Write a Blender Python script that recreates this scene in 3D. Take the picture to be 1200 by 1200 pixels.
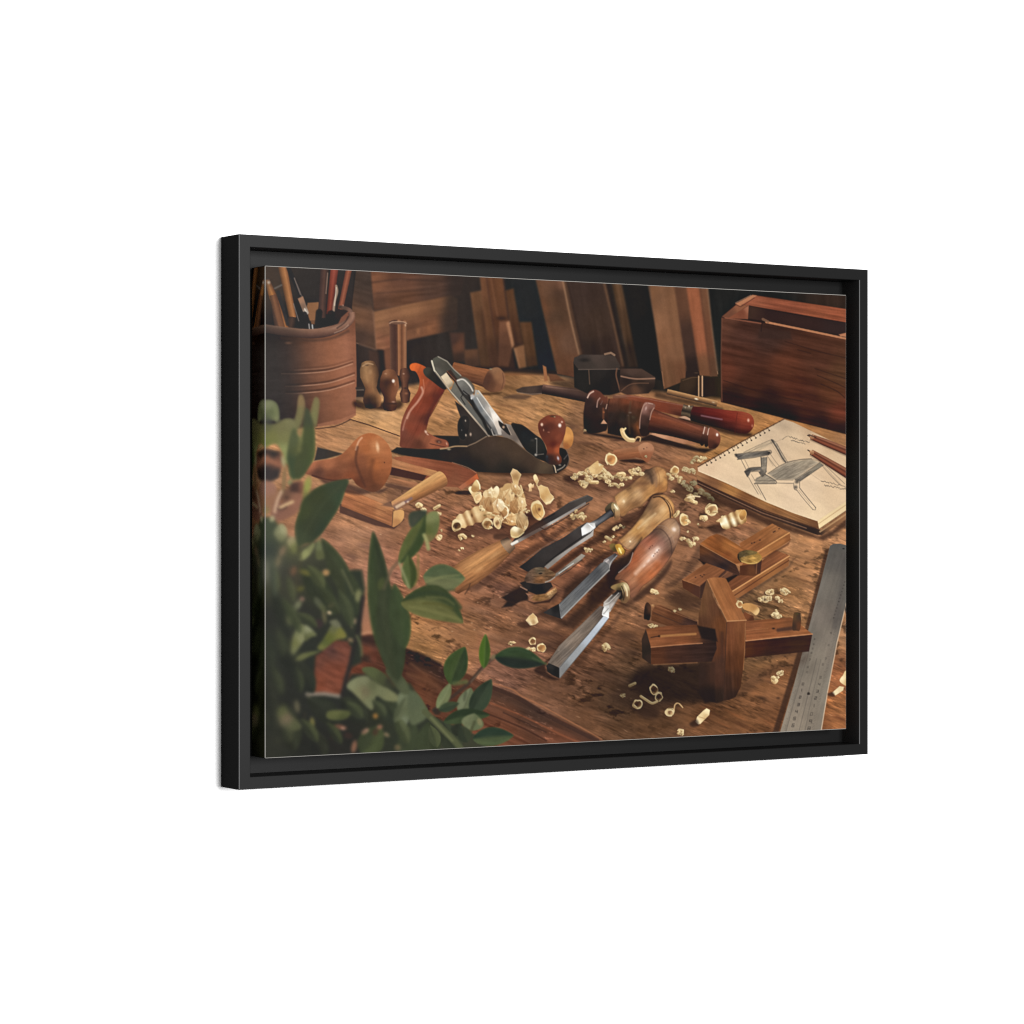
import bpy, bmesh, math
import numpy as np
from mathutils import Vector

# ---------------------------------------------------------------- scene, camera
for o in list(bpy.data.objects):
    bpy.data.objects.remove(o, do_unlink=True)
scene = bpy.context.scene
COL = scene.collection

HGT = 0.60                      # outer height of the frame in metres; all sizes below are fractions of it
FOCAL = 3388.16                 # focal length for a 1200 px wide picture
X0, Z0, YAW = -0.490668, 5.198666, 0.559042
WID, DEP, LIP, GAP, REC, LEDGE = 1.445702, 0.072909, 0.022846, 0.031454, 0.004112, 0.055885

cs, sn = math.cos(YAW), math.sin(YAW)
cam_data = bpy.data.cameras.new('camera')
cam = bpy.data.objects.new('camera', cam_data)
COL.objects.link(cam)
cam_data.sensor_width = 36.0
cam_data.lens = FOCAL / 1200 * 36.0
cam_data.clip_start = 0.05
cam_data.clip_end = 200
# the frame's outer front edge on the left is the origin of u; u runs right, d runs back into the wall
cam_u, cam_d = -X0 * cs - Z0 * sn, X0 * sn - Z0 * cs
cam.location = (cam_u * HGT, cam_d * HGT, 0)
cam.rotation_euler = (math.radians(90), 0, -YAW)
scene.camera = cam

# ---------------------------------------------------------------- light and exposure
world = bpy.data.worlds.new('World')
scene.world = world
world.use_nodes = True
bg = world.node_tree.nodes['Background']
bg.inputs['Color'].default_value = (1, 1, 1, 1)
bg.inputs['Strength'].default_value = 0.5

def softbox(name, loc, target, sx, sy, power, col=(1, 1, 1)):
    d = bpy.data.lights.new(name, 'AREA')
    d.shape = 'RECTANGLE'
    d.size, d.size_y, d.energy, d.color = sx, sy, power, col
    o = bpy.data.objects.new(name, d)
    COL.objects.link(o)
    o.location = loc
    o.rotation_euler = (Vector(target) - Vector(loc)).to_track_quat('-Z', 'Y').to_euler()
    return o

CX = WID * HGT / 2
softbox('softbox', (CX + 0.55, -5.0, 0.5), (CX, 0, 0), 1.8, 1.9, 560)

scene.view_settings.view_transform = 'Standard'
scene.view_settings.look = 'None'
scene.view_settings.exposure = 0
scene.view_settings.gamma = 1
scene.view_settings.use_curve_mapping = False
scene.cycles.max_bounces = 6
scene.cycles.use_denoising = False
scene.cycles.filter_width = 1.25

# ---------------------------------------------------------------- materials
def principled(name, col, rough, spec=0.5):
    m = bpy.data.materials.new(name)
    m.use_nodes = True
    p = m.node_tree.nodes['Principled BSDF']
    p.inputs['Base Color'].default_value = (*col, 1)
    p.inputs['Roughness'].default_value = rough
    p.inputs['Specular IOR Level'].default_value = spec
    return m, p

wall_mat, wp = principled('white_wall_paint', (0.93, 0.93, 0.93), 0.9, 0.0)
nt = wall_mat.node_tree
tc = nt.nodes.new('ShaderNodeTexCoord'); nz = nt.nodes.new('ShaderNodeTexNoise'); bp = nt.nodes.new('ShaderNodeBump')
nz.inputs['Scale'].default_value = 300; bp.inputs['Strength'].default_value = 0.02; bp.inputs['Distance'].default_value = 0.001
nt.links.new(tc.outputs['Object'], nz.inputs['Vector']); nt.links.new(nz.outputs['Fac'], bp.inputs['Height']); nt.links.new(bp.outputs['Normal'], wp.inputs['Normal'])

black_mat, bpn = principled('black_lacquered_wood', (0.004, 0.004, 0.004), 0.42, 0.07)
nt = black_mat.node_tree
tc = nt.nodes.new('ShaderNodeTexCoord'); mp = nt.nodes.new('ShaderNodeMapping'); nz = nt.nodes.new('ShaderNodeTexNoise'); bp = nt.nodes.new('ShaderNodeBump')
mp.inputs['Scale'].default_value = (60, 60, 60)
nz.inputs['Scale'].default_value = 12; nz.inputs['Detail'].default_value = 4
bp.inputs['Strength'].default_value = 0.05; bp.inputs['Distance'].default_value = 0.0004
nt.links.new(tc.outputs['Object'], mp.inputs['Vector']); nt.links.new(mp.outputs['Vector'], nz.inputs['Vector'])
nt.links.new(nz.outputs['Fac'], bp.inputs['Height']); nt.links.new(bp.outputs['Normal'], bpn.inputs['Normal'])
side_mat, _ = principled('matte_black_side', (0.007, 0.007, 0.007), 0.9, 0.0)
inner_mat, _ = principled('lifted_black_inside', (0.018, 0.018, 0.018), 0.7, 0.2)  # right rail's inner face only: black lightened to stand for light falling there
edge_mat, _ = principled('edge_highlight_grey', (0.09, 0.09, 0.09), 0.5, 0.5)  # edge highlight put into the colour, lighter than the frame's black
fold_mat, _ = principled('pale_canvas_fold', (0.26, 0.25, 0.23), 0.8, 0.3)  # paler strip along the canvas fold

# ---------------------------------------------------------------- helpers
def link(name, me, mats, parent=None):
    for m in mats:
        me.materials.append(m)
    o = bpy.data.objects.new(name, me)
    COL.objects.link(o)
    if parent:
        o.parent = parent
    return o

def pt(u, v, d):
    """fractions of the frame height -> metres, relative to the frame's base point (middle of its back)"""
    return ((u - WID / 2) * HGT, (d - DEP) * HGT, -v * HGT)

# ---------------------------------------------------------------- the picture printed on the canvas
# A small raster painter.  The print shows a workbench with hand tools; it is one flat sheet of ink,
# so it is painted here shape by shape (x, y on a drafting sheet, colours 0-255) and carried onto the
# canvas mesh as its ink colour.
SHEEN = (0.0253, -0.0159, -0.0038)
GAIN = (2.4333, 0.0397, 0.0095)
WRAP = 6.0                      # side ink brightened to make up for the little light in the gap
PRINT_ROUGH = 0.45
PRINT_SPEC = 0.05
SX0, SY0, SX1, SY1, SS = 304, 304, 1000, 898, 2

_rng = np.random.RandomState(7)
_lat = _rng.rand(256, 256).astype(np.float32)

def vnoise(x, y, seed=0):
    x = x + seed * 17.3; y = y + seed * 41.7
    xi = np.floor(x).astype(int); yi = np.floor(y).astype(int)
    fx = x - xi; fy = y - yi
    fx = fx * fx * (3 - 2 * fx); fy = fy * fy * (3 - 2 * fy)
    a = _lat[yi & 255, xi & 255]; b = _lat[yi & 255, (xi + 1) & 255]
    c = _lat[(yi + 1) & 255, xi & 255]; d = _lat[(yi + 1) & 255, (xi + 1) & 255]
    return (a * (1 - fx) + b * fx) * (1 - fy) + (c * (1 - fx) + d * fx) * fy - 0.5

def fbm(x, y, seed=0, oct=4, gain=0.55):
    s = 0; amp = 1
    for k in range(oct):
        s = s + amp * vnoise(x, y, seed + k * 3)
        x = x * 2.03; y = y * 2.03; amp *= gain
    return s

def grain(X, Y, ang, lx, ly, seed=0, oct=4):
    a = math.radians(ang)
    u = X * math.cos(a) + Y * math.sin(a); v = -X * math.sin(a) + Y * math.cos(a)
    return fbm(u / lx, v / ly, seed, oct)

def spline(pts, closed=True, n=8):
    p = np.array(pts, float); out = []
    m = len(p)
    rng = range(m) if closed else range(m - 1)
    for i in rng:
        if closed:
            a, b, c, d = p[(i - 1) % m], p[i], p[(i + 1) % m], p[(i + 2) % m]
        else:
            a, b, c, d = p[max(i - 1, 0)], p[i], p[i + 1], p[min(i + 2, m - 1)]
        for t in np.arange(n) / n:
            out.append(0.5 * (2 * b + (c - a) * t + (2 * a - 5 * b + 4 * c - d) * t * t + (3 * b - a - 3 * c + d) * t ** 3))
    if not closed:
        out.append(p[-1])
    return np.array(out)

def smooth(a, b, x):
    t = np.clip((x - a) / (b - a), 0, 1)
    return t * t * (3 - 2 * t)

class Sheet:
    def __init__(s):
        s.w = (SX1 - SX0) * SS; s.h = (SY1 - SY0) * SS
        s.img = np.zeros((s.h, s.w, 3), np.float32)

    def win(s, x0, y0, x1, y1):
        i0 = max(0, int((x0 - SX0) * SS)); i1 = min(s.w, int((x1 - SX0) * SS) + 2)
        j0 = max(0, int((y0 - SY0) * SS)); j1 = min(s.h, int((y1 - SY0) * SS) + 2)
        if i1 <= i0 or j1 <= j0:
            return None
        X, Y = np.meshgrid(SX0 + (np.arange(i0, i1) + .5) / SS, SY0 + (np.arange(j0, j1) + .5) / SS)
        return (slice(j0, j1), slice(i0, i1)), X, Y

    def put(s, sl, mask, col):
        d = s.img[sl]
        d += (np.asarray(col, np.float32) - d) * mask[..., None].astype(np.float32)

    def sample(s, x, y):
        fx = np.clip((x - SX0) * SS - .5, 0, s.w - 1.001); fy = np.clip((y - SY0) * SS - .5, 0, s.h - 1.001)
        i = fx.astype(int); j = fy.astype(int); a = (fx - i)[..., None]; b = (fy - j)[..., None]
        I = s.img
        return (I[j, i] * (1 - a) + I[j, i + 1] * a) * (1 - b) + (I[j + 1, i] * (1 - a) + I[j + 1, i + 1] * a) * b

    def blur(s, sig):
        k = int(sig * 3) + 1
        w = np.exp(-0.5 * (np.arange(-k, k + 1) / sig) ** 2); w /= w.sum()
        p = np.pad(s.img, ((k, k), (k, k), (0, 0)), 'edge')
        t = sum(w[i] * p[i:i + s.h] for i in range(2 * k + 1))
        s.img = sum(w[i] * t[:, i:i + s.w] for i in range(2 * k + 1)).astype(np.float32)

sheet = Sheet()

def gauss(a, sig):
    k = int(sig * 3) + 1
    w = np.exp(-0.5 * (np.arange(-k, k + 1) / sig) ** 2); w /= w.sum()
    p = np.pad(a, ((k, k), (k, k)) + ((0, 0),) * (a.ndim - 2), 'edge')
    t = sum(w[i] * p[i:i + a.shape[0]] for i in range(2 * k + 1))
    return sum(w[i] * t[:, i:i + a.shape[1]] for i in range(2 * k + 1)).astype(np.float32)

def out_of_focus(before, box, sig):
    """soften what was painted since `before` as a lens would, leaving the sharp picture beside it alone"""
    sl, X, Y = sheet.win(*box)
    a = before[sl]; b = sheet.img[sl]
    m = (np.abs(b - a).max(-1) > 2.0).astype(np.float32)
    pm = gauss(m, sig * SS)
    col = gauss(b * m[..., None], sig * SS) / np.maximum(pm, 1e-3)[..., None]
    pm = smooth(.08, .92, pm)[..., None]
    sheet.img[sl] = a * (1 - pm) + np.where(pm > 0, col, a) * pm

def tint(col, X, Y, ks=1.0):
    """one colour, or (x, y, colour) samples blended by distance"""
    if callable(col):
        return col(X, Y)
    if isinstance(col, tuple):
        return np.array(col, np.float32)
    num = 0; den = 0
    k2 = 4.0 + 0.0045 * (np.ptp(X) ** 2 + np.ptp(Y) ** 2) / max(1, len(col) / 6.0)
    k2 *= ks
    for (x, y, c) in col:
        w = 1.0 / ((X - x) ** 2 + (Y - y) ** 2 + k2) ** 1.85
        num = num + w[..., None] * np.array(c, np.float32); den = den + w
    return num / den[..., None]

def edge_dist(P, X, Y):
    """signed distance to a closed polygon, negative inside"""
    P = np.asarray(P, float)
    d2 = np.full(X.shape, 1e12); ins = np.zeros(X.shape, bool)
    for i in range(len(P)):
        ax, ay = P[i]; bx, by = P[(i + 1) % len(P)]
        ex, ey = bx - ax, by - ay
        t = np.clip(((X - ax) * ex + (Y - ay) * ey) / (ex * ex + ey * ey + 1e-9), 0, 1)
        d2 = np.minimum(d2, (X - ax - t * ex) ** 2 + (Y - ay - t * ey) ** 2)
        c = ((ay > Y) != (by > Y))
        if ey != 0:
            ins ^= c & (X < (bx - ax) * (Y - ay) / ey + ax)
    d = np.sqrt(d2)
    return np.where(ins, -d, d)

def poly(pts, col, soft=0.5, a=1.0, curve=False, gr=None, rim=None, ks=1.0):
    """filled outline; gr=(angle, length, width, amount[, seed]) wood grain; rim=(width, colour, alpha) tone along the edge"""
    P = spline(pts) if curve else np.array(pts, float)
    pad = soft * 2 + 1
    w = sheet.win(P[:, 0].min() - pad, P[:, 1].min() - pad, P[:, 0].max() + pad, P[:, 1].max() + pad)
    if w is None:
        return
    sl, X, Y = w
    d = edge_dist(P, X, Y)
    m = 1 - smooth(-soft, soft, d)
    c = tint(col, X, Y, ks)
    if c.ndim == 1:
        c = np.broadcast_to(c, X.shape + (3,)).copy()
    if gr:
        g = grain(X, Y, gr[0], gr[1], gr[2], gr[4] if len(gr) > 4 else 1)
        c = c * (1 + gr[3] * g)[..., None]
    if rim:
        k = (1 - smooth(0, rim[0], -d)) * rim[2]
        c = c + (np.array(rim[1], np.float32) - c) * k[..., None]
    sheet.put(sl, m * a, c)

def line(pts, wid, col, a=1.0, soft=0.5, curve=False, taper=False):
    P = spline(pts, False) if curve else np.array(pts, float)
    pad = wid + soft + 2
    w = sheet.win(P[:, 0].min() - pad, P[:, 1].min() - pad, P[:, 0].max() + pad, P[:, 1].max() + pad)
    if w is None:
        return
    sl, X, Y = w
    best = np.full(X.shape, 1e9); n = len(P) - 1
    for i in range(n):
        ax, ay = P[i]; ex, ey = P[i + 1] - P[i]
        t = np.clip(((X - ax) * ex + (Y - ay) * ey) / (ex * ex + ey * ey + 1e-9), 0, 1)
        d = np.hypot(X - ax - t * ex, Y - ay - t * ey)
        if taper:
            d = d + (wid / 2) * np.abs((i + t) / n * 2 - 1) ** 1.5
        best = np.minimum(best, d)
    m = 1 - smooth(wid / 2 - soft, wid / 2 + soft, best)
    sheet.put(sl, m * a, tint(col, X, Y))

def spot(x, y, rx, ry, col, a=1.0, ang=0, hard=0.0):
    r = max(rx, ry) * 1.6 + 1
    w = sheet.win(x - r, y - r, x + r, y + r)
    if w is None:
        return
    sl, X, Y = w
    t = math.radians(ang)
    u = ((X - x) * math.cos(t) + (Y - y) * math.sin(t)) / rx; v = (-(X - x) * math.sin(t) + (Y - y) * math.cos(t)) / ry
    q = np.sqrt(u * u + v * v)
    m = 1 - smooth(hard, 1.3, q)
    sheet.put(sl, m * a, np.array(col, np.float32))

def tube(p0, p1, radii, ramps, cap0=0.15, cap1=0.15, soft=0.5, gr=None, a=1.0, spine=None):
    """turned or round piece seen from the side.  radii: [(t, r)], ramps: [(t, [(s, colour), ...])] with s = -1 .. 1
    from the left to the right of the direction p0 -> p1 (up to down for a piece running left to right)."""
    P = np.array(spine if spine is not None else [p0, p1], float)
    seg = np.hypot(*(P[1:] - P[:-1]).T); cum = np.concatenate([[0], np.cumsum(seg)]); L = cum[-1]
    R = max(r for _, r in radii); pad = R + 2
    run = P[-1] - P[0]
    flip = -1.0 if abs(run[1]) > abs(run[0]) and run[1] > 0 else 1.0      # keep s = -1 on the left of upright pieces
    w = sheet.win(P[:, 0].min() - pad, P[:, 1].min() - pad, P[:, 0].max() + pad, P[:, 1].max() + pad)
    if w is None:
        return
    sl, X, Y = w
    best = np.full(X.shape, 1e9); T = np.zeros(X.shape); S = np.zeros(X.shape); OV = np.zeros(X.shape)
    for i in range(len(seg)):
        ax, ay = P[i]; e = (P[i + 1] - P[i]) / seg[i]
        l = (X - ax) * e[0] + (Y - ay) * e[1]
        s_ = -(X - ax) * e[1] + (Y - ay) * e[0]
        lc = np.clip(l, 0, seg[i])
        d = np.hypot(l - lc, s_)
        k = d < best
        best = np.where(k, d, best); T = np.where(k, (cum[i] + lc) / L, T); S = np.where(k, s_, S)
        ov = l - lc
        OV = np.where(k, ov, OV)
    tr, rr = zip(*radii)
    r = np.interp(T, tr, rr)
    s1 = flip * S / r
    cap = np.where(OV < 0, cap0, cap1)
    q = np.sqrt(s1 ** 2 + (OV / (cap * r + 1e-6)) ** 2)
    m = 1 - smooth(1 - soft / r, 1 + soft / r, q)
    sc = np.clip(np.where(np.abs(OV) > 1e-6, s1 / np.maximum(q, .3) * np.minimum(q, 1), s1), -1, 1)
    cols = []
    for (t, rp) in ramps:
        xs = [k[0] for k in rp]
        cols.append(np.stack([np.interp(sc, xs, [k[1][ch] for k in rp]) for ch in range(3)], -1))
    ts = [t for t, _ in ramps]
    c = cols[0]
    for i in range(1, len(ts)):
        f = smooth(ts[i - 1], ts[i], T)[..., None]
        c = c * (1 - f) + cols[i] * f
    if gr:
        an = math.degrees(math.atan2(P[-1, 1] - P[0, 1], P[-1, 0] - P[0, 0])) + gr[0]
        c = c * (1 + gr[3] * grain(X, Y, an, gr[1], gr[2], gr[4] if len(gr) > 4 else 2))[..., None]
    sheet.put(sl, m * a, c)

def ramp(*cs):
    n = len(cs)
    return [(-1 + 2 * i / (n - 1), c) for i, c in enumerate(cs)]

def shade(pts, a=0.5, soft=4, col=(40, 27, 22), curve=True):
    poly(pts, col, soft, a, curve)

def leaf(base, tip, wid, dark, light, soft=1.2, bend=0.0, a=1.0, split=0.0, vein=None):
    """a leaf: pointed oval from base to tip, one half lighter than the other across the midrib"""
    b = np.array(base, float); t = np.array(tip, float); d = t - b; L = np.hypot(*d); d /= L
    n = np.array([-d[1], d[0]])
    w = sheet.win(min(b[0], t[0]) - wid - soft * 2, min(b[1], t[1]) - wid - soft * 2, max(b[0], t[0]) + wid + soft * 2, max(b[1], t[1]) + wid + soft * 2)
    if w is None:
        return
    sl, X, Y = w
    l = ((X - b[0]) * d[0] + (Y - b[1]) * d[1]) / L
    s_ = (X - b[0]) * n[0] + (Y - b[1]) * n[1] - bend * L * (1 - (2 * l - 1) ** 2)
    lc = np.clip(l, 0, 1)
    half = wid / 2 * np.sin(np.pi * lc ** 0.85) ** 0.8 + 0.001
    dd = np.maximum(np.abs(s_) - half, np.maximum(-l, l - 1) * L)
    m = 1 - smooth(-soft, soft, dd)
    f = smooth(-0.25 - split, 0.25 - split, s_ / (half + .5))[..., None]
    c = np.array(dark, np.float32) * (1 - f) + np.array(light, np.float32) * f
    c = c * (1 + 0.10 * grain(X, Y, math.degrees(math.atan2(d[1], d[0])), 12, 4, 5))[..., None]
    if vein is not None:
        k = (1 - smooth(0.2, 1.4, np.abs(s_)))[..., None] * 0.5
        c = c * (1 - k) + np.array(vein, np.float32) * k
    sheet.put(sl, m * a, c)

# ---- bench top
TABLE = [(400, 510, (166, 117, 80)), (440, 488, (180, 130, 88)), (430, 500, (175, 125, 84)), (500, 470, (160, 108, 70)), (560, 470, (172, 120, 78)), (610, 465, (172, 118, 76)),
         (640, 485, (176, 122, 80)), (600, 450, (120, 80, 52)), (680, 500, (140, 95, 66)), (640, 520, (150, 102, 70)), (700, 540, (134, 88, 62)),
         (680, 515, (120, 78, 55)), (560, 562, (138, 92, 66)), (620, 565, (132, 88, 64)), (480, 620, (142, 94, 68)), (420, 640, (158, 108, 80)), (455, 582, (152, 102, 72)),
         (400, 660, (155, 102, 78)), (450, 660, (150, 98, 78)), (520, 680, (138, 86, 62)), (520, 625, (140, 88, 62)), (500, 640, (136, 86, 64)), (560, 700, (134, 86, 62)), (590, 690, (112, 72, 55)),
         (590, 660, (142, 88, 62)), (500, 740, (160, 106, 68)), (490, 755, (152, 104, 66)), (545, 730, (140, 92, 62)), (640, 620, (136, 84, 58)), (640, 650, (138, 84, 58)), (680, 670, (125, 76, 55)), (690, 600, (146, 96, 66)),
         (680, 775, (100, 64, 46)), (600, 730, (122, 80, 58)), (600, 790, (122, 80, 64)), (640, 820, (112, 74, 56)), (700, 760, (118, 76, 54)), (740, 640, (150, 94, 62)), (800, 600, (128, 85, 62)), (760, 690, (142, 92, 62)),
         (800, 660, (140, 92, 66)), (800, 700, (112, 74, 50)), (860, 620, (138, 90, 64)), (940, 640, (172, 116, 78)), (940, 670, (168, 112, 74)), (965, 615, (160, 108, 74)), (885, 660, (150, 100, 66)), (925, 690, (140, 94, 60)),
         (900, 700, (118, 82, 54)), (890, 770, (112, 76, 50)), (905, 800, (130, 82, 52)), (760, 740, (112, 72, 50)), (735, 720, (126, 82, 56)), (730, 780, (88, 60, 44)), (715, 820, (84, 58, 42)), (690, 835, (98, 64, 46)),
         (760, 850, (88, 58, 40)), (740, 800, (66, 48, 36)), (850, 845, (106, 66, 42)), (890, 840, (112, 70, 44)), (905, 845, (118, 72, 46)), (985, 830, (152, 92, 54)), (975, 850, (140, 84, 52)), (985, 740, (150, 104, 72)), (985, 790, (140, 84, 54)),
         (870, 510, (168, 112, 66)), (900, 490, (150, 98, 58)), (845, 530, (165, 112, 68)), (800, 550, (140, 92, 64)), (760, 540, (130, 84, 60)), (720, 560, (134, 88, 64)), (690, 580, (135, 90, 66))]
poly([(304, 420), (1000, 420), (1000, 898), (304, 898)], TABLE, 1)
sl, X, Y = sheet.win(304, 440, 1000, 898)
ang = 20
g1 = grain(X, Y, 14, 60, 5, 11, 4); g2 = grain(X, Y, 24, 22, 2.2, 23, 4); g3 = grain(X, Y, 20, 7, 1.6, 31, 3); g4 = fbm(X / 26, Y / 18, 44, 4)
patch = 0.45 + 0.9 * smooth(-.25, .35, fbm(X / 34, Y / 20, 91, 3))
tone = 0.97 + 0.17 * g1 + patch * (0.18 * g2 + 0.15 * g3) + 0.19 * g4
pores = smooth(0.12, 0.62, grain(X, Y, 22, 11, 1.8, 57, 3) + 0.3 * fbm(X / 50, Y / 34, 61, 2)) * 0.17 * patch
tone = tone * (1 - pores)
sheet.img[sl] *= np.clip(tone, .45, 1.5)[..., None].astype(np.float32)
hue = (0.05 * fbm(X / 30, Y / 16, 71, 3))[..., None].astype(np.float32)
_l = sheet.img[sl].mean(-1, keepdims=True)
sheet.img[sl] = _l + (sheet.img[sl] - _l) * 0.95
sheet.img[sl] *= np.array([1.10, 1.13, 1.10], np.float32)
sheet.img[sl] *= 1 + hue * np.array([.4, 0, -1.0], np.float32)
# worn, scorched and pale patches
for x, y, rx, ry, c, a, an in [(590, 690, 26, 8, (74, 50, 42), .5, 25), (610, 715, 20, 6, (80, 56, 46), .4, 20), (650, 745, 34, 9, (72, 48, 38), .55, 15), (560, 690, 16, 6, (160, 116, 90), .3, 20),
                               (575, 705, 18, 5, (156, 112, 86), .28, 20), (628, 738, 30, 7, (150, 104, 76), .25, 20), (430, 640, 14, 5, (110, 78, 66), .4, 12), (412, 652, 10, 4, (118, 84, 72), .35, 12), (640, 760, 26, 7, (64, 45, 37), .5, 10),
                               (720, 800, 40, 16, (60, 42, 34), .45, 15), (655, 850, 40, 8, (92, 56, 40), .3, 25), (745, 690, 20, 6, (104, 68, 48), .35, 22), (720, 745, 20, 8, (84, 55, 42), .35, 30), (885, 812, 9, 3, (168, 108, 68), .5, 8), (893, 818, 9, 3, (52, 36, 28), .6, 8),
                               (912, 818, 3, 2, (60, 40, 30), .6, 0), (870, 850, 20, 3, (70, 42, 28), .45, 24), (840, 838, 16, 2, (64, 40, 28), .5, 26), (862, 838, 18, 2, (150, 88, 52), .35, 25), (850, 850, 16, 2, (158, 96, 58), .3, 26), (900, 846, 14, 2, (156, 94, 56), .35, 25),
                               (985, 842, 12, 3, (96, 54, 34), .6, 22), (982, 852, 10, 3, (176, 112, 66), .5, 22), (545, 470, 22, 3, (196, 138, 92), .35, 6), (600, 485, 26, 3, (188, 130, 84), .35, 8), (590, 475, 18, 2, (110, 72, 48), .4, 10), (650, 500, 14, 2, (96, 66, 48), .4, 12),
                               (640, 478, 24, 3, (196, 138, 90), .3, 8), (850, 690, 24, 4, (90, 58, 42), .25, 18), (960, 660, 20, 2, (112, 72, 50), .4, 20), (940, 680, 18, 2, (108, 70, 46), .4, 20), (930, 655, 14, 1.5, (100, 66, 46), .4, 24)]:
    spot(x, y, rx, ry, c, a, an)
for x, y in [(405, 505), (446, 626), (430, 618), (420, 622), (436, 630), (530, 740), (556, 738), (575, 735), (560, 706), (553, 730), (565, 760), (548, 755), (586, 700)]:
    spot(x, y, 1.6, .8, (210, 170, 130), .5)
rs = np.random.RandomState(3)
for k in range(320):                                # short dark pores and pale scratches all over the old top
    x = rs.uniform(480, 990); y = rs.uniform(520, 862)
    if rs.rand() < .65:
        spot(x, y, rs.uniform(2, 7), rs.uniform(.5, 1.1), (62, 42, 34), rs.uniform(.2, .55), rs.uniform(12, 32))
    else:
        spot(x, y, rs.uniform(1, 5), rs.uniform(.4, .9), (196, 148, 110), rs.uniform(.12, .4), rs.uniform(10, 35))
line([(409, 491), (432, 498), (468, 511)], 1.4, (70, 45, 36), .9)
poly([(372, 501), (409, 491.5), (467, 512), (470, 526), (430, 536), (372, 524)], (150, 100, 70), 1.5, .35, gr=(10, 30, 2.5, .5, 3))

# ---- bench front edge, lower left
poly([(304, 700), (400, 722), (473, 761), (495, 769), (515, 779), (548, 790), (578, 804), (607, 815), (640, 834), (706, 868), (706, 898), (304, 898)],
     [(480, 790, (62, 42, 36)), (500, 800, (118, 70, 46)), (495, 815, (100, 62, 44)), (515, 800, (64, 46, 39)), (540, 800, (96, 62, 46)), (600, 858, (112, 68, 48)), (620, 840, (74, 54, 45)), (580, 822, (90, 62, 48)), (580, 845, (116, 70, 50)), (660, 862, (108, 66, 48)), (390, 790, (115, 64, 47)), (340, 800, (50, 45, 40))],
     1.2, gr=(24, 40, 3.4, .2, 8))
line([(470, 760), (495, 769), (515, 779)], 4.5, (48, 37, 33), .85, 2)
line([(474, 768), (495, 777), (520, 790)], 14, (52, 40, 36), .75, 6, True); line([(478, 790), (505, 800), (520, 812)], 5, (128, 84, 60), .4, 3, True); line([(482, 778), (500, 792)], 3, (118, 78, 56), .35, 2); line([(578, 812), (612, 826), (645, 846), (690, 866)], 10, (62, 48, 42), .45, 5, True)
for p, w, c, a in [([(578, 806), (607, 818), (640, 838), (700, 868)], 5, (64, 46, 40), .7), ([(570, 822), (610, 838), (660, 862), (690, 875)], 2, (140, 82, 56), .6), ([(560, 832), (610, 852), (640, 868)], 2, (66, 42, 34), .7),
                   ([(560, 845), (600, 862), (620, 872)], 2.5, (84, 48, 36), .6), ([(575, 800), (600, 808), (612, 816), (640, 830), (705, 866)], 1.6, (160, 104, 72), .75), ([(590, 835), (640, 858)], 1.5, (60, 42, 36), .6)]:
    line(p, w, c, a, 1, True)

# ---- dark back of the workshop
poly([(300, 300), (1004, 300), (1004, 500), (992, 497), (845, 468), (760, 458), (690, 448), (640, 438), (600, 434), (545, 440), (480, 452), (417, 470), (300, 470)],
     [(320, 320, (78, 62, 52)), (350, 330, (55, 50, 47)), (370, 330, (53, 49, 47)), (420, 330, (50, 46, 45)), (428, 420, (58, 48, 44)), (480, 430, (52, 45, 43)), (540, 415, (50, 45, 42)), (550, 335, (54, 46, 42)), (610, 345, (42, 44, 44)), (640, 400, (38, 41, 42)), (700, 400, (58, 46, 40)), (730, 400, (45, 39, 36)),
      (760, 400, (36, 35, 34)), (848, 400, (36, 37, 36)), (848, 350, (38, 38, 37)), (900, 345, (34, 34, 33)), (980, 352, (54, 40, 33)), (840, 455, (52, 42, 32))], 4, gr=(88, 50, 8, .14, 4))

# crate of boards
poly([(418, 312), (434, 312), (437, 363), (441, 410), (417, 402), (412, 360)], [(425, 330, (70, 57, 50)), (430, 350, (74, 58, 50)), (425, 372, (112, 78, 58)), (435, 380, (104, 73, 56)), (425, 395, (74, 56, 48)), (436, 402, (84, 62, 50))], 1, gr=(15, 30, 3, .12))
poly([(434, 312), (545, 320), (540, 346), (438, 364)], [(440, 330, (122, 80, 58)), (470, 325, (98, 66, 52)), (470, 350, (100, 67, 50)), (510, 335, (80, 58, 48)), (535, 330, (64, 50, 45)), (445, 357, (95, 66, 52))], .8, gr=(-4, 34, 3, .22))
line([(435, 331), (470, 327), (520, 330)], 1.6, (58, 44, 40), .6, 1); line([(440, 344), (490, 340), (535, 334)], 1.4, (64, 47, 41), .5, 1)
poly([(438, 365), (529, 346), (536, 350), (536, 386), (480, 398), (451, 410), (441, 409)], [(445, 375, (140, 97, 68)), (480, 362, (138, 95, 66)), (515, 355, (120, 82, 58)), (532, 355, (86, 64, 50)), (455, 388, (124, 85, 62)), (485, 385, (112, 75, 55)), (505, 385, (120, 78, 55)), (530, 376, (78, 57, 47)), (448, 404, (142, 94, 68)), (455, 400, (126, 80, 60))], .8, gr=(-12, 40, 2.6, .14))
line([(443, 396), (480, 384), (530, 366)], 1.5, (92, 62, 48), .5, 1); line([(437, 364), (441, 408)], 1.2, (160, 112, 84), .6)
spot(490, 388, 2.5, 5, (165, 110, 74), .6); spot(503, 385, 4, 4, (150, 98, 66), .5)
line([(418, 402), (441, 410)], 1.4, (128, 96, 78), .6)
poly([(450, 409), (458, 407), (462, 436), (452, 440)], (112, 73, 55), .8); poly([(432, 410), (444, 412), (444, 440), (433, 436)], (76, 56, 48), 1.5, .8)
line([(446, 413), (449, 438)], 6, (44, 38, 38), .8, 2)

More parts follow.
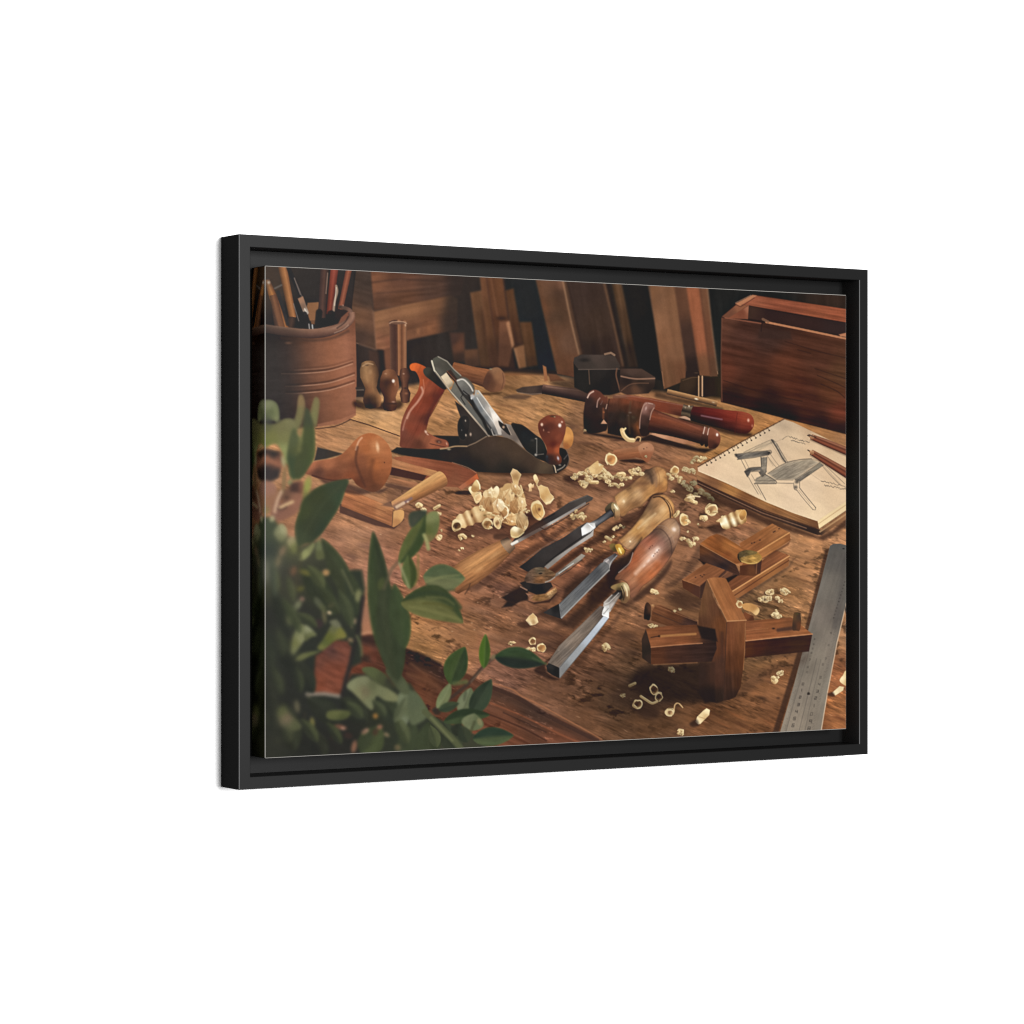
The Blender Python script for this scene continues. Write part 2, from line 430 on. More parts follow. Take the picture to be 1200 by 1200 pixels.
shade([(530, 312), (552, 312), (556, 420), (530, 400), (515, 392), (522, 350)], .7, 9, (52, 45, 42), False)
# offcuts leaning behind the bench
poly([(527, 390), (544, 390), (545, 423), (532, 424)], [(532, 400, (70, 52, 46)), (537, 405, (98, 64, 48)), (540, 420, (62, 48, 42))], 2)
poly([(544, 410), (560, 409), (562, 430), (545, 430)], [(550, 413, (92, 64, 48)), (552, 426, (74, 54, 44))], 1.2)
B = [([(551, 343), (566, 340), (575, 431), (563, 431)], [(556, 350, (118, 82, 58)), (560, 380, (108, 76, 54)), (568, 420, (90, 64, 48)), (571, 380, (86, 58, 46))]),
     ([(562, 322), (570, 322), (588, 431), (574, 431)], [(565, 330, (124, 82, 58)), (570, 370, (110, 74, 52)), (580, 425, (84, 58, 46))]),
     ([(569, 322), (589, 323), (596, 374), (604, 432), (587, 432), (577, 380)], [(575, 330, (108, 70, 50)), (585, 332, (116, 76, 52)), (584, 360, (110, 72, 50)), (580, 370, (96, 62, 46)), (592, 420, (70, 52, 44))]),
     ([(590, 341), (602, 338), (608, 374), (614, 404), (602, 410), (596, 374)], [(596, 350, (100, 68, 48)), (604, 380, (90, 61, 45)), (608, 398, (84, 58, 45))]),
     ([(609, 377), (623, 377), (630, 428), (618, 430)], [(615, 385, (102, 70, 49)), (622, 410, (98, 68, 48)), (625, 425, (84, 60, 45))])]
for p, c in B:
    poly(p, [(x, y, tuple(k * .86 for k in q)) for x, y, q in c], 1.2, gr=(82, 50, 4, .13))
line([(570, 324), (575, 360), (580, 395)], 2, (76, 52, 43), .7, 1.2); line([(590, 326), (596, 372)], 1.8, (64, 47, 42), .8, 1); line([(575, 325), (583, 370)], 1.5, (132, 88, 62), .5, 1)
poly([(602, 326), (627, 328), (636, 372), (652, 434), (632, 432), (623, 377), (609, 377), (603, 345)], [(615, 350, (42, 43, 43)), (632, 400, (38, 41, 42)), (640, 425, (36, 41, 44))], 2)
poly([(585, 377), (597, 376), (603, 404), (600, 409), (596, 430), (584, 428)], [(590, 382, (112, 74, 54)), (588, 410, (86, 58, 45)), (594, 395, (96, 64, 48))], .9)
poly([(593, 378), (597, 376), (602.5, 404), (600, 408)], (160, 112, 80), .8); spot(588, 373, 8, 3, (56, 42, 37), .9); spot(607, 403, 6, 2.4, (60, 44, 38), .8)
poly([(602, 408), (614, 404), (617, 430), (608, 432)], [(604, 412, (132, 92, 64)), (611, 410, (122, 84, 58)), (613, 428, (116, 80, 54))], .9); line([(603, 409), (609, 431)], 1.6, (160, 114, 82), .6)
line([(560, 432), (600, 434), (650, 437)], 5, (48, 38, 34), .8, 3)

# tall planks
poly([(662, 324), (712, 326), (732, 432), (690, 432), (680, 415)], [(680, 345, (62, 48, 42)), (700, 380, (64, 49, 41)), (695, 420, (50, 41, 37)), (715, 410, (56, 43, 38))], 1.2, gr=(80, 60, 5, .14))
poly([(627, 324), (660, 325), (679, 416), (673, 442), (653, 438)], [(631, 340, (100, 70, 52)), (637, 360, (104, 68, 48)), (645, 355, (84, 60, 45)), (655, 345, (80, 58, 46)), (652, 370, (78, 57, 44)), (650, 390, (92, 64, 48)), (666, 400, (98, 70, 54)), (643, 400, (106, 70, 48)), (662, 430, (96, 64, 46)), (665, 438, (88, 58, 44)), (657, 332, (112, 78, 60))], .9, gr=(78, 60, 5, .12))
line([(659, 326), (669, 376), (678.5, 415)], 1.6, (164, 122, 90), .85); line([(661.5, 326), (672, 376), (681, 415)], 2.4, (88, 62, 47), .9, .8); line([(664.5, 328), (684, 414)], 2.0, (56, 43, 38), .8, 1)
line([(707.5, 330), (719, 378), (730, 428)], 2.6, (100, 72, 54), .9, 1); line([(711.5, 330), (733, 428)], 3.5, (44, 37, 34), .9, 1)
poly([(716, 326), (727, 326), (748, 430), (737, 430)], [(721, 340, (88, 64, 46)), (732, 380, (76, 56, 42)), (742, 420, (54, 43, 37))], 1.5, gr=(79, 50, 2.5, .25))
poly([(728, 326), (760, 328), (777, 446), (750, 440)], [(740, 350, (38, 36, 35)), (760, 400, (33, 33, 32)), (765, 435, (32, 32, 31))], 2)
poly([(787, 326), (806, 328), (820, 440), (804, 446)], [(795, 345, (86, 59, 45)), (803, 400, (70, 50, 42)), (808, 436, (48, 38, 35)), (801, 345, (104, 68, 50))], 1)
poly([(760, 326), (789, 328), (804, 430), (803, 446), (778, 456)], [(764, 345, (116, 80, 56)), (775, 350, (110, 77, 56)), (785, 352, (128, 88, 62)), (775, 400, (118, 80, 56)), (793, 410, (122, 84, 60)), (784, 440, (108, 74, 52)), (798, 436, (104, 68, 48)), (768, 380, (130, 90, 64))], .9, gr=(80, 60, 5, .12))
line([(760, 334), (770, 392), (778, 452)], 1.3, (140, 98, 72), .6)
poly([(803, 328), (820, 329), (834, 441), (820, 440)], [(808, 345, (148, 88, 60)), (814, 345, (140, 82, 56)), (818, 400, (142, 84, 58)), (826, 430, (112, 74, 52))], 1, gr=(81, 60, 4, .12))
poly([(818, 329), (829, 330), (834.5, 386), (841, 441), (832, 441)], [(824, 345, (108, 72, 52)), (830, 400, (104, 66, 48)), (836, 436, (90, 62, 46))], .9); line([(828.5, 334), (834.5, 386), (841, 438)], 1.3, (142, 106, 80), .8); line([(819.5, 332), (833, 438)], 1.4, (92, 58, 44), .7)

_sl, X, Y = sheet.win(420, 300, 845, 434)
sheet.img[_sl] = gauss(sheet.img[_sl], 1.9)                  # the back of the shop is a little out of focus
# crate on the right
poly([(846, 371), (862, 356), (885, 346), (1004, 364), (1004, 512), (845, 471)], (44, 32, 30), 1)
poly([(862, 356), (884, 346), (1004, 364), (1004, 380), (878, 358)], [(880, 352, (136, 78, 56)), (920, 356, (140, 78, 55)), (960, 366, (138, 76, 52)), (988, 372, (148, 80, 54)), (920, 362, (112, 60, 44)), (985, 377, (126, 66, 46))], .8, gr=(9, 40, 2.5, .25))
poly([(877.5, 358), (920, 367), (1004, 380), (1004, 396), (900, 377), (876, 373)], [(882, 365, (66, 46, 38)), (900, 368, (48, 34, 33)), (940, 378, (54, 37, 34)), (985, 388, (52, 38, 36)), (890, 374, (58, 40, 36))], .8)
poly([(851, 373), (877.5, 358), (876.5, 374)], [(858, 372, (124, 72, 52)), (870, 366, (116, 66, 48)), (876, 362, (150, 96, 72))], .7)
poly([(846, 371), (863, 357), (878, 357.5), (852, 373.5)], [(852, 368, (104, 66, 50)), (870, 359, (134, 84, 60))], .7); poly([(862, 356), (882, 345.5), (887, 346.5), (867, 358.5)], (168, 112, 80), .7); line([(862, 357), (868, 359.5), (884, 349)], 1, (84, 52, 42), .7)
line([(862, 355), (880, 346)], 1.0, (178, 128, 98), .6)
poly([(846, 372), (893, 379), (900, 377), (1004, 399), (1004, 512), (845, 471)], [(852, 378, (92, 58, 45)), (870, 390, (71, 45, 37)), (900, 395, (62, 42, 36)), (870, 420, (75, 44, 34)), (852, 435, (90, 49, 36)), (920, 430, (86, 48, 34)), (960, 420, (79, 47, 35)), (985, 440, (82, 53, 36)), (975, 460, (88, 51, 34)), (930, 455, (77, 41, 30)), (880, 450, (66, 38, 29)), (860, 465, (47, 32, 28)), (900, 475, (42, 28, 26)), (950, 475, (71, 39, 30)), (985, 485, (103, 51, 36)), (960, 498, (47, 30, 27)), (985, 503, (49, 32, 28)), (920, 492, (36, 26, 25))], .8, gr=(12, 46, 5, .26, 9))
line([(898, 377.5), (940, 386), (1002, 399)], 2.4, (180, 120, 84), .9); line([(850, 372.5), (892, 379)], 1.6, (132, 80, 60), .8); line([(894, 374), (900, 377)], 3, (120, 86, 66), .8)
line([(846, 373), (845, 420), (846, 470)], 1.6, (110, 70, 54), .6); poly([(983, 392), (1000, 388), (1000, 396), (985, 394)], (170, 112, 80), .8)
poly([(890, 385), (926, 388), (928, 398), (889, 396)], (58, 41, 36), 2, .7); line([(893, 378), (892, 388)], 1.4, (48, 34, 32), .8)
for p in [[(920, 400), (960, 412), (995, 420)], [(935, 410), (950, 414)], [(958, 440), (975, 447), (992, 455)], [(962, 450), (980, 458), (990, 466)], [(955, 432), (992, 444)], [(848, 446), (900, 462), (940, 470)]]:
    line(p, 1.3, (50, 32, 28), .55, .7, True)

# broad worn and dark patches between the tools
for x, y, rx, ry, c, a, an in [(668, 725, 24, 7, (62, 44, 37), .55, -35), (690, 745, 22, 6, (66, 46, 38), .45, -30), (640, 742, 20, 5, (72, 50, 42), .5, 10), (655, 755, 26, 6, (60, 43, 36), .5, 0), (735, 745, 14, 6, (64, 45, 37), .45, 10), (742, 765, 16, 7, (58, 42, 35), .45, 5), (700, 790, 22, 6, (76, 53, 42), .4, 10),
                               (575, 745, 26, 5, (168, 122, 92), .35, 16), (560, 715, 20, 5, (160, 116, 90), .35, 14), (505, 735, 20, 7, (176, 124, 84), .4, 20), (545, 765, 24, 5, (156, 108, 80), .35, 18), (610, 775, 20, 5, (136, 94, 74), .4, 12), (580, 790, 24, 4, (146, 102, 82), .4, 20), (625, 700, 20, 5, (140, 96, 72), .3, 10), (650, 700, 14, 4, (136, 92, 68), .3, 0),
                               (760, 660, 24, 5, (166, 114, 80), .3, 15), (900, 690, 24, 4, (150, 104, 72), .3, 14), (950, 690, 14, 4, (160, 112, 78), .35, 16), (935, 665, 18, 3, (166, 116, 80), .35, 18), (880, 620, 14, 3, (100, 66, 50), .4, 20), (845, 650, 6, 2, (90, 60, 46), .3, 0), (665, 535, 20, 4, (160, 112, 82), .3, 10), (720, 552, 24, 3, (96, 64, 50), .35, 10), (640, 545, 14, 3, (160, 114, 84), .3, 0), (600, 560, 20, 2, (170, 124, 96), .3, 4), (690, 520, 18, 2.5, (86, 58, 46), .4, 8), (660, 495, 12, 3, (80, 56, 46), .45, 0), (670, 500, 10, 4, (86, 60, 48), .5, 0)]:
    spot(x, y, rx, ry, c, a, an)
_sl, X, Y = sheet.win(470, 560, 1000, 868)
_k = smooth(.15, .55, fbm(X / 12, Y / 7, 201, 4)) * smooth(-.1, .3, fbm(X / 60, Y / 40, 211, 2) + .12)
sheet.img[_sl] *= (1 - .36 * _k)[..., None].astype(np.float32)
_k = smooth(.2, .6, grain(X, Y, 20, 9, 2.5, 221, 4)) * smooth(-.05, .3, fbm(X / 50, Y / 30, 231, 2))
sheet.img[_sl] *= (1 + .34 * _k)[..., None].astype(np.float32)

# ---- clay jar with brushes and pencils
def band(rp, *ts):
    return [(t, rp) for t in ts]
def clay(X, Y):
    xs = [300, 325, 338, 350, 362, 376, 390, 402, 410, 418]
    cs = [(57, 53, 51), (58, 53, 51), (63, 54, 51), (80, 61, 53), (104, 71, 56), (128, 84, 63), (144, 92, 67), (154, 99, 73), (155, 100, 75), (140, 90, 68)]
    c = np.stack([np.interp(X - .10 * (Y - 440), xs, [k[ch] for k in cs]) for ch in range(3)], -1)
    v = 1 - .16 * (1 - smooth(388, 412, Y + .18 * (X - 360))) - .07 * smooth(440, 490, Y) + .03 * fbm(X / 26, Y / 9, 5, 3)
    return c * v[..., None]
poly([(300, 392), (416, 372), (417, 396), (418, 440), (417, 486), (410, 491), (395, 497), (372, 500), (340, 503), (300, 503)], clay, .8, gr=(-6, 20, 4, .05))
poly([(417, 300), (417, 366), (415, 400)], (50, 45, 43), .5, 0)
for pts, wl in [([(330, 437), (350, 437), (385, 434), (413, 425.5)], 1), ([(335, 452), (352, 451.5), (385, 448), (415, 438.5)], 1.2), ([(335, 460.5), (352, 460), (385, 456.5), (415, 447.5)], 1.1), ([(345, 433), (385, 430), (413, 422)], .4)]:
    q = [(x, y - 1.2) for x, y in pts]
    line(q, 2.4, [(335, 450, (56, 50, 48)), (370, 445, (80, 54, 44)), (412, 432, (106, 66, 50))], .75 * min(wl, 1), .9, True)
    line([(x, y + .8) for x, y in pts], 1.3, [(335, 450, (74, 62, 56)), (370, 448, (176, 130, 104)), (412, 435, (190, 138, 108))], .7 * min(wl, 1), .6, True)
poly([(372, 501), (395, 497.5), (410, 491.5), (417, 487), (417, 484), (400, 491), (372, 497)], (168, 112, 82), .8, .5)
line([(370, 502.5), (393, 499.5), (410, 492)], 1.4, (74, 50, 42), .8, .7, True)
# mouth of the jar and what stands in it
poly([(300, 300), (416, 300), (412, 366), (405, 380), (392, 388), (360, 391), (320, 388), (300, 382)], [(320, 330, (72, 60, 52)), (360, 330, (54, 50, 48)), (400, 340, (56, 50, 48)), (350, 380, (44, 42, 43)), (385, 380, (42, 42, 44)), (405, 366, (56, 46, 44))], 1)
poly([(359, 355), (374, 354), (371, 376), (362, 376)], (132, 92, 64), .9); poly([(364, 376), (371, 375), (371, 380), (365, 380)], (110, 78, 58), .8)
P_ = lambda a, b, c: ramp(a, b, c)
tube((329, 303), (343, 372), [(0, 5.2), (1, 4.2)], band(ramp((86, 62, 48), (136, 92, 60), (166, 112, 72), (120, 80, 56)), 0, 1))
tube((343, 372), (340, 388), [(0, 5), (1, 6)], band(ramp((60, 50, 46), (78, 60, 52), (44, 42, 42)), 0, 1))
tube((313, 328), (334, 388), [(0, 3), (.25, 4.2), (1, 5.5)], [(0, ramp((90, 70, 58), (130, 96, 70), (90, 66, 54))), (.3, ramp((110, 76, 52), (168, 112, 66), (104, 68, 50))), (1, ramp((120, 82, 54), (176, 118, 70), (120, 76, 52)))])
spot(315, 331, 2.4, 2.4, (180, 166, 150), .8); spot(314, 327, 2.5, 1.5, (78, 70, 66), .8)
tube((320, 346), (328, 384), [(0, 4), (1, 6)], band(ramp((70, 56, 50), (116, 80, 62), (86, 60, 50)), 0, 1), a=.8)
tube((306, 330), (297, 388), [(0, 4), (1, 5)], band(ramp((110, 74, 44), (150, 98, 52), (80, 52, 38)), 0, 1))
line([(326, 342), (332, 362), (337, 380)], 4, (58, 54, 53), .9, 1); line([(322, 338), (330, 334)], 2, (110, 100, 92), .7, .8)
line([(338, 314), (352, 346), (358, 356)], 5, (50, 48, 48), .9, .9); line([(345, 326), (352, 345)], 1.3, (128, 112, 102), .7); line([(348, 333), (354, 348)], 1.2, (104, 92, 86), .7)
poly([(349, 350), (355, 347), (362, 367), (357, 370)], [(352, 351, (150, 112, 88)), (358, 366, (168, 152, 136)), (354, 360, (118, 92, 76))], .7); line([(357, 362), (360, 368)], 1.5, (206, 192, 176), .9)
line([(357, 368), (364, 386)], 6, (48, 45, 45), .95, .8); line([(344, 356), (350, 376)], 1.1, (130, 116, 106), .7); line([(362, 380), (363, 388)], 1.4, (160, 152, 146), .8); line([(366, 381), (367, 390)], 1.6, (190, 186, 180), .8)
tube((381, 308), (377, 372), [(0, 5), (1, 4.5)], band(ramp((62, 50, 48), (88, 64, 56), (60, 48, 46)), 0, 1)); line([(384, 320), (382, 344)], 1.1, (150, 122, 104), .7)
tube((393, 306), (386, 368), [(0, 4.6), (1, 3.6)], [(0, ramp((118, 58, 48), (150, 78, 64), (104, 54, 46))), (1, ramp((84, 48, 42), (130, 64, 50), (80, 46, 42)))])
line([(394, 335), (395, 342), (392, 354), (391, 364)], 2.6, (160, 132, 112), .9, .7, True); line([(394, 337), (392, 358)], 1.1, (204, 184, 164), .8)
tube((411, 306), (399, 362), [(0, 3.6), (1, 3)], band(ramp((100, 60, 50), (148, 88, 66), (104, 62, 50)), 0, 1)); spot(402, 359, 1, 2.6, (196, 176, 156), .8)
line([(388, 368), (384, 386)], 9, (44, 42, 43), .9, 1); line([(374, 366), (372, 388)], 8, (42, 42, 43), .9, 1)
poly([(393, 386), (400, 372), (410, 363), (413, 370), (404, 382)], (120, 78, 62), .8)
# rim
line([(412, 367), (410, 363.5), (405, 361.2), (399, 360)], 4.2, [(411, 365, (120, 88, 74)), (402, 361, (92, 70, 60)), (398, 360, (66, 56, 52))], .95, .8, True)
R_ = [(296, 382), (312, 385), (335, 388.5), (360, 391), (380, 389.5), (398, 384), (408.5, 377.5), (412.3, 371), (411.8, 366.5)]
tube(0, 0, [(0, 4.6), (.7, 5.8), (1, 3.8)], [(0, ramp((78, 68, 62), (70, 62, 58), (62, 56, 54), (58, 52, 50))), (.3, ramp((120, 92, 76), (92, 72, 62), (80, 62, 55), (64, 52, 48))), (.6, ramp((140, 104, 84), (122, 88, 72), (98, 70, 60), (70, 52, 48))), (.8, ramp((112, 80, 66), (150, 112, 92), (124, 88, 72), (84, 60, 54))), (1, ramp((90, 66, 58), (132, 96, 80), (150, 110, 90), (120, 84, 68)))], spine=spline(R_, False, 6))
line([(395, 384.5), (404, 378), (408, 371)], 1.6, (66, 50, 46), .7, .8, True); line([(330, 396), (365, 399), (390, 396), (408, 388)], 3, (70, 54, 48), .5, 2, True); line([(392, 390), (402, 386), (408, 381)], 1.2, (196, 160, 134), .5, .8, True)
spot(338, 402, 5, 2, (140, 98, 74), .4)

# ---- turned pegs and the wooden cylinder
line([(418, 455), (430, 456)], 3, (62, 54, 50), .8); line([(418, 457), (426, 457)], 1, (140, 120, 104), .6); line([(418, 467), (424, 467)], 3.5, (140, 104, 78), .7, .8); shade([(416, 470), (440, 472), (470, 470), (466, 480), (430, 480), (416, 477)], .75, 3)
tube((466.5, 378), (467, 438), [(0, 11), (.1, 10.2), (1, 9.6)], band([(-1, (110, 76, 60)), (-.75, (88, 62, 52)), (-.35, (78, 54, 47)), (-.12, (92, 62, 50)), (.02, (160, 108, 74)), (.2, (140, 92, 64)), (.42, (104, 68, 50)), (.55, (128, 84, 60)), (.8, (152, 104, 74)), (1, (110, 76, 58))], 0, 1), .3, .2)
spot(466.5, 378.5, 9.5, 1.7, (112, 80, 64), .9, 0, .7); line([(456.5, 379), (461, 377), (472, 377), (476.5, 379)], 1.1, (186, 146, 116), .8, .6, True); spot(475, 381, 1.2, 2, (206, 172, 142), .7)
tube((474, 434), (475, 470), [(0, 5), (.2, 6.5), (.4, 4), (.6, 4), (.75, 6.5), (1, 5)], band(ramp((70, 48, 42), (112, 74, 56), (92, 60, 48), (60, 44, 40)), 0, 1), .6, .5); spot(473, 438, 1.5, 1.2, (190, 150, 126), .7); spot(476, 461, 2.5, 1.8, (150, 100, 72), .8); spot(475, 455, 2.4, 1.5, (60, 48, 46), .8)
tube((431.5, 426), (437, 476), [(0, 8), (.13, 10.5), (.3, 11), (.45, 8.5), (.58, 6.5), (.7, 8.5), (.85, 11), (1, 9)], [(0, ramp((110, 82, 58), (152, 114, 78), (126, 92, 64), (86, 62, 48))), (.3, ramp((116, 84, 58), (160, 118, 80), (140, 100, 68), (80, 58, 45))), (.62, ramp((96, 66, 48), (124, 84, 58), (140, 98, 66), (110, 78, 56))), (.85, ramp((70, 50, 42), (58, 44, 38), (88, 62, 46), (170, 118, 76))), (1, ramp((50, 40, 36), (46, 37, 34), (60, 44, 37), (130, 88, 60)))], .4, .3)
spot(434, 436, 3, 4, (176, 134, 94), .5); line([(425, 429), (431, 425.5), (437, 427)], 1.4, (176, 140, 104), .7); spot(430, 428, 3, 1.2, (66, 50, 42), .6)
tube((456, 437), (457, 479), [(0, 8), (.15, 10.5), (.38, 11.5), (.55, 9), (.68, 7), (.8, 7.5), (.88, 9), (1, 7.5)], [(0, ramp((110, 72, 52), (140, 94, 66), (120, 78, 56), (96, 64, 50))), (.3, ramp((78, 50, 40), (70, 48, 40), (110, 68, 48), (142, 92, 64))), (.6, ramp((64, 44, 38), (84, 54, 42), (122, 76, 54), (130, 84, 60))), (1, ramp((52, 40, 37), (64, 46, 40), (88, 56, 44), (70, 48, 40)))], .55, .4)
spot(455, 448, 6, 5, (64, 44, 38), .55); spot(461, 446.5, 2, 2.4, (236, 220, 205), .95, 0, .3); spot(463, 450, 1.5, 3.5, (176, 124, 92), .5); spot(461, 471, 2.6, 1.4, (180, 140, 118), .7); spot(452, 438, 2, 1.2, (180, 138, 108), .6); line([(449, 473), (464, 473)], 2.2, (60, 44, 40), .6)

# ---- small turned mallet lying behind the plane
tube((530, 433), (580, 446), [(0, 9), (.5, 9.5), (1, 12)], band(ramp((146, 92, 60), (130, 82, 55), (104, 66, 47), (76, 52, 42)), 0, 1), .1, .3, gr=(0, 20, 2, .2))
poly([(570, 438), (577, 431.5), (585, 431), (591, 438), (592.5, 446), (590, 455), (584, 459), (574, 459), (566, 452)], [(573, 442, (86, 56, 44)), (576, 450, (94, 62, 46)), (583, 440, (142, 98, 68)), (588, 446, (138, 94, 66)), (585, 455, (124, 82, 58)), (571, 448, (80, 54, 44)), (580, 434, (138, 98, 70))], .9, 1, True)
line([(589, 437), (590.5, 446), (588, 455)], 1, (96, 64, 48), .6); spot(575, 432.5, 2.5, 1.2, (164, 146, 112), .7)
shade([(555, 459), (572, 460), (588, 460), (575, 463), (552, 462)], .6, 2)

# ---- dark tools at the back
shade([(590, 466), (603, 462), (622, 464), (614, 468), (598, 467)], .75, 2, (84, 62, 50), True)
poly([(604, 457), (612, 453.5), (637, 451), (640, 461), (624, 463), (607, 460)], [(610, 456, (72, 58, 50)), (625, 455, (80, 64, 55)), (635, 458, (62, 50, 46))], .9); line([(606, 460), (622, 462), (636, 461)], 1, (158, 128, 104), .5)
tube((636, 456), (690, 464.5), [(0, 5.5), (1, 7.5)], band(ramp((128, 92, 76), (86, 64, 56), (56, 44, 42), (42, 36, 36)), 0, 1)); line([(640, 453), (690, 459)], 1.4, (140, 106, 88), .6)
poly([(636, 428), (640, 430), (642, 446), (638, 447)], (146, 96, 64), .9); poly([(642, 438), (652, 439), (662, 446), (645, 447)], (106, 70, 50), 1.2, 1, False)
shade([(645, 449), (700, 444), (720, 462), (690, 462)], .6, 4, (38, 31, 29))
poly([(672, 424), (677, 432), (727, 431), (727, 460), (714, 463), (690, 462), (673, 454)], [(685, 440, (42, 40, 38)), (710, 450, (37, 35, 34)), (700, 436, (46, 42, 40)), (725, 455, (44, 38, 36))], .8)
poly([(673, 419), (682, 415.5), (720, 416), (727, 429), (725, 432), (678, 432.5), (672, 425)], [(680, 418, (62, 54, 50)), (700, 420, (74, 62, 56)), (720, 420, (68, 57, 51)), (690, 429, (62, 54, 49)), (720, 429, (62, 53, 48))], .7); spot(685, 422, 8, 3, (44, 40, 38), .9); line([(678, 433), (726, 432.5)], 1, (122, 102, 90), .6)
line([(709, 415), (716, 413.5), (720, 416)], 2.4, (150, 118, 94), .8); line([(690, 434), (691, 450)], 1.3, (104, 80, 64), .7); line([(723, 432), (722, 440), (725, 452), (727, 460)], 1.6, (120, 82, 62), .7, .6, True)
poly([(727, 432), (752, 432), (768, 442), (767, 453), (760, 461), (735, 463), (726, 459)], [(740, 434, (78, 60, 52)), (760, 440, (72, 56, 48)), (735, 447, (46, 38, 36)), (750, 450, (52, 42, 37)), (745, 456, (96, 66, 50)), (735, 459, (70, 50, 42)), (762, 455, (50, 40, 36))], .8)
line([(728, 441), (745, 444), (767, 443.5)], 1.7, (150, 112, 90), .8, .6, True); line([(728, 458), (740, 450), (760, 449)], 1.1, (122, 86, 66), .6, .6, True)
poly([(798, 444), (815, 441), (838, 443), (838, 463), (815, 468), (795, 462)], [(808, 446, (60, 46, 36)), (825, 450, (44, 35, 30)), (835, 460, (46, 36, 31))], 1.4); line([(800, 446), (810, 442.5), (822, 442)], 1.1, (96, 72, 52), .6)
tube((782, 459), (840, 473), [(0, 3), (1, 3.2)], band(ramp((190, 144, 96), (132, 94, 62), (66, 50, 42)), 0, 1)); spot(816, 467.5, 3, 1.2, (250, 232, 200), .9, 12); spot(836, 471.5, 2.5, 1.1, (196, 170, 136), .7, 12)
line([(818.8, 441), (818.8, 464)], 1.6, (186, 146, 108), .9); line([(823, 441), (823, 464)], 1.6, (202, 158, 120), .9); line([(820.9, 442), (820.9, 464)], 2, (66, 50, 40), .9); spot(816, 437, 3, 1, (90, 70, 52), .6)
line([(770, 463), (845, 480)], 5, (46, 35, 30), .6, 2.5)

# ---- back mallet with the red handle
shade([(800, 497), (840, 506), (872, 512), (880, 508), (850, 500), (800, 489)], .8, 2.5, (46, 31, 27))
poly([(718, 463.5), (735, 462.5), (765, 467), (801, 474.5), (806, 478), (805, 487), (798, 488), (768, 481), (740, 478), (718, 474)], [(725, 465, (108, 72, 56)), (745, 468, (128, 70, 50)), (770, 471, (126, 66, 46)), (795, 477, (120, 64, 46)), (795, 485, (72, 42, 35)), (775, 480, (112, 56, 40)), (750, 474, (116, 60, 42))], .7, gr=(12, 30, 2, .12)); line([(722, 463.5), (745, 465), (772, 470), (800, 475)], 1, (150, 108, 88), .55, .6, True)
poly([(795, 489), (802, 487.5), (810, 490.5), (810, 493)], (196, 154, 126), .7, .85); poly([(820, 495), (830, 496), (842, 500), (834, 499)], (190, 146, 118), .8, .7)
tube((800, 480.5), (811, 483), [(0, 7), (.5, 6.2), (1, 8)], band([(-1, (66, 54, 46)), (-.65, (120, 100, 80)), (-.35, (84, 68, 54)), (.1, (48, 40, 36)), (.5, (96, 78, 60)), (1, (60, 48, 40))], 0, 1)); spot(807.5, 476, 1.2, 1.6, (226, 206, 176), .85); spot(803, 477.5, .9, 1.4, (176, 156, 130), .7)
tube((811, 484.5), (873, 496), [(0, 8.5), (.2, 10), (.6, 11.2), (.9, 13), (1, 12.5)], [(0, ramp((72, 34, 32), (74, 32, 31), (42, 27, 29), (36, 26, 28))), (.35, ramp((104, 42, 36), (96, 36, 33), (52, 29, 29), (38, 26, 28))), (.75, ramp((128, 54, 40), (122, 46, 36), (80, 36, 32), (46, 28, 28))), (1, ramp((150, 72, 50), (146, 64, 44), (112, 48, 37), (56, 32, 28)))], .2, .85, gr=(0, 24, 2, .12))
line([(822, 487), (840, 490.5), (846, 491.5)], 1.6, (150, 110, 118), .6, 1, True); spot(877, 492.5, 1.8, 2.6, (230, 182, 156), .85); spot(881.5, 499, 1.2, 2.4, (206, 138, 104), .65); line([(864, 484), (861, 508)], .9, (84, 36, 30), .5)

# ---- front mallet, turned from dark red wood
poly([(684, 482), (686, 506), (710, 509), (735, 514), (752, 513), (764, 508), (790, 517), (818, 525), (838, 526), (826, 531), (795, 525), (762, 517), (735, 517), (700, 511), (684, 508)], (40, 32, 30), 1.8, .9)
poly([(761, 508.5), (773, 506), (798, 511.5), (819, 521), (801, 520), (777, 514)], [(770, 509, (186, 136, 104)), (795, 515, (166, 116, 86)), (812, 520, (150, 102, 72))], .8); line([(764, 507), (775, 506), (798, 512)], .9, (214, 170, 138), .6, .6, True)
poly([(689, 461.5), (695.5, 456.8), (703, 458.8), (709, 465), (712, 467), (712, 500), (706, 506), (694, 508), (687, 505.5), (684, 496), (684.7, 476)], [(693, 459, (104, 62, 52)), (702, 462, (92, 54, 44)), (708, 467, (104, 60, 46)), (690, 470, (54, 42, 40)), (698, 480, (46, 37, 36)), (706, 478, (62, 44, 38)), (690, 498, (40, 33, 32)), (704, 498, (44, 35, 33))], .8, 1, True)
line([(688.5, 466), (691, 461.5), (695.5, 458.6)], 1.5, (212, 178, 158), .85, .6, True); line([(699.5, 477), (700.5, 470), (703, 466.5)], 1.4, (176, 138, 122), .75, .6, True); line([(704, 474), (706, 470)], 1, (110, 84, 76), .7); line([(710, 479), (711.5, 474)], 1.1, (196, 158, 134), .75); spot(707.5, 483, 1.3, 1.6, (196, 118, 70), .85); line([(707, 479), (707, 490)], 2.4, (122, 72, 50), .6, 1)
poly([(704, 496.6), (707.5, 491.5), (711.5, 496.6)], (212, 156, 120), .6, .85)
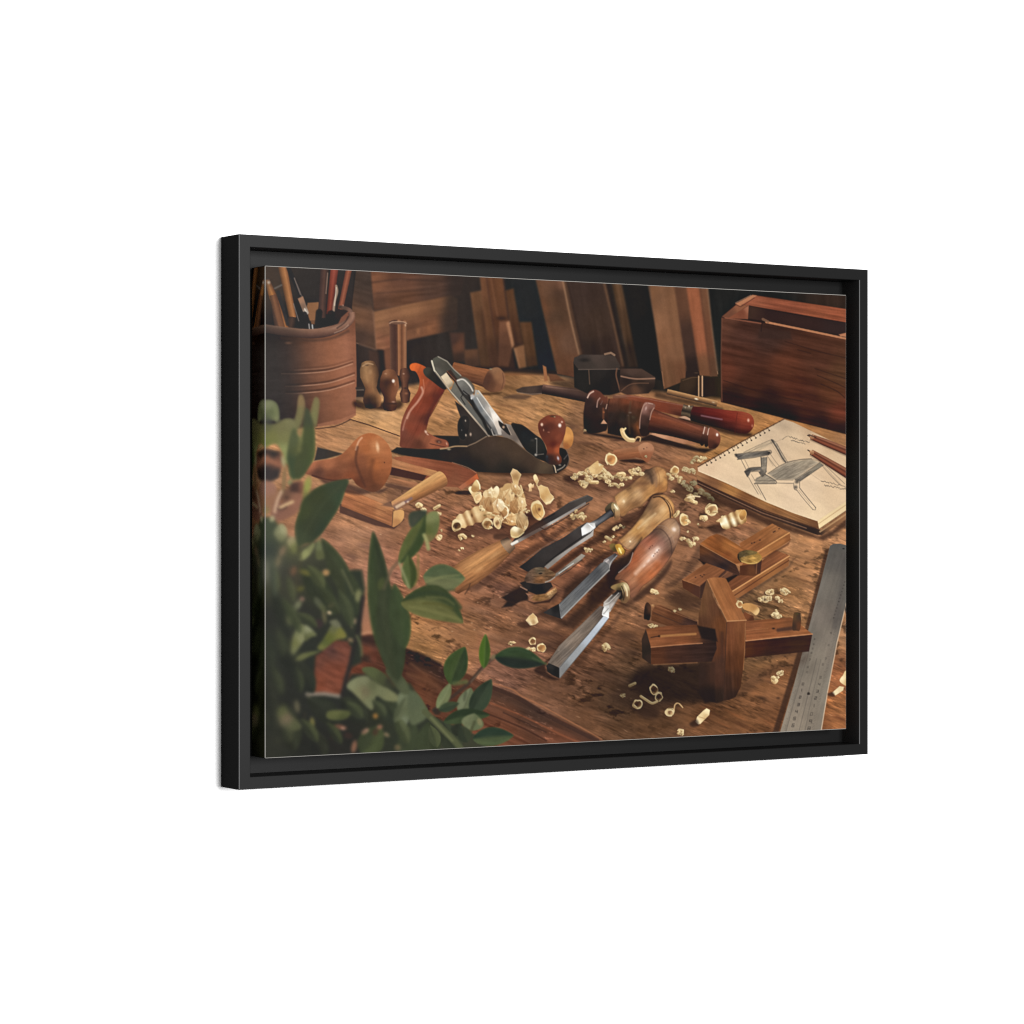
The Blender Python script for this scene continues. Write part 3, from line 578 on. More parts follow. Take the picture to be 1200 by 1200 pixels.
poly([(712, 467), (730, 466.5), (755, 472), (757, 490), (754, 511), (740, 514), (712, 508)], [(716, 468, (112, 66, 48)), (735, 470, (118, 64, 44)), (750, 474, (104, 58, 42)), (716, 477, (70, 46, 38)), (735, 478, (72, 46, 36)), (750, 483, (74, 48, 37)), (716, 488, (50, 40, 37)), (730, 488, (48, 40, 36)), (742, 492, (58, 44, 36)), (748, 499, (98, 58, 38)), (720, 500, (40, 34, 33)), (738, 506, (42, 35, 32))], .6, gr=(100, 12, 3, .12))
line([(714, 468), (711.5, 482), (714, 500)], 1.2, (54, 38, 34), .7, .7, True); line([(739, 471), (737, 488), (738, 508)], 2.2, (84, 66, 50), .4, 1.2, True); spot(738.5, 483.5, 2.4, 1.4, (110, 92, 82), .7); spot(736, 487, 1.2, .9, (92, 76, 68), .5); spot(742, 489, 3, 2, (84, 70, 52), .4, 30); spot(747.5, 501, 2.4, 3, (134, 78, 44), .6)
poly([(754.5, 473), (759.5, 471.3), (767.5, 474), (766, 481), (762, 492), (761, 508), (752, 511), (749, 500), (751.5, 484)], [(758, 474, (150, 104, 90)), (764, 475, (128, 84, 70)), (756, 480, (140, 100, 88)), (762, 482, (96, 62, 52)), (755, 490, (72, 50, 44)), (760, 494, (62, 44, 39)), (755, 504, (44, 35, 33))], .6, 1, True)
line([(749.5, 502), (750.5, 488), (754, 476), (758, 472.5)], 1.1, (178, 136, 116), .75, .5, True); line([(761.5, 492), (763.5, 483), (766.5, 478)], 1.1, (186, 140, 118), .75, .5, True); spot(757, 478.5, 1.4, 3, (196, 162, 148), .75, 18); line([(760, 472.5), (765, 473.5)], 1, (206, 172, 152), .6)
tube((763, 493), (826, 511), [(0, 14), (.12, 13), (.4, 11.3), (.7, 10.4), (1, 10.4)], [(0, ramp((88, 50, 40), (128, 68, 47), (104, 55, 41), (60, 39, 34), (40, 30, 29))), (.5, ramp((88, 52, 42), (126, 70, 49), (96, 54, 41), (54, 37, 33), (38, 29, 28))), (1, ramp((100, 60, 46), (116, 66, 49), (86, 51, 40), (54, 38, 34), (38, 30, 29)))], .1, .1, gr=(0, 26, 2, .14))
line([(772, 485), (795, 493), (820, 503)], 1.4, (158, 96, 70), .4, 1, True)
for x0, y0 in [(825, 511), (830, 512.4)]:
    tube((x0 - 1.4, y0), (x0 + 1.4, y0 + .7), [(0, 10.8), (.5, 11.8), (1, 10.8)], band(ramp((120, 78, 62), (120, 74, 58), (72, 46, 38), (48, 35, 32), (38, 30, 29)), 0, 1)); line([(x0 + 1, y0 - 10.5), (x0 - .8, y0 - 3)], 1.2, (216, 184, 164), .85, .5, True)
poly([(831, 502.5), (837, 502.5), (842, 506), (844.3, 512), (843.5, 519), (840, 524.5), (835, 526), (830, 523)], [(834, 505, (128, 74, 54)), (840, 508, (146, 90, 68)), (836, 512, (116, 64, 46)), (842, 516, (112, 62, 46)), (834, 519, (78, 46, 37)), (838, 523, (58, 38, 33))], .6, 1, True); spot(840.4, 509.4, 1.6, 2.2, (244, 224, 210), .95, 0, .2)

# ---- little turned handle by the shavings
shade([(727, 539), (745, 538), (758, 541), (748, 543), (730, 541)], .85, 1.5)
tube((720, 533), (756, 529), [(0, 6), (.3, 6.5), (.7, 6), (.9, 8.5), (1, 9)], [(0, ramp((150, 100, 70), (146, 92, 62), (110, 68, 48))), (.7, ramp((160, 108, 76), (150, 94, 62), (120, 72, 48))), (1, ramp((176, 122, 88), (158, 98, 66), (126, 76, 50)))], .2, .5, gr=(0, 16, 2, .15))
poly([(748, 524), (754, 519), (762, 519.5), (766, 524), (765.5, 530), (760, 541), (755, 540), (750, 532)], [(755, 523, (178, 126, 92)), (762, 525, (172, 120, 88)), (757, 535, (140, 84, 56)), (762, 533, (150, 94, 66))], .7, 1, True); spot(754.5, 526, 1, 1, (70, 46, 40), .9); spot(758, 524.5, .8, .8, (90, 58, 48), .7)

# ---- bench plane
shade([(455, 528), (500, 541), (560, 555), (640, 558), (662, 550), (640, 550), (560, 545)], .6, 3)
poly([(503, 510), (540, 511), (560, 520), (545, 526), (524, 526), (515, 521)], (41, 37, 36), .8)
poly([(533, 470), (543, 477), (573, 511), (560, 522), (538, 520), (540, 490), (537, 482)], [(545, 490, (60, 52, 48)), (555, 505, (58, 51, 47)), (545, 515, (50, 45, 42))], .8)
poly([(536, 500), (538, 491), (543, 486.5), (549, 488), (551, 495), (549, 508), (544, 516), (538, 513)], [(539, 500, (38, 36, 36)), (546, 496, (50, 46, 44)), (545, 510, (42, 39, 38))], .7, 1, True, rim=(1.6, (72, 64, 58), .5))
for x, y, r, c in [(545.5, 493, 1, (176, 160, 142)), (546, 510, 1.2, (190, 170, 150)), (551.5, 509, 1.6, (186, 160, 140)), (541, 504, .9, (96, 90, 86))]:
    spot(x, y, r, r * 1.6, c, .9)
# tote
poly([(480, 430), (482, 426.5), (488, 425.5), (496, 428.5), (500, 431.5), (508, 441), (515, 448), (521, 456), (515, 467), (508, 480), (503, 490), (501, 498), (500, 505), (505, 509), (513, 513), (523, 516), (526, 521), (524, 525), (515, 526.5), (490, 526), (470, 524), (469, 514), (470, 497), (475, 482), (483, 468), (489, 459), (491.5, 450), (491, 443), (487, 435.5), (482, 434)],
     [(483, 429, (206, 98, 46)), (490, 430, (194, 92, 48)), (494, 437, (166, 76, 44)), (493, 447, (172, 84, 50)), (503, 440, (132, 66, 46)), (510, 450, (128, 64, 46)), (518, 457, (104, 48, 36)), (500, 455, (142, 72, 50)), (505, 470, (120, 56, 40)), (512, 465, (88, 46, 38)), (495, 480, (134, 64, 46)), (500, 490, (88, 48, 40)), (488, 475, (138, 66, 46)), (480, 500, (132, 66, 48)), (472, 505, (118, 68, 54)), (490, 505, (122, 60, 44)), (478, 518, (110, 62, 48)), (497, 512, (140, 82, 58)), (510, 517, (158, 92, 64)), (520, 520, (132, 74, 54)), (490, 521, (92, 54, 42)), (473, 490, (128, 72, 54))], .6, 1, True, gr=(-65, 30, 3, .1))
line([(494, 454), (495.5, 460), (490, 470), (481, 481), (477, 490)], 2.4, (206, 152, 126), .7, 1, True); line([(479, 484), (474.5, 494), (472, 504)], 1.6, (196, 140, 116), .55, 1, True); line([(496, 445), (497, 455), (496, 461)], 1.1, (196, 120, 90), .6, .6, True)
line([(510, 470), (503, 484), (499, 496)], 4, (78, 44, 38), .5, 2, True); line([(521, 457), (512, 474), (504, 488)], 1, (84, 44, 36), .7)
spot(499, 506, 1.8, 2.6, (232, 196, 170), .85, -30); spot(501, 509, 2, 1, (226, 188, 160), .7, 30); spot(514, 517.5, 4.5, 2.6, (66, 46, 42), .9, 10); spot(514.5, 518, 1.6, 1.2, (150, 110, 90), .8); spot(523.5, 520, 1.3, 2.6, (206, 150, 124), .8, -15); line([(504, 520), (515, 522.5), (522, 524)], 1.2, (74, 46, 40), .7)
# lateral lever, blade and chip breaker, lever cap
poly([(496, 434), (500, 430.5), (507, 432), (514, 441), (522, 452), (523, 456), (518, 455.5), (506, 446.5), (498, 440)], [(499, 434, (66, 62, 54)), (508, 440, (52, 47, 42)), (518, 452, (42, 39, 37))], .7, 1, True)
poly([(505, 424), (508, 420), (513, 417.5), (524, 423), (532, 433), (541, 441), (535, 446), (528, 440), (523, 436), (516, 442), (509, 433)], [(510, 421, (84, 82, 72)), (515, 428, (78, 74, 66)), (525, 428, (74, 70, 62)), (534, 438, (80, 76, 68)), (512, 435, (96, 92, 82))], .6)
line([(513.5, 418), (524, 423.5), (532, 433), (540, 440)], 1.4, (160, 150, 134), .75)
poly([(528, 458), (533, 446), (541, 456), (548, 470), (574, 503), (574, 511)], [(532, 450, (112, 106, 94)), (540, 464, (102, 98, 90)), (555, 485, (96, 94, 88)), (568, 502, (88, 86, 80))], .6)
poly([(523, 436), (528, 433), (544, 455), (556, 472), (578, 497), (582, 512), (574, 511), (572, 500), (550, 472), (541, 462), (533, 448)], [(530, 440, (66, 52, 46)), (545, 462, (58, 55, 52)), (560, 482, (50, 48, 46)), (576, 504, (44, 42, 41))], .7)
line([(524, 435), (535, 447)], 1.0, (132, 84, 62), .7); line([(537, 448), (541, 456), (543, 461), (540, 466), (545, 474)], 1.2, (40, 38, 37), .7, .6)
poly([(516.5, 441.5), (523, 436.5), (531, 448), (530, 452), (526, 455)], [(520, 440, (214, 194, 162)), (526, 447, (206, 184, 154)), (529, 452, (150, 134, 110))], .5)
line([(506, 423), (509, 434), (516, 443), (528, 459), (545, 478), (573, 511)], 1.9, [(507, 428, (206, 196, 172)), (520, 448, (190, 172, 146)), (545, 478, (180, 166, 146)), (570, 508, (150, 136, 120))], .92); line([(510, 436), (528, 460), (570, 510)], .9, (70, 60, 54), .5)
poly([(535, 446.5), (541, 443), (546, 443.5), (553, 450), (556, 458), (552, 463), (545, 462), (540, 456)], [(540, 448, (122, 118, 110)), (547, 450, (110, 106, 98)), (552, 458, (96, 92, 86)), (544, 458, (98, 95, 90))], .6, 1, True)
line([(536, 446), (541, 444.5), (545, 446), (551, 452.5), (554, 458)], 1.7, (206, 196, 182), .9, .6, True); line([(541, 442), (547, 444), (553, 450), (555.5, 455)], 2, (92, 82, 70), .9, .7, True); line([(543, 458), (548, 462), (552, 465)], 1.5, (44, 42, 42), .8)
poly([(557, 456.5), (561, 457.5), (570, 470), (582, 485), (590, 496), (599, 498), (614, 525), (606, 522), (588, 511), (578, 510), (566, 490), (555, 476), (552, 467), (556, 463)],
     [(559, 460, (168, 160, 148)), (566, 470, (150, 142, 132)), (556, 470, (120, 124, 124)), (562, 480, (110, 114, 114)), (570, 490, (104, 106, 106)), (580, 504, (96, 94, 92)), (574, 480, (196, 184, 170)), (580, 488, (226, 214, 200)), (586, 500, (200, 186, 172)), (600, 505, (120, 106, 94)), (610, 520, (140, 124, 110)), (592, 508, (112, 100, 92)), (604, 514, (100, 88, 80))], .6)
line([(559, 466), (566, 478), (578, 494), (586, 509)], 1.2, (226, 222, 214), .7); line([(554, 470), (562, 484), (574, 500), (580, 510)], 2.2, (58, 56, 55), .8, .9); line([(551, 466), (556, 478), (566, 492), (573, 508)], 3.5, (42, 41, 40), .9, 1)
line([(561, 458), (571, 471), (577, 480)], 1.4, (214, 202, 184), .8); poly([(573, 477), (577, 479), (586, 491), (590, 497), (586, 500), (588, 509), (584, 509), (578, 493)], [(576, 480, (214, 206, 194)), (580, 487, (240, 230, 216)), (586, 497, (206, 190, 174)), (586, 507, (188, 176, 164))], .7)
spot(553.5, 464.5, 2.6, 3, (176, 174, 172), .95, 0, .4); spot(552.5, 467, 1.2, 1.6, (230, 228, 224), .9); spot(560, 461, 1.5, 1, (214, 160, 96), .7)
poly([(584, 493), (589, 496), (594, 499), (598, 508), (597, 510), (592, 506), (586, 500)], (48, 40, 36), .6, 1, True); spot(590, 500.5, 2, 2, (214, 180, 150), .85); spot(591, 497, 1.4, 1, (150, 110, 80), .8); line([(594, 499), (599, 509)], .9, (176, 156, 138), .8)
line([(576, 503), (578, 510), (582, 510)], 1, (180, 170, 158), .8)
# bed and sole
poly([(599, 497), (606, 496.5), (614, 499), (627, 509), (636, 516), (641, 528), (646, 543), (636, 540), (624, 535), (615, 526), (606, 511)], [(605, 500, (36, 38, 38)), (618, 512, (40, 42, 42)), (630, 522, (48, 46, 43)), (625, 530, (40, 40, 39)), (640, 538, (36, 35, 35))], .7, 1, True)
line([(629, 514), (629, 531)], 1.1, (124, 118, 110), .75); spot(628, 514, 1.6, 1, (176, 160, 142), .8); spot(628, 533, 2, 1.8, (200, 190, 176), .85); line([(628, 533), (637, 532)], .9, (120, 110, 100), .7); spot(624, 516, 3, 2, (76, 70, 64), .5)
poly([(458, 529), (465, 524), (490, 526), (523, 526), (545, 524), (557, 519), (570, 512), (583, 511), (594, 513), (603, 517), (613, 525), (624, 534), (636, 541), (648, 543.5), (652, 553), (648, 555.5), (625, 554.5), (580, 554), (560, 553), (530, 546), (497, 537.5), (470, 533)],
     [(465, 528, (40, 37, 36)), (500, 531, (42, 39, 37)), (530, 533, (48, 42, 39)), (545, 540, (40, 37, 35)), (560, 525, (62, 51, 44)), (575, 518, (72, 57, 48)), (590, 520, (76, 60, 48)), (580, 535, (62, 51, 44)), (560, 548, (42, 39, 37)), (590, 548, (44, 41, 38)), (605, 530, (76, 60, 48)), (620, 545, (72, 56, 46)), (640, 549, (94, 76, 58)), (615, 552, (44, 40, 37)), (645, 553, (62, 50, 42))], .6)
line([(516, 526), (524, 525), (534, 523), (547, 523)], 1.5, (178, 144, 106), .85, .6, True); line([(547, 523), (557, 519), (570, 511.5)], 1.2, (150, 124, 100), .7); spot(526, 526.5, 3, 1.4, (196, 176, 140), .7); line([(570, 511.5), (585, 510.5), (598, 514), (612, 525), (626, 535)], .9, (120, 100, 82), .5, .5, True)
poly([(655, 525), (661, 526), (665, 530), (667, 539), (665, 546), (659, 551), (651, 555), (648, 549), (647, 543), (640, 541), (645, 530)], [(662, 532, (38, 32, 31)), (655, 545, (44, 40, 38)), (664, 542, (48, 42, 38)), (645, 540, (36, 34, 34))], .6, 1, True)
line([(647, 542.5), (650, 547), (651.5, 553.5)], 1.4, (206, 180, 148), .85, .5, True); line([(653, 551), (659, 548), (662, 545)], 1.1, (180, 164, 146), .7, .5, True); line([(664, 528), (667, 538), (664, 547)], 1, (120, 96, 80), .7, .5, True); line([(661, 538), (665, 533)], 1.3, (104, 96, 92), .6)
# front knob and the ball behind it
poly([(663, 502), (667, 501), (671, 506), (672, 514), (670, 522), (665, 526), (660, 522)], [(668, 506, (196, 136, 76)), (665, 512, (214, 150, 84)), (669, 518, (184, 122, 66)), (664, 523, (150, 92, 54))], .7, 1, True)
poly([(636, 490), (641, 487), (648, 486), (656, 487.5), (661, 492), (663, 500), (662, 509), (659, 517), (656, 523), (655.5, 531), (658, 537), (657, 543), (650, 545), (642, 543), (639, 537), (641, 530), (640, 523), (635, 514), (631.5, 506), (630.5, 498), (632.5, 493)],
     [(636, 494, (116, 62, 46)), (645, 490, (128, 66, 47)), (655, 492, (132, 74, 54)), (660, 502, (118, 66, 50)), (645, 500, (90, 49, 39)), (640, 502, (76, 44, 38)), (650, 508, (112, 58, 43)), (636, 508, (96, 52, 41)), (643, 515, (100, 52, 40)), (655, 512, (126, 66, 47)), (648, 521, (86, 40, 33)), (645, 528, (120, 58, 40)), (653, 527, (166, 84, 52)), (645, 537, (60, 38, 34)), (650, 542, (58, 44, 40)), (641, 538, (40, 44, 48)), (654, 538, (110, 58, 42))], .6, 1, True)
spot(635, 497.5, 1.8, 2.2, (236, 200, 172), .9, 0, .2); spot(656, 498.5, 2.2, 2.8, (246, 228, 214), .95, 0, .2); spot(658.5, 494.5, 1.6, 1.6, (228, 188, 164), .8); spot(637, 504, 1, 1.8, (196, 140, 112), .7); spot(643, 506.5, 1.8, 1, (176, 112, 88), .6); spot(647.5, 487.8, 4, 1.5, (70, 58, 44), .85); spot(650, 488.5, 1.4, .8, (176, 164, 120), .7); spot(654, 537, 1.6, 3, (196, 196, 204), .85, -15); spot(641, 535, 1.6, 2, (48, 60, 66), .7); spot(656, 545, 2, 1.2, (170, 150, 134), .7)

# ---- brown board and slim strips under the plane
poly([(372, 524), (385, 527), (403, 532), (383, 537.5), (368, 540)], [(375, 530, (64, 58, 53)), (395, 532, (70, 58, 50))], 1.2)
poly([(460, 536), (475, 534.5), (497, 537), (530, 542), (556, 552), (560, 556), (561, 563), (540, 574), (536, 571), (520, 570), (490, 560)], [(470, 540, (150, 90, 62)), (495, 545, (138, 80, 56)), (520, 552, (130, 74, 52)), (545, 556, (128, 72, 52)), (535, 565, (126, 76, 54))], .7, gr=(12, 40, 3, .2))
poly([(537, 571), (559, 555), (561, 561), (541, 574)], [(540, 571, (168, 104, 74)), (552, 562, (166, 92, 60)), (559, 557, (190, 98, 58))], .6); line([(530, 542), (548, 548), (558, 554)], 1, (178, 122, 92), .6, .5, True)
shade([(536, 576), (548, 575), (556, 579), (545, 580), (534, 579)], .8, 1.2, (48, 36, 33))
poly([(457, 546), (500, 557), (496, 564), (454, 556)], (74, 48, 42), .8); poly([(457, 559), (493, 567), (487, 572), (453, 565)], (158, 106, 74), .7, gr=(14, 24, 2, .2)); poly([(452, 566), (487, 573), (485, 576), (452, 570)], (96, 66, 54), 1, .7)
poly([(459, 537.5), (512, 552), (515, 556), (504, 558), (458, 547)], [(470, 543, (172, 116, 78)), (490, 549, (166, 108, 72)), (508, 555, (178, 124, 80))], .6, gr=(14, 24, 2, .18))
shade([(456, 566), (480, 570), (484, 574), (470, 588), (455, 592)], .35, 3, (84, 58, 48))

# ---- wooden bar joined to a round handle
poly([(398, 590), (430, 604), (458, 615), (466, 613), (470, 606), (474, 609), (462, 620), (440, 616), (398, 601)], (84, 58, 50), 1, .9)
poly([(404, 575), (412, 574), (452, 592), (460, 596), (460, 617), (400, 593)], [(408, 577, (186, 120, 76)), (430, 586, (178, 114, 74)), (450, 594, (182, 122, 80)), (406, 587, (158, 98, 66)), (430, 598, (150, 94, 62)), (455, 607, (158, 102, 68))], .7, gr=(22, 24, 2, .2))
line([(404, 582), (430, 592), (452, 600)], 1, (132, 82, 56), .6); poly([(446, 593), (456, 589), (474, 597), (461, 597)], [(452, 593, (180, 122, 82)), (466, 596, (196, 142, 92))], .7)
poly([(461, 600), (466, 597.5), (471, 597.5), (473.5, 600), (473, 607), (470, 612), (464, 616.5), (460, 617), (459.5, 608)], [(464, 603, (206, 154, 98)), (470, 604, (214, 160, 100)), (464, 612, (180, 126, 80))], .6, 1, True); line([(460.5, 601), (459.5, 616)], .9, (84, 56, 46), .8)
poly([(447, 592), (462, 586), (470, 590), (462, 595)], (92, 68, 60), 1.2, .6)
tube((462, 593), (518, 561), [(0, 6), (.2, 6.5), (.7, 9), (1, 9.5)], [(0, ramp((206, 150, 96), (176, 126, 90), (130, 98, 84), (150, 108, 80))), (.4, ramp((222, 170, 108), (206, 150, 92), (168, 112, 68), (120, 78, 52))), (1, ramp((214, 162, 104), (206, 150, 94), (170, 116, 72), (126, 84, 56)))], .3, .55, gr=(0, 20, 2, .14))
line([(472, 590), (482, 584)], 3, (128, 104, 110), .7, 1.2); line([(465, 594), (473, 589.5)], 3.5, (226, 190, 152), .8, 1); spot(478, 588, 2, 1.4, (240, 214, 184), .7, -30)

# ---- round-headed wooden mallet
shade([(372, 556), (392, 562), (425, 572), (445, 578), (452, 572), (420, 580), (385, 570)], .7, 2.5, (66, 46, 42))
poly([(300, 530), (330, 533), (360, 542), (372, 540), (390, 537), (400, 532.5), (409, 524), (415, 517), (423, 510.5), (433, 507.5), (443, 510), (451, 516), (457, 525), (459.5, 537), (458, 552), (453, 564), (446, 573), (438, 576.5), (428, 574), (418, 568), (412, 561), (400, 563), (385, 563), (365, 558)],
     [(365, 545, (172, 106, 74)), (385, 543, (166, 102, 70)), (372, 554, (92, 60, 49)), (392, 557, (110, 66, 48)), (402, 545, (128, 78, 54)), (405, 535, (156, 94, 62)), (412, 530, (170, 104, 66)), (415, 545, (112, 66, 47)), (412, 558, (136, 76, 50)), (420, 518, (176, 106, 66)), (433, 512, (168, 98, 58)), (430, 525, (166, 96, 56)), (440, 522, (196, 130, 84)), (447, 520, (180, 112, 70)), (455, 530, (174, 106, 66)), (440, 545, (166, 96, 56)), (455, 548, (160, 94, 58)), (425, 552, (110, 66, 46)), (430, 563, (100, 60, 44)), (438, 560, (132, 76, 48)), (450, 560, (140, 82, 52)), (440, 573, (96, 60, 44)), (420, 565, (96, 56, 42)), (422, 538, (134, 80, 54))], .8, 1, True, gr=(-10, 26, 4, .07))
line([(417, 527), (420, 518), (424, 513)], 2, (226, 176, 138), .65, 1, True); spot(442.5, 524, 2.6, 7, (238, 192, 148), .8, -8); line([(419, 524), (417, 540), (422, 556), (428, 570)], 3, (82, 52, 42), .55, 1.6, True); line([(437, 540), (434, 556), (438, 568)], 5, (88, 54, 40), .4, 2.5, True); spot(450.5, 542, .9, 1.1, (70, 42, 32), .8); line([(366, 557), (384, 562), (400, 563), (411, 561)], 1.6, (70, 46, 40), .6, .8, True)

# ---- sketch book
shade([(816, 566), (893, 604), (960, 628), (975, 622), (992, 606), (1000, 600), (1000, 612), (965, 634), (900, 616), (840, 588)], .75, 3, (58, 38, 30), False)
shade([(812, 562), (818, 575), (850, 590), (840, 592), (812, 578)], .5, 3)
poly([(817, 560), (898, 598), (962, 621), (1000, 592), (1004, 600), (963, 627), (958, 627), (893, 604), (817, 568)], [(830, 569, (62, 44, 36)), (890, 598, (66, 46, 37)), (955, 622, (44, 34, 32)), (975, 616, (140, 98, 66)), (995, 600, (150, 106, 72))], .7)
poly([(816, 551), (850, 566), (898, 588), (958, 610), (960, 620), (955, 619), (898, 600), (850, 578), (817, 562)], [(820, 556, (156, 112, 76)), (860, 575, (176, 122, 70)), (900, 592, (168, 118, 70)), (930, 604, (150, 104, 66)), (830, 564, (122, 82, 56)), (870, 584, (120, 78, 50)), (900, 600, (112, 72, 48)), (940, 612, (130, 88, 56)), (956, 616, (110, 74, 50))], .6, gr=(24, 30, 1.2, .2))
line([(817, 563), (850, 578), (898, 599), (956, 619)], 1.2, (70, 46, 36), .8); line([(818, 566), (893, 601), (945, 619)], 1, (150, 108, 82), .7)
poly([(958, 610), (1004, 578), (1004, 590), (960, 620)], [(960, 615, (236, 208, 158)), (990, 592, (226, 198, 152))], .6); line([(959, 614), (1004, 583)], .8, (178, 140, 98), .7); line([(960, 620), (1004, 590)], 1, (110, 76, 52), .7); line([(961, 623), (1004, 594)], 2, (190, 148, 104), .7)
poly([(817.5, 548), (870, 518), (919, 491.5), (930, 495), (1004, 531), (1004, 579), (958, 610.5), (930, 601), (898, 588), (870, 574), (840, 561), (818, 552)],
     [(825, 549, (215, 183, 148)), (850, 555, (227, 196, 159)), (870, 530, (221, 192, 154)), (919, 496, (186, 160, 131)), (910, 510, (209, 181, 148)), (930, 515, (215, 186, 150)), (960, 520, (215, 183, 146)), (900, 580, (227, 198, 161)), (930, 585, (225, 196, 161)), (955, 605, (231, 202, 163)), (985, 585, (223, 192, 154)), (985, 560, (215, 183, 146)), (985, 530, (213, 181, 144)), (950, 500, (183, 152, 120)), (975, 514, (183, 146, 108)), (945, 570, (223, 194, 159))], .6, gr=(25, 30, 8, .05))
line([(819, 552), (850, 565), (898, 588), (930, 601), (957, 610)], .9, (238, 214, 176), .8); line([(818, 547), (870, 517), (919, 491)], 1.3, (90, 66, 52), .75)
for k in range(15):
    t = k / 14.0
    x = 828.5 + t * (901.5 - 828.5); y = 545.2 + t * (504.5 - 545.2)
    spot(x, y, 1.2, .9, (50, 42, 38), .95, -30, .4); line([(x, y), (x - 1.6, y - 2.6)], .8, (84, 66, 54), .7)
    spot(x - 2.4, y - 3.2, 1.1, .7, (56, 44, 38), .6, -30)
for k in range(12):
    t = k / 11.0; spot(830 + t * 84, 541 - t * 47, 1.4, .8, (60, 46, 38), .5, -30)
INK = (74, 68, 62)
def pen(p, w=1.0, a=.8, c=INK, curve=False):
    line(p, w, c, a, .55, curve)
def hatch(p, cols, a=.85, soft=1.0):
    poly(p, cols, soft, a, False, gr=(-26, 9, 1.1, .34, 15))
hatch([(871, 530.5), (903, 515.5), (907, 519), (888, 529)], (176, 156, 128), .6)
hatch([(900, 555), (923, 541.5), (950, 537.7), (960, 542), (946, 551), (932, 562), (909, 562)], [(929, 548.6, (112, 104, 92)), (916.5, 556, (118, 110, 97)), (940, 541, (152, 140, 120)), (926, 543, (160, 146, 125)), (945, 547, (156, 142, 122)), (905, 557, (128, 118, 103)), (933, 557, (138, 127, 110)), (922, 552, (108, 100, 89))], .8, 1.8)
hatch([(886, 560), (897, 555.6), (909, 562.7), (909, 566.5), (884.5, 566.5)], [(890, 562, (136, 125, 108)), (902, 563, (128, 118, 103)), (895, 558, (112, 104, 92))], .7)
hatch([(932, 562.7), (961.4, 542), (965, 545), (938, 564)], [(938, 560, (104, 96, 86)), (955, 549, (128, 118, 102))], .9)
hatch([(861.4, 532.6), (898.6, 528.5), (903, 529.4), (901, 533), (865, 538.4)], [(864, 535, (84, 78, 72)), (875, 533.5, (122, 113, 101)), (890, 531.5, (100, 93, 84)), (901, 531, (76, 70, 65))], .95, .8)
hatch([(891.5, 536), (898.8, 535.6), (898.2, 552.4), (893.5, 558), (889.6, 553.7), (892.5, 548)], [(894, 538, (120, 111, 98)), (896, 548, (136, 125, 108)), (892, 554, (88, 81, 74))], .9)
hatch([(872.7, 552.4), (878, 548.6), (892, 547.6), (893.5, 551), (880, 552.4), (877.5, 557.6), (875.6, 558)], [(874, 552, (72, 67, 62)), (884, 549.5, (100, 93, 84)), (876, 556, (76, 70, 65))], .95, .8)
hatch([(904, 515.5), (909, 517), (922, 541), (919, 541.5)], (142, 129, 111), .6)
spot(934, 564.5, 3.6, 2.8, (78, 72, 66), .85, -20); spot(932.5, 571, 3, 3, (88, 81, 74), .8); spot(862.5, 533.5, 2, 2.6, (58, 54, 51), .8); spot(901.5, 530.8, 2.4, 2, (56, 52, 49), .75); spot(905.5, 516.5, 2.6, 1.8, (74, 68, 63), .8, 30)
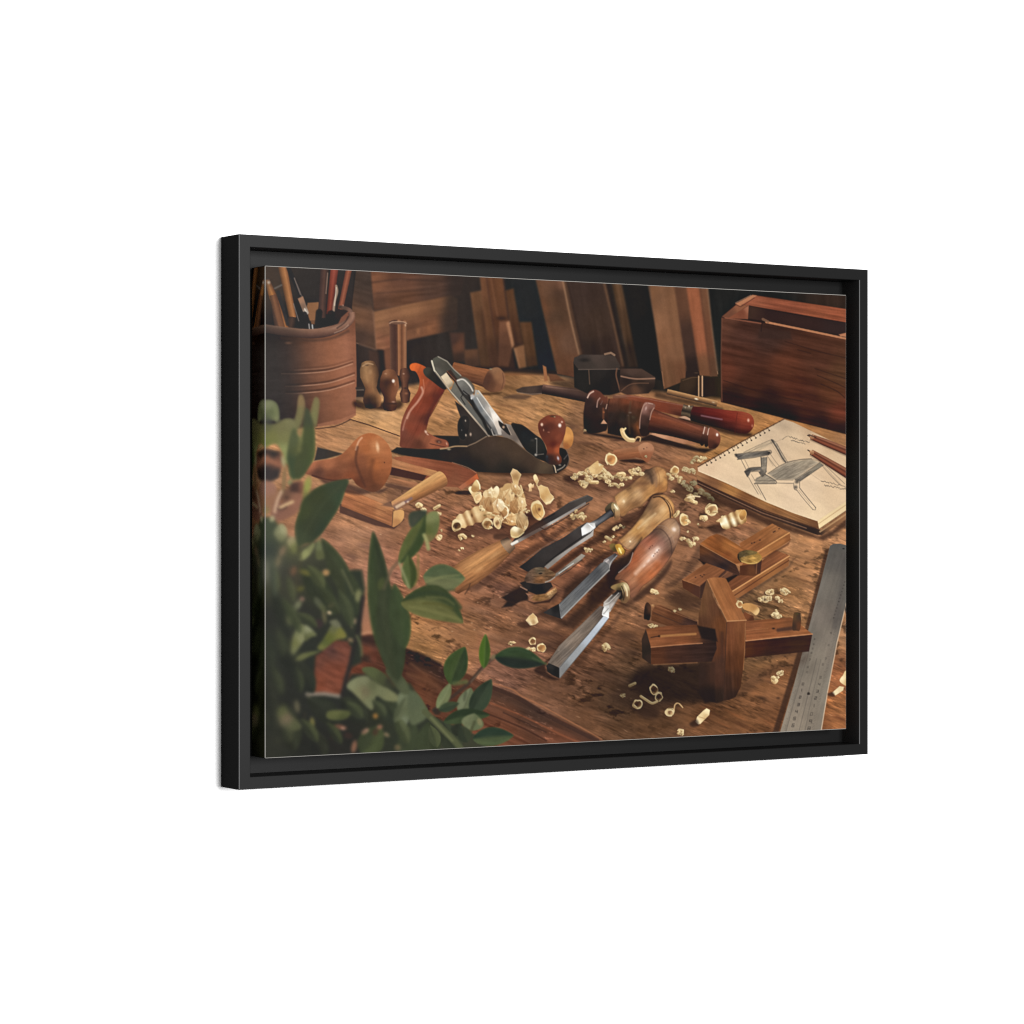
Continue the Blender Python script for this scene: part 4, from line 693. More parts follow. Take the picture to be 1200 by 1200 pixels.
for p, w, a in [([(861, 532.5), (880, 530), (899, 528.2)], 1.1, .8), ([(864, 538.5), (882, 536.5), (901, 533)], 1.1, .75), ([(863, 535.5), (898, 531)], .7, .5), ([(899, 528.3), (903, 527.8), (904, 530.5), (901, 532.5)], 1, .8), ([(871.7, 530), (886, 523), (904, 515)], .8, .5), ([(876, 530.5), (892, 523.5), (905, 518.5)], .7, .35),
                ([(904.4, 515.5), (911, 526), (917, 537), (920.5, 541.5)], 2.1, .85), ([(910, 519.5), (916, 530), (922.5, 540.5)], .9, .6), ([(903, 517.5), (911, 531), (918, 541.5)], .7, .35), ([(899, 534), (904, 541), (909.5, 547.5)], .8, .5), ([(903, 532.5), (909, 541), (913, 546)], .8, .45), ([(901, 538), (906, 546)], .7, .3),
                ([(891.8, 536), (892.5, 547)], 1.4, .85), ([(898.8, 536), (897.5, 552)], 1.1, .75), ([(895, 536), (895.5, 550)], .8, .4), ([(868.5, 538.5), (874, 549.5)], 1, .65), ([(872.8, 539), (877.5, 548)], .8, .5), ([(872.5, 552.8), (878, 548.6), (892, 547.4)], 1.3, .85), ([(873, 553), (876, 558.5)], 1.8, .85), ([(879, 553), (889, 552.5), (892, 556)], .9, .7), ([(889.5, 553.5), (893.5, 558.2), (898, 552.5)], 1.3, .8),
                ([(900, 555), (912, 547), (923, 541.5)], 1, .7), ([(923, 541.5), (938, 538.5), (951, 537.7)], 1.1, .75), ([(884.5, 562.5), (897, 555.5)], .9, .6), ([(897, 556), (909, 563.5), (909.5, 566.5)], 1.2, .75), ([(884, 563), (908, 563)], .9, .55), ([(884, 566.8), (909, 566.8)], 1.3, .8), ([(910, 562), (929, 562.7)], .9, .55), ([(910, 566), (929, 566.5)], 1, .7), ([(932, 562), (961, 542)], 1, .7), ([(937, 564), (965, 545)], 1, .75), ([(951, 538), (962, 541)], .7, .4),
                ([(876.5, 558), (882, 568), (888.5, 579)], .9, .6), ([(880.5, 556), (884, 562)], .8, .5), ([(884, 567), (892, 580)], .8, .4), ([(887.5, 568), (892, 576), (897.5, 586)], 1.1, .7), ([(930, 566), (931, 573), (934, 574.5)], 1, .7), ([(937, 565), (937, 571)], 1, .7), ([(933.5, 574), (942, 585), (952.5, 597)], .9, .65), ([(937, 571.7), (946, 583), (955.8, 594.8)], 1.1, .75), ([(936, 574), (949, 590)], .6, .35), ([(952.5, 597), (955.4, 597.4), (955.8, 594.8)], .9, .7),
                ([(962.7, 544.7), (972, 556), (983, 567)], .9, .45), ([(967, 545), (978, 555.5), (990, 567)], .9, .5), ([(964, 545), (985, 568)], 2, .18), ([(951, 556), (957, 560), (963, 564)], .6, .25), ([(917, 515), (920, 512.5), (923, 511)], .8, .55), ([(910, 517.5), (918, 514)], .6, .25)]:
    pen(p, w * .85, a * .85, INK, True)
rs = np.random.RandomState(21)
def scrawl(x0, y0, x1, y1, n, h):
    h *= .7
    for k in range(n):
        t = (k + .3) / n; x = x0 + t * (x1 - x0); y = y0 + t * (y1 - y0)
        q = [(x + (x1 - x0) / n * u, y + (y1 - y0) / n * u + rs.uniform(-h, h)) for u in (0, .3, .6, .85)]
        pen(q, .65, rs.uniform(.4, .85), (66, 60, 55), True)
scrawl(923, 511.5, 948, 518.5, 7, 1.3); scrawl(926, 515.5, 943, 520, 5, 1.2); scrawl(961, 563, 990, 570, 6, 1.4); scrawl(965, 568.5, 992, 573.5, 6, 1.4)
# two pencils
for (a, b), n in [(((951, 512), (1003, 533)), 0), (((951, 530), (1003, 561)), 1)]:
    shade([(a[0] - 2, a[1] + 4), (b[0], b[1] + 7), (b[0], b[1] + 3), (a[0], a[1] + 1)], .55, 1.4, (96, 72, 56), False)
    tube(a, b, [(0, 3.2), (.3, 4.2), (1, 4.8 + n)], band([(-1, (126, 80, 58)), (-.55, (150, 98, 72)), (-.2, (98, 56, 42)), (.3, (140, 80, 56)), (.6, (112, 62, 46)), (1, (62, 40, 34))], 0, 1), .3, .1)
    dx, dy = (b[0] - a[0]), (b[1] - a[1]); L = math.hypot(dx, dy); dx /= L; dy /= L
    tip = (a[0] - 5 * dx, a[1] - 5 * dy)
    poly([(a[0] + 1.5 * dx + 3 * dy, a[1] + 1.5 * dy - 3 * dx), tip, (a[0] + 1.5 * dx - 3 * dy, a[1] + 1.5 * dy + 3 * dx), (a[0] + 3.5 * dx, a[1] + 3.5 * dy)], [(a[0], a[1] - 2, (196, 150, 110)), (a[0], a[1] + 2, (146, 100, 70))], .5)
    line([tip, (tip[0] + 2.2 * dx, tip[1] + 2.2 * dy)], 1.2, (50, 42, 40), .95)
line([(948, 509.5), (956, 512.5)], 1.6, (64, 48, 42), .7)

# ---- steel rule
poly([(967, 645), (972, 642), (955, 722), (912, 860), (905, 860), (945, 730)], (58, 40, 32), 1.6, .75)
poly([(972.5, 640), (976, 637.5), (984, 637), (1004, 642), (1004, 650), (992, 706), (981, 753), (970, 810), (962, 862), (913, 862), (931, 800), (949, 731), (961, 685)],
     [(978, 645, (89, 84, 78)), (988, 655, (89, 84, 79)), (970, 690, (114, 106, 96)), (985, 690, (100, 94, 86)), (962, 725, (124, 113, 102)), (980, 725, (95, 87, 79)), (972, 745, (128, 117, 104)), (955, 745, (112, 103, 92)), (965, 770, (137, 126, 111)), (945, 780, (118, 108, 95)), (940, 810, (131, 119, 105)), (958, 805, (133, 122, 107)), (930, 845, (145, 131, 114)), (955, 845, (131, 119, 104)), (975, 770, (124, 111, 98))], .6, gr=(-73, 26, 2.5, .06, 14))
sl, X, Y = sheet.win(905, 630, 1000, 862)
line([(992, 706), (981, 753), (970, 810), (962, 858)], 1.2, (214, 184, 152), .75); line([(990, 650), (986, 690), (978, 735)], 5, (84, 78, 74), .4, 2.5)
line([(949, 760), (929, 828), (921, 858)], .7, (92, 84, 77), .5); line([(957, 772), (943, 830), (936, 858)], .7, (92, 84, 77), .6); line([(962, 773), (949, 828), (943, 858)], .7, (92, 84, 77), .45)
def numeral(x, y, n, k, a):
    """a tiny engraved figure, lying along the rule"""
    seg = {0: [[(-1, -1), (1, -1), (1, 1), (-1, 1), (-1, -1)]], 1: [[(-.2, -1), (.2, 1)]], 2: [[(-1, -1), (1, -1), (1, 0), (-1, 0), (-1, 1), (1, 1)]], 3: [[(-1, -1), (1, -1), (1, 1), (-1, 1)], [(-1, 0), (1, 0)]], 4: [[(-1, -1), (-1, 0), (1, 0)], [(1, -1), (1, 1)]],
           5: [[(1, -1), (-1, -1), (-1, 0), (1, 0), (1, 1), (-1, 1)]], 6: [[(1, -1), (-1, -1), (-1, 1), (1, 1), (1, 0), (-1, 0)]], 7: [[(-1, -1), (1, -1), (0, 1)]], 8: [[(-1, -1), (1, -1), (1, 1), (-1, 1), (-1, -1)], [(-1, 0), (1, 0)]], 9: [[(1, 0), (-1, 0), (-1, -1), (1, -1), (1, 1)]]}[n]
    for q in seg:
        line([(x + u * .62 * k - v * .2 * k, y + v * .85 * k) for u, v in q], .8, (60, 54, 50), a * .85, .5)
for k, (x, y, a) in enumerate([(954.5, 749, .4), (953.3, 755, .45), (952.2, 760, .35), (951, 765, .5), (949, 773, .5), (946.7, 781.7, .3), (945.7, 788, .35), (941, 801.5, .7), (939.6, 808.7, .8), (937.7, 817, .85), (935.8, 825.7, .8), (933.4, 834, .8), (931, 842, .8), (929.4, 850, .75)]):
    numeral(x, y, (k + 3) % 10, .8 + .012 * (y - 749), a)
for k, (x, y, a) in enumerate([(973.7, 742, .5), (971, 756, .25), (967.6, 772, .4), (964.3, 778.5, .4), (961.6, 794, .5), (960, 802, .6), (958, 810, .8), (955.8, 818, .85), (954, 827, .6), (951, 836.7, .5), (949.8, 845.5, .8), (948, 853.7, .7)]):
    numeral(x, y, (9 - k) % 10, .85 + .012 * (y - 742), a)
for k in range(12):
    t = k / 11.0
    numeral(990 - 13 * t, 682 + 42 * t, (k * 3) % 10, .55, .55)
for k in range(70):                                   # fine graduations along both edges of the scale
    t = k / 69.0
    w_ = 3.4 if k % 5 == 0 else 2.0
    x, y = 951 - 27.5 * t, 752 + 104 * t
    line([(x - 2.2, y), (x - 2.2 - w_, y - .5)], .45, (66, 60, 56), .32, .35)
    x, y = 985 - 28 * t, 735 + 120 * t
    line([(x - 3.5, y), (x - 3.5 - w_, y - .5)], .45, (66, 60, 56), .28, .35)
spot(947.5, 813, 2, 2.2, (50, 44, 40), .9, 0, .4); spot(947.8, 815, 2.2, .9, (166, 152, 138), .5); spot(988.5, 643, 1.8, 1, (40, 36, 35), .9); spot(991, 714, 1.6, 5, (36, 32, 30), .8)

# ---- chisels, knife
def steel(p, c, soft=.5, **k):
    poly(p, c, soft, **k)
# long-handled tool on the left
shade([(535, 690), (560, 682), (597, 655), (640, 630), (690, 592), (686, 602), (640, 640), (600, 664), (560, 692)], .5, 3, (58, 40, 34), False)
shade([(632, 622), (648, 632), (672, 636), (660, 642), (640, 634)], .6, 1.8, (56, 40, 35))
tube((530, 684), (595.5, 639), [(0, 14), (.3, 16.5), (.6, 15), (.85, 11.5), (1, 9.5)], [(0, ramp((126, 84, 54), (166, 114, 72), (150, 100, 64), (100, 66, 45))), (.45, ramp((150, 102, 66), (196, 140, 88), (176, 120, 74), (116, 76, 50))), (1, ramp((146, 98, 64), (186, 130, 82), (164, 112, 70), (110, 72, 48)))], .3, .2, gr=(2, 22, 2.2, .2))
spot(580, 650, 12, 3, (214, 160, 106), .5, -34); spot(562, 667, 8, 3, (206, 154, 102), .45, -34); line([(545, 696), (549, 690), (551, 684)], 1.6, (84, 58, 44), .7, .8)
tube((592, 641), (599, 636), [(0, 9.5), (1, 8)], band(ramp((98, 78, 62), (166, 134, 104), (150, 118, 92), (92, 70, 54)), 0, 1), .2, .2)
steel([(603, 631), (612, 623), (627, 613), (650, 600), (667, 588.5), (688, 580), (695, 583), (694, 586), (686, 590), (660, 606), (635, 620), (612, 632), (601, 639.5), (599, 637)], [(610, 628, (66, 58, 54)), (640, 610, (58, 52, 50)), (665, 595, (70, 62, 58)), (685, 585, (80, 72, 66))])
steel([(598, 637), (612, 629), (635, 617), (650, 609), (686, 588), (687, 590.5), (660, 606.5), (635, 621), (613, 633), (600, 640)], [(605, 635, (150, 138, 126)), (625, 625, (124, 116, 108)), (645, 613, (176, 168, 158)), (665, 602, (150, 140, 132)), (685, 590, (126, 116, 108))], .45); line([(633, 618), (639, 621), (660, 608.5), (690, 590)], 1.3, (62, 55, 52), .85); line([(667, 589), (689, 580.5)], .9, (120, 108, 98), .6)
line([(600, 637.5), (606, 634.5)], 3, (236, 226, 210), .9, .8); line([(604, 632), (627, 615), (650, 602)], 1, (38, 34, 33), .7)

# first chisel
shade([(606, 668), (640, 670), (692, 632), (722, 612), (745, 606), (778, 576), (770, 590), (735, 618), (690, 642), (640, 680)], .7, 3, (50, 34, 29), False)
def handle(p0, p1, radii, ramps, **k):
    tube(p0, p1, radii, ramps, **k)
def wood_handle(outline, cols, dark=(72, 50, 40)):
    poly(outline, cols, .6, 1, True, gr=(-40, 16, 2.4, .15, 6), rim=(2.0, dark, .42), ks=2.6)
shade([(727, 605), (740, 601), (753, 595), (764, 583), (762, 592), (748, 604), (732, 611)], .65, 2, (62, 42, 35)); shade([(716, 590), (724, 578), (736, 568), (750, 557), (746, 566), (728, 580)], .35, 2.5, (80, 54, 42))
wood_handle([(720, 584), (723, 579), (735, 571), (748, 560), (756, 551), (761, 549.5), (768.5, 546.5), (776.5, 548), (781.6, 554), (783, 563), (782.5, 573), (779, 577), (770.5, 578), (762.5, 582.5), (757, 588), (751, 593.5), (742, 596.5), (736, 600.5), (732, 604.5), (727, 604.5), (724, 596)],
            [(722, 583, (176, 126, 76)), (730, 587, (238, 204, 154)), (733, 580, (196, 146, 90)), (743, 569, (190, 140, 88)), (737, 573, (126, 90, 60)), (748, 578, (216, 176, 130)), (752, 567, (172, 122, 76)), (762.5, 557, (86, 66, 52)), (759, 552, (72, 56, 46)), (766.5, 561, (134, 104, 84)), (755, 573, (112, 78, 52)), (753, 564, (130, 92, 62)), (762, 573, (204, 148, 88)), (758, 580, (186, 132, 78)), (774.5, 560, (212, 156, 94)), (780, 560, (180, 126, 76)), (772, 552, (176, 122, 76)), (772, 573, (172, 114, 64)), (779, 571, (150, 100, 60)), (745, 590, (112, 76, 50)), (738, 592, (146, 100, 62)), (730, 598, (150, 102, 62)), (743, 584, (190, 146, 100)), (727, 592, (206, 156, 104))])
spot(774, 558, 6, 8, (214, 164, 106), .7, 20); spot(779, 566, 3, 6, (214, 154, 88), .6, 10); spot(745, 580, 5, 3, (212, 166, 112), .5, -35)
spot(731, 587.5, 2, 2.4, (250, 226, 184), .7); line([(735, 574), (739, 572)], 1.5, (104, 74, 52), .6, 1); line([(757, 552), (762, 557), (764.5, 566)], 3, (72, 54, 44), .55, 1.5, True); line([(766, 552), (769, 560), (769, 570)], 2, (150, 112, 84), .5, 1.4, True); line([(769, 548), (773, 560), (772, 575)], 1, (140, 94, 60), .4, .7, True); line([(762, 583), (767, 579.5), (776, 579)], 1.6, (60, 42, 36), .8, .8, True)
poly([(709, 596), (714, 590), (719, 588.5), (722, 592), (720, 604), (716, 606), (711, 602)], [(713, 592, (84, 72, 54)), (718, 591, (104, 86, 60)), (716, 600, (52, 44, 38))], .8, 1, True)
poly([(717.5, 589.5), (722, 590), (726, 597), (726.5, 604), (724.5, 609), (720, 609.5), (719.5, 602), (716.5, 596)], [(720, 591, (150, 124, 84)), (722, 595, (236, 214, 168)), (724, 601, (170, 130, 88)), (723, 607, (124, 88, 60)), (719, 597, (130, 106, 70))], .5, 1, True); line([(720, 591.5), (723.5, 596.5)], 1.5, (252, 240, 206), .85); line([(719.5, 597), (720.5, 606)], 1.2, (60, 48, 38), .7)
tube((691, 618.5), (717, 600.5), [(0, 5), (.4, 3.6), (1, 4.2)], [(0, ramp((120, 112, 106), (224, 220, 214), (110, 102, 96), (60, 54, 50))), (.5, ramp((50, 46, 45), (92, 90, 92), (110, 108, 110), (56, 50, 48))), (1, ramp((44, 40, 40), (84, 82, 84), (70, 66, 66), (46, 42, 40)))], .1, .1)
steel([(608, 664.5), (617, 658), (635, 643), (660, 630), (682, 615), (688, 612), (697, 617), (692, 627), (666, 643), (640, 664), (628, 671), (618, 670)], [(615, 664, (46, 43, 43)), (640, 648, (58, 53, 51)), (665, 633, (60, 54, 52)), (680, 622, (72, 66, 63)), (630, 664, (52, 48, 46))])
steel([(638, 664), (650, 654), (692, 625), (696, 620), (695, 628), (670, 644), (642, 667)], [(645, 660, (130, 122, 114)), (665, 645, (150, 142, 134)), (690, 628, (176, 168, 160))], .45); line([(640, 660), (665, 641), (690, 624)], .9, (36, 33, 33), .8); line([(612, 659), (635, 642), (682, 615)], .7, (104, 94, 88), .6)
steel([(681, 619), (688, 612.5), (697, 613), (698, 618), (691, 624), (682, 628)], [(684, 623, (236, 234, 230)), (690, 615, (190, 186, 180)), (694, 620, (226, 222, 216))], .6); line([(690, 614), (696, 619)], 1.2, (250, 248, 244), .8); line([(683, 629), (691, 624)], 1.2, (90, 84, 80), .7)

# small marking knife
shade([(612, 687), (619, 692), (619, 703), (610, 705), (600, 711), (588, 712), (594, 705), (588, 700), (600, 693)], .92, 1.6, (43, 35, 33), False); shade([(586, 697), (600, 690), (612, 684), (616, 690), (600, 697)], .5, 2, (50, 38, 34), False); shade([(613, 702), (625, 706), (643, 703), (654, 694), (644, 706), (626, 708)], .8, 1.2, (50, 36, 31), False); shade([(662, 690), (672, 682), (688, 672), (692, 666), (690, 678), (676, 690), (664, 702), (658, 703)], .75, 2.5, (48, 37, 33), False); spot(594, 696, 3, 1, (120, 90, 76), .7, -20); spot(608, 707, 3, 1, (150, 110, 86), .6, -15)
steel([(650, 673), (658, 667), (681.5, 649), (686, 651), (681, 656), (655.5, 673.5), (649, 677)], [(652, 673, (124, 114, 104)), (668, 660, (136, 126, 114)), (682, 651, (150, 138, 124)), (660, 669, (92, 84, 76))]); line([(655, 672), (664, 665.5), (672, 660)], 1.0, (206, 200, 190), .85, .45); line([(656, 675), (668, 667.5), (682, 656)], 1.1, (66, 56, 50), .8)
poly([(616, 695), (625, 697), (639, 696), (651.5, 688), (653, 693), (645, 701.5), (633, 704.7), (623, 703.5)], [(620, 698, (140, 98, 76)), (628, 701, (124, 88, 54)), (638, 700, (132, 94, 58)), (645, 696, (206, 160, 108)), (650, 691, (170, 124, 80))], .6, 1, False, gr=(-20, 4, 1.5, .3))
for x, y in [(642, 696.5), (645, 695), (647.5, 693), (649.5, 691), (644, 699), (646.5, 697)]:
    spot(x, y, 1, .8, (232, 192, 140), .7)
poly([(609, 683), (616, 680.5), (629, 683), (645.5, 682.5), (648, 688), (639.5, 695.5), (629, 697), (618, 692.5)], [(614, 685, (48, 43, 41)), (630, 690, (36, 36, 38)), (644, 686, (52, 45, 42))], .7); line([(610, 687.5), (617.5, 691.5)], 1.5, (168, 128, 104), .7); line([(640, 695), (647, 688.5)], 1, (124, 84, 56), .7)
poly([(615, 677.5), (619, 670.5), (628, 665), (639.5, 666), (649.5, 671), (650.5, 675), (641.5, 682), (629, 683.5), (616, 681.5)], [(622, 670, (98, 76, 60)), (632, 668, (100, 86, 68)), (644, 671, (112, 84, 60)), (619, 678, (86, 66, 54)), (633, 679, (128, 88, 58)), (644, 677, (110, 80, 58))], .6, 1, True, gr=(0, 6, 1.6, .35)); line([(639, 682.3), (645, 680), (650, 676.5)], 1.2, (166, 156, 144), .85, .45, True); spot(633.5, 672, 2.8, 1.3, (40, 34, 32), .95, -10, .3); line([(617, 682), (629, 684), (638, 683)], .9, (132, 100, 78), .6, .5, True); spot(624, 674, 2, 1.2, (140, 106, 82), .5)

# second chisel
shade([(628, 720), (640, 712), (664, 728), (700, 690), (722, 668), (740, 650), (734, 664), (722, 690), (700, 712), (672, 738)], .7, 4, (50, 36, 31), False)
shade([(690, 690), (716, 664), (730, 655), (728, 675), (712, 700), (690, 714)], .7, 5, (46, 33, 29), False)
shade([(640, 700), (655, 690), (690, 660), (712, 646), (700, 662), (664, 694), (648, 706)], .5, 4, (56, 40, 34), False)
shade([(712, 664), (734, 650), (745, 640), (736, 660), (724, 676), (714, 690)], .8, 3, (44, 33, 30)); shade([(686, 662), (714, 645), (722, 640), (718, 652), (700, 664)], .6, 3, (56, 39, 33))
shade([(735, 610), (770, 585), (778, 580), (776, 590), (745, 615)], .4, 3, (70, 46, 36))
shade([(720, 636), (730, 624), (745, 610), (754, 596), (762, 583), (756, 600), (740, 622), (728, 634)], .6, 2.5, (64, 44, 36))
wood_handle([(725, 633.7), (729, 629.6), (740, 619.6), (750.4, 606.5), (756.4, 596.4), (762.5, 585), (766, 581.5), (772.5, 579.8), (780, 580), (787.6, 587), (791, 596), (790.5, 604), (788, 612), (778, 618), (764, 628), (754.4, 634), (745, 641), (740, 644), (733, 642.5)],
            [(729, 634, (168, 118, 70)), (738, 634.7, (238, 204, 156)), (743, 620.6, (206, 156, 92)), (756.4, 612.5, (230, 190, 134)), (748, 614.5, (188, 134, 78)), (754.4, 603.5, (112, 82, 56)), (764.5, 600.5, (122, 88, 64)), (760.4, 592.4, (96, 72, 54)), (770.5, 590.4, (152, 108, 72)), (777.6, 596.4, (226, 180, 124)), (780.6, 600.4, (198, 148, 90)), (770.5, 604.5, (206, 160, 108)), (765.5, 614.5, (166, 112, 66)), (786.6, 592.4, (204, 148, 88)), (789.6, 600.4, (150, 100, 62)), (750.4, 626.6, (164, 110, 62)), (740, 638, (136, 94, 66)), (776, 583, (176, 124, 76)), (735, 626, (166, 116, 70)), (762, 607, (214, 170, 114))])
line([(766, 583), (773, 582), (779, 586), (783.5, 593), (785.5, 601), (785.5, 608)], 1.7, (66, 47, 38), .85, .7, True); line([(776, 582.5), (782.5, 587.5), (786.8, 595), (788, 604)], 1.1, (96, 68, 48), .75, .5, True); line([(780, 586), (784.6, 592.5), (786.8, 600)], .8, (214, 168, 112), .5, .5, True); spot(777, 597, 5, 6, (226, 184, 132), .65, 30); spot(752, 622, 7, 3, (212, 164, 102), .55, -42)
spot(738.5, 634.5, 1.6, 1.6, (252, 232, 196), .85); line([(748, 619), (757, 611), (768, 602)], 2.4, (240, 206, 156), .45, 1.6, True)
poly([(714, 640), (717, 637), (722, 638), (724, 645), (719, 646)], [(717, 639, (128, 104, 58)), (721, 643, (84, 68, 40))], .7, 1, True); poly([(721, 639), (726, 637.6), (730, 641.5), (732, 646.5), (729.5, 650), (726, 650.5), (722.8, 645)], [(723, 641, (170, 124, 50)), (727, 645, (240, 204, 104)), (730, 647, (176, 128, 52)), (726, 640, (206, 156, 66)), (727, 649, (150, 108, 46))], .5, 1, True); line([(725.5, 642.5), (728, 648)], 1.5, (255, 236, 160), .85); line([(729, 640.5), (732.5, 645), (731.5, 650)], 1.2, (92, 68, 36), .7, .5, True)
steel([(706, 660), (708, 656), (713, 653), (721, 648), (724, 651), (718, 658), (714.5, 664), (714, 669), (706, 668)], [(709, 658, (150, 140, 136)), (716, 653, (96, 92, 92)), (722, 651, (66, 60, 60)), (713, 664, (140, 134, 128))]); line([(708, 660), (713, 656)], 1.6, (206, 196, 190), .7); line([(714, 666), (716, 659), (723, 651)], .9, (190, 184, 178), .7, .5, True)
steel([(655, 708), (680, 684), (704, 660), (709, 658), (714, 662), (714, 668), (690, 692), (658, 725), (655, 716)], [(662, 706, (104, 103, 102)), (680, 690, (94, 94, 95)), (700, 668, (76, 76, 78)), (708, 664, (110, 108, 106)), (668, 712, (112, 111, 109))], .5, gr=(-44, 18, .9, .25, 12))
steel([(636.5, 718), (646, 712), (655, 707.5), (657, 715), (658, 725.5), (648, 722)], [(642, 717, (56, 52, 50)), (652, 714, (40, 38, 38)), (655, 722, (48, 46, 46))]); line([(658, 724), (690, 691.5), (714, 668)], 1.5, (160, 156, 150), .85); line([(655.5, 708.5), (657.5, 724)], .8, (150, 148, 146), .7); line([(656, 707), (680, 683), (704, 660)], .7, (60, 56, 54), .6)

for x, y, rx, ry, c, a, an in [(748, 628, 9, 2, (124, 86, 56), .45, -42), (760, 618, 8, 2.5, (128, 88, 56), .4, -40), (752, 606, 8, 2, (98, 72, 48), .45, -42), (768, 594, 6, 2, (104, 76, 50), .45, -45), (738, 624, 5, 2, (214, 166, 110), .5, -42)]:
    spot(x, y, rx, ry, c, a, an)
# third chisel, the largest
shade([(626, 786), (641, 774), (655, 762), (640, 778), (642, 789), (655, 796), (645, 796)], .8, 2, (48, 35, 31)); shade([(655, 797), (690, 758), (722, 722), (728, 716), (724, 728), (690, 768), (664, 796)], .35, 2.5, (60, 42, 34), False)
shade([(726, 706), (742, 700), (770, 678), (786, 660), (780, 672), (752, 700), (734, 712)], .5, 3, (58, 40, 33))
shade([(716, 682), (724, 668), (736, 658), (742, 644), (752, 630), (748, 644), (738, 662), (726, 676)], .75, 2.5, (44, 33, 30)); shade([(742, 702), (752, 692), (768, 678), (786, 656), (784, 668), (766, 690), (748, 704)], .6, 2.5, (66, 46, 38))
wood_handle([(720.8, 679), (723, 673.6), (728.5, 668), (734, 664.8), (738.4, 658), (742.7, 647), (751.5, 634), (760, 626.4), (764.7, 622), (771, 615.5), (778, 610), (784.5, 607.2), (792, 608.8), (797, 617.6), (796.6, 627.5), (792, 640.7), (786.7, 651.6), (780, 661.5), (769, 674.7), (760, 682.4), (752.6, 688), (748, 695.6), (741.6, 701), (738, 699), (735, 684.6), (728.5, 680)],
            [(726, 676, (108, 72, 52)), (737, 676, (154, 98, 68)), (741.6, 679, (190, 134, 98)), (748, 670, (206, 136, 90)), (739.5, 666, (154, 84, 54)), (745, 655, (150, 78, 47)), (751.5, 647, (154, 88, 57)), (761.4, 636, (164, 92, 66)), (767, 632, (140, 86, 66)), (759, 657, (218, 166, 136)), (764.7, 651.6, (228, 194, 174)), (771, 645, (232, 198, 178)), (756, 663.7, (208, 142, 106)), (769, 661.5, (168, 87, 46)), (761.4, 671.4, (174, 94, 53)), (751.5, 679, (154, 87, 53)), (748, 690, (124, 78, 56)), (776.8, 652.7, (152, 84, 53)), (775.7, 636, (162, 112, 96)), (781, 649.5, (122, 78, 60)), (767, 623, (76, 56, 49)), (775.7, 623, (92, 74, 64)), (781, 629.7, (134, 108, 94)), (785.6, 636, (116, 90, 76)), (786, 646, (72, 54, 46)), (773.5, 616.5, (126, 87, 60)), (781, 614, (168, 124, 88)), (790, 621, (220, 190, 160)), (789, 628.6, (178, 138, 108)), (794, 628, (150, 106, 80)), (785, 610, (152, 112, 82)), (791, 638, (134, 96, 72)), (742, 694, (130, 88, 66)), (732, 670, (120, 72, 52))])
line([(771, 643), (763, 653), (752, 664), (745, 672)], 4.5, (236, 200, 176), .5, 2.2, True)
spot(786, 620, 10, 11, (192, 147, 108), .65); spot(792, 634, 5, 8, (156, 114, 86), .5, 20); spot(789.5, 620, 4, 4, (222, 192, 164), .7)
line([(741.7, 648), (738, 659), (731, 666), (725, 671)], 1.1, (190, 164, 148), .6, .5, True); line([(766, 621), (774, 620), (781, 626), (786, 636), (787, 648)], 1.3, (70, 52, 46), .5, .9, True); line([(771, 616), (779, 617), (786, 624), (790, 636)], 1, (170, 140, 120), .35, .8, True)
for x, y, rx, ry, a in [(770, 645, 3.4, 2, .75), (765, 651, 3, 2.2, .8), (760, 657, 3.4, 1.6, .5), (755, 663, 3, 1.4, .35), (790, 620.5, 2.6, 3, .7)]:
    spot(x, y, rx, ry, (246, 224, 210), a, -48)
for x, y in [(762, 641), (764.5, 639.5), (761, 643), (770, 647), (766, 651.5), (772, 644.5), (767.5, 649)]:
    spot(x, y, 1.1, .8, (84, 48, 40), .75, -40)
poly([(716, 689), (718, 686), (726, 683.3), (731, 683), (729, 694), (722, 692)], [(720, 687, (146, 118, 76)), (727, 686, (134, 112, 72)), (726, 691, (72, 59, 43))], .7, 1, True)
poly([(727.5, 684.5), (734, 683.2), (738, 691), (737.6, 701), (733, 707), (727.4, 704), (729, 695)], [(733, 688, (222, 198, 152)), (730, 688, (136, 114, 74)), (736, 697, (156, 116, 80)), (730, 700, (78, 62, 46)), (733, 704, (120, 88, 60))], .5, 1, True); line([(731.5, 685.5), (734.5, 692), (735, 698)], 1.8, (238, 218, 176), .75, .7, True); line([(728.5, 687), (731.5, 695), (730.5, 703)], 1.3, (58, 46, 37), .8, .6, True); poly([(719, 697), (723, 691.5), (729, 692), (730, 700), (727, 703)], (40, 34, 31), .9, .9)
steel([(707.5, 706.6), (716.4, 697.5), (722, 693), (727.5, 694.5), (727, 697.5), (715, 717), (705, 720)], [(710, 704, (150, 140, 130)), (716, 699, (84, 76, 70)), (721, 695, (46, 41, 38)), (711, 708, (190, 182, 172)), (717, 709, (196, 184, 174)), (723, 702, (164, 148, 134)), (709, 715, (206, 200, 192)), (714, 705, (120, 112, 106))]); line([(709, 708), (714, 706), (725, 695)], .9, (226, 220, 210), .6); line([(716, 714), (727, 697)], .9, (110, 96, 84), .7); line([(708, 706), (717, 697.5)], 1.2, (214, 208, 198), .6)
steel([(642, 777), (655, 757), (680, 733), (703, 710), (708, 711), (710, 722), (690, 743), (656, 783), (648, 780)], [(650, 773, (112, 98, 86)), (670, 752, (128, 112, 98)), (690, 732, (120, 106, 94)), (702, 716, (96, 84, 76)), (665, 768, (118, 106, 96))], .5, gr=(-44, 16, 1.1, .22, 3))
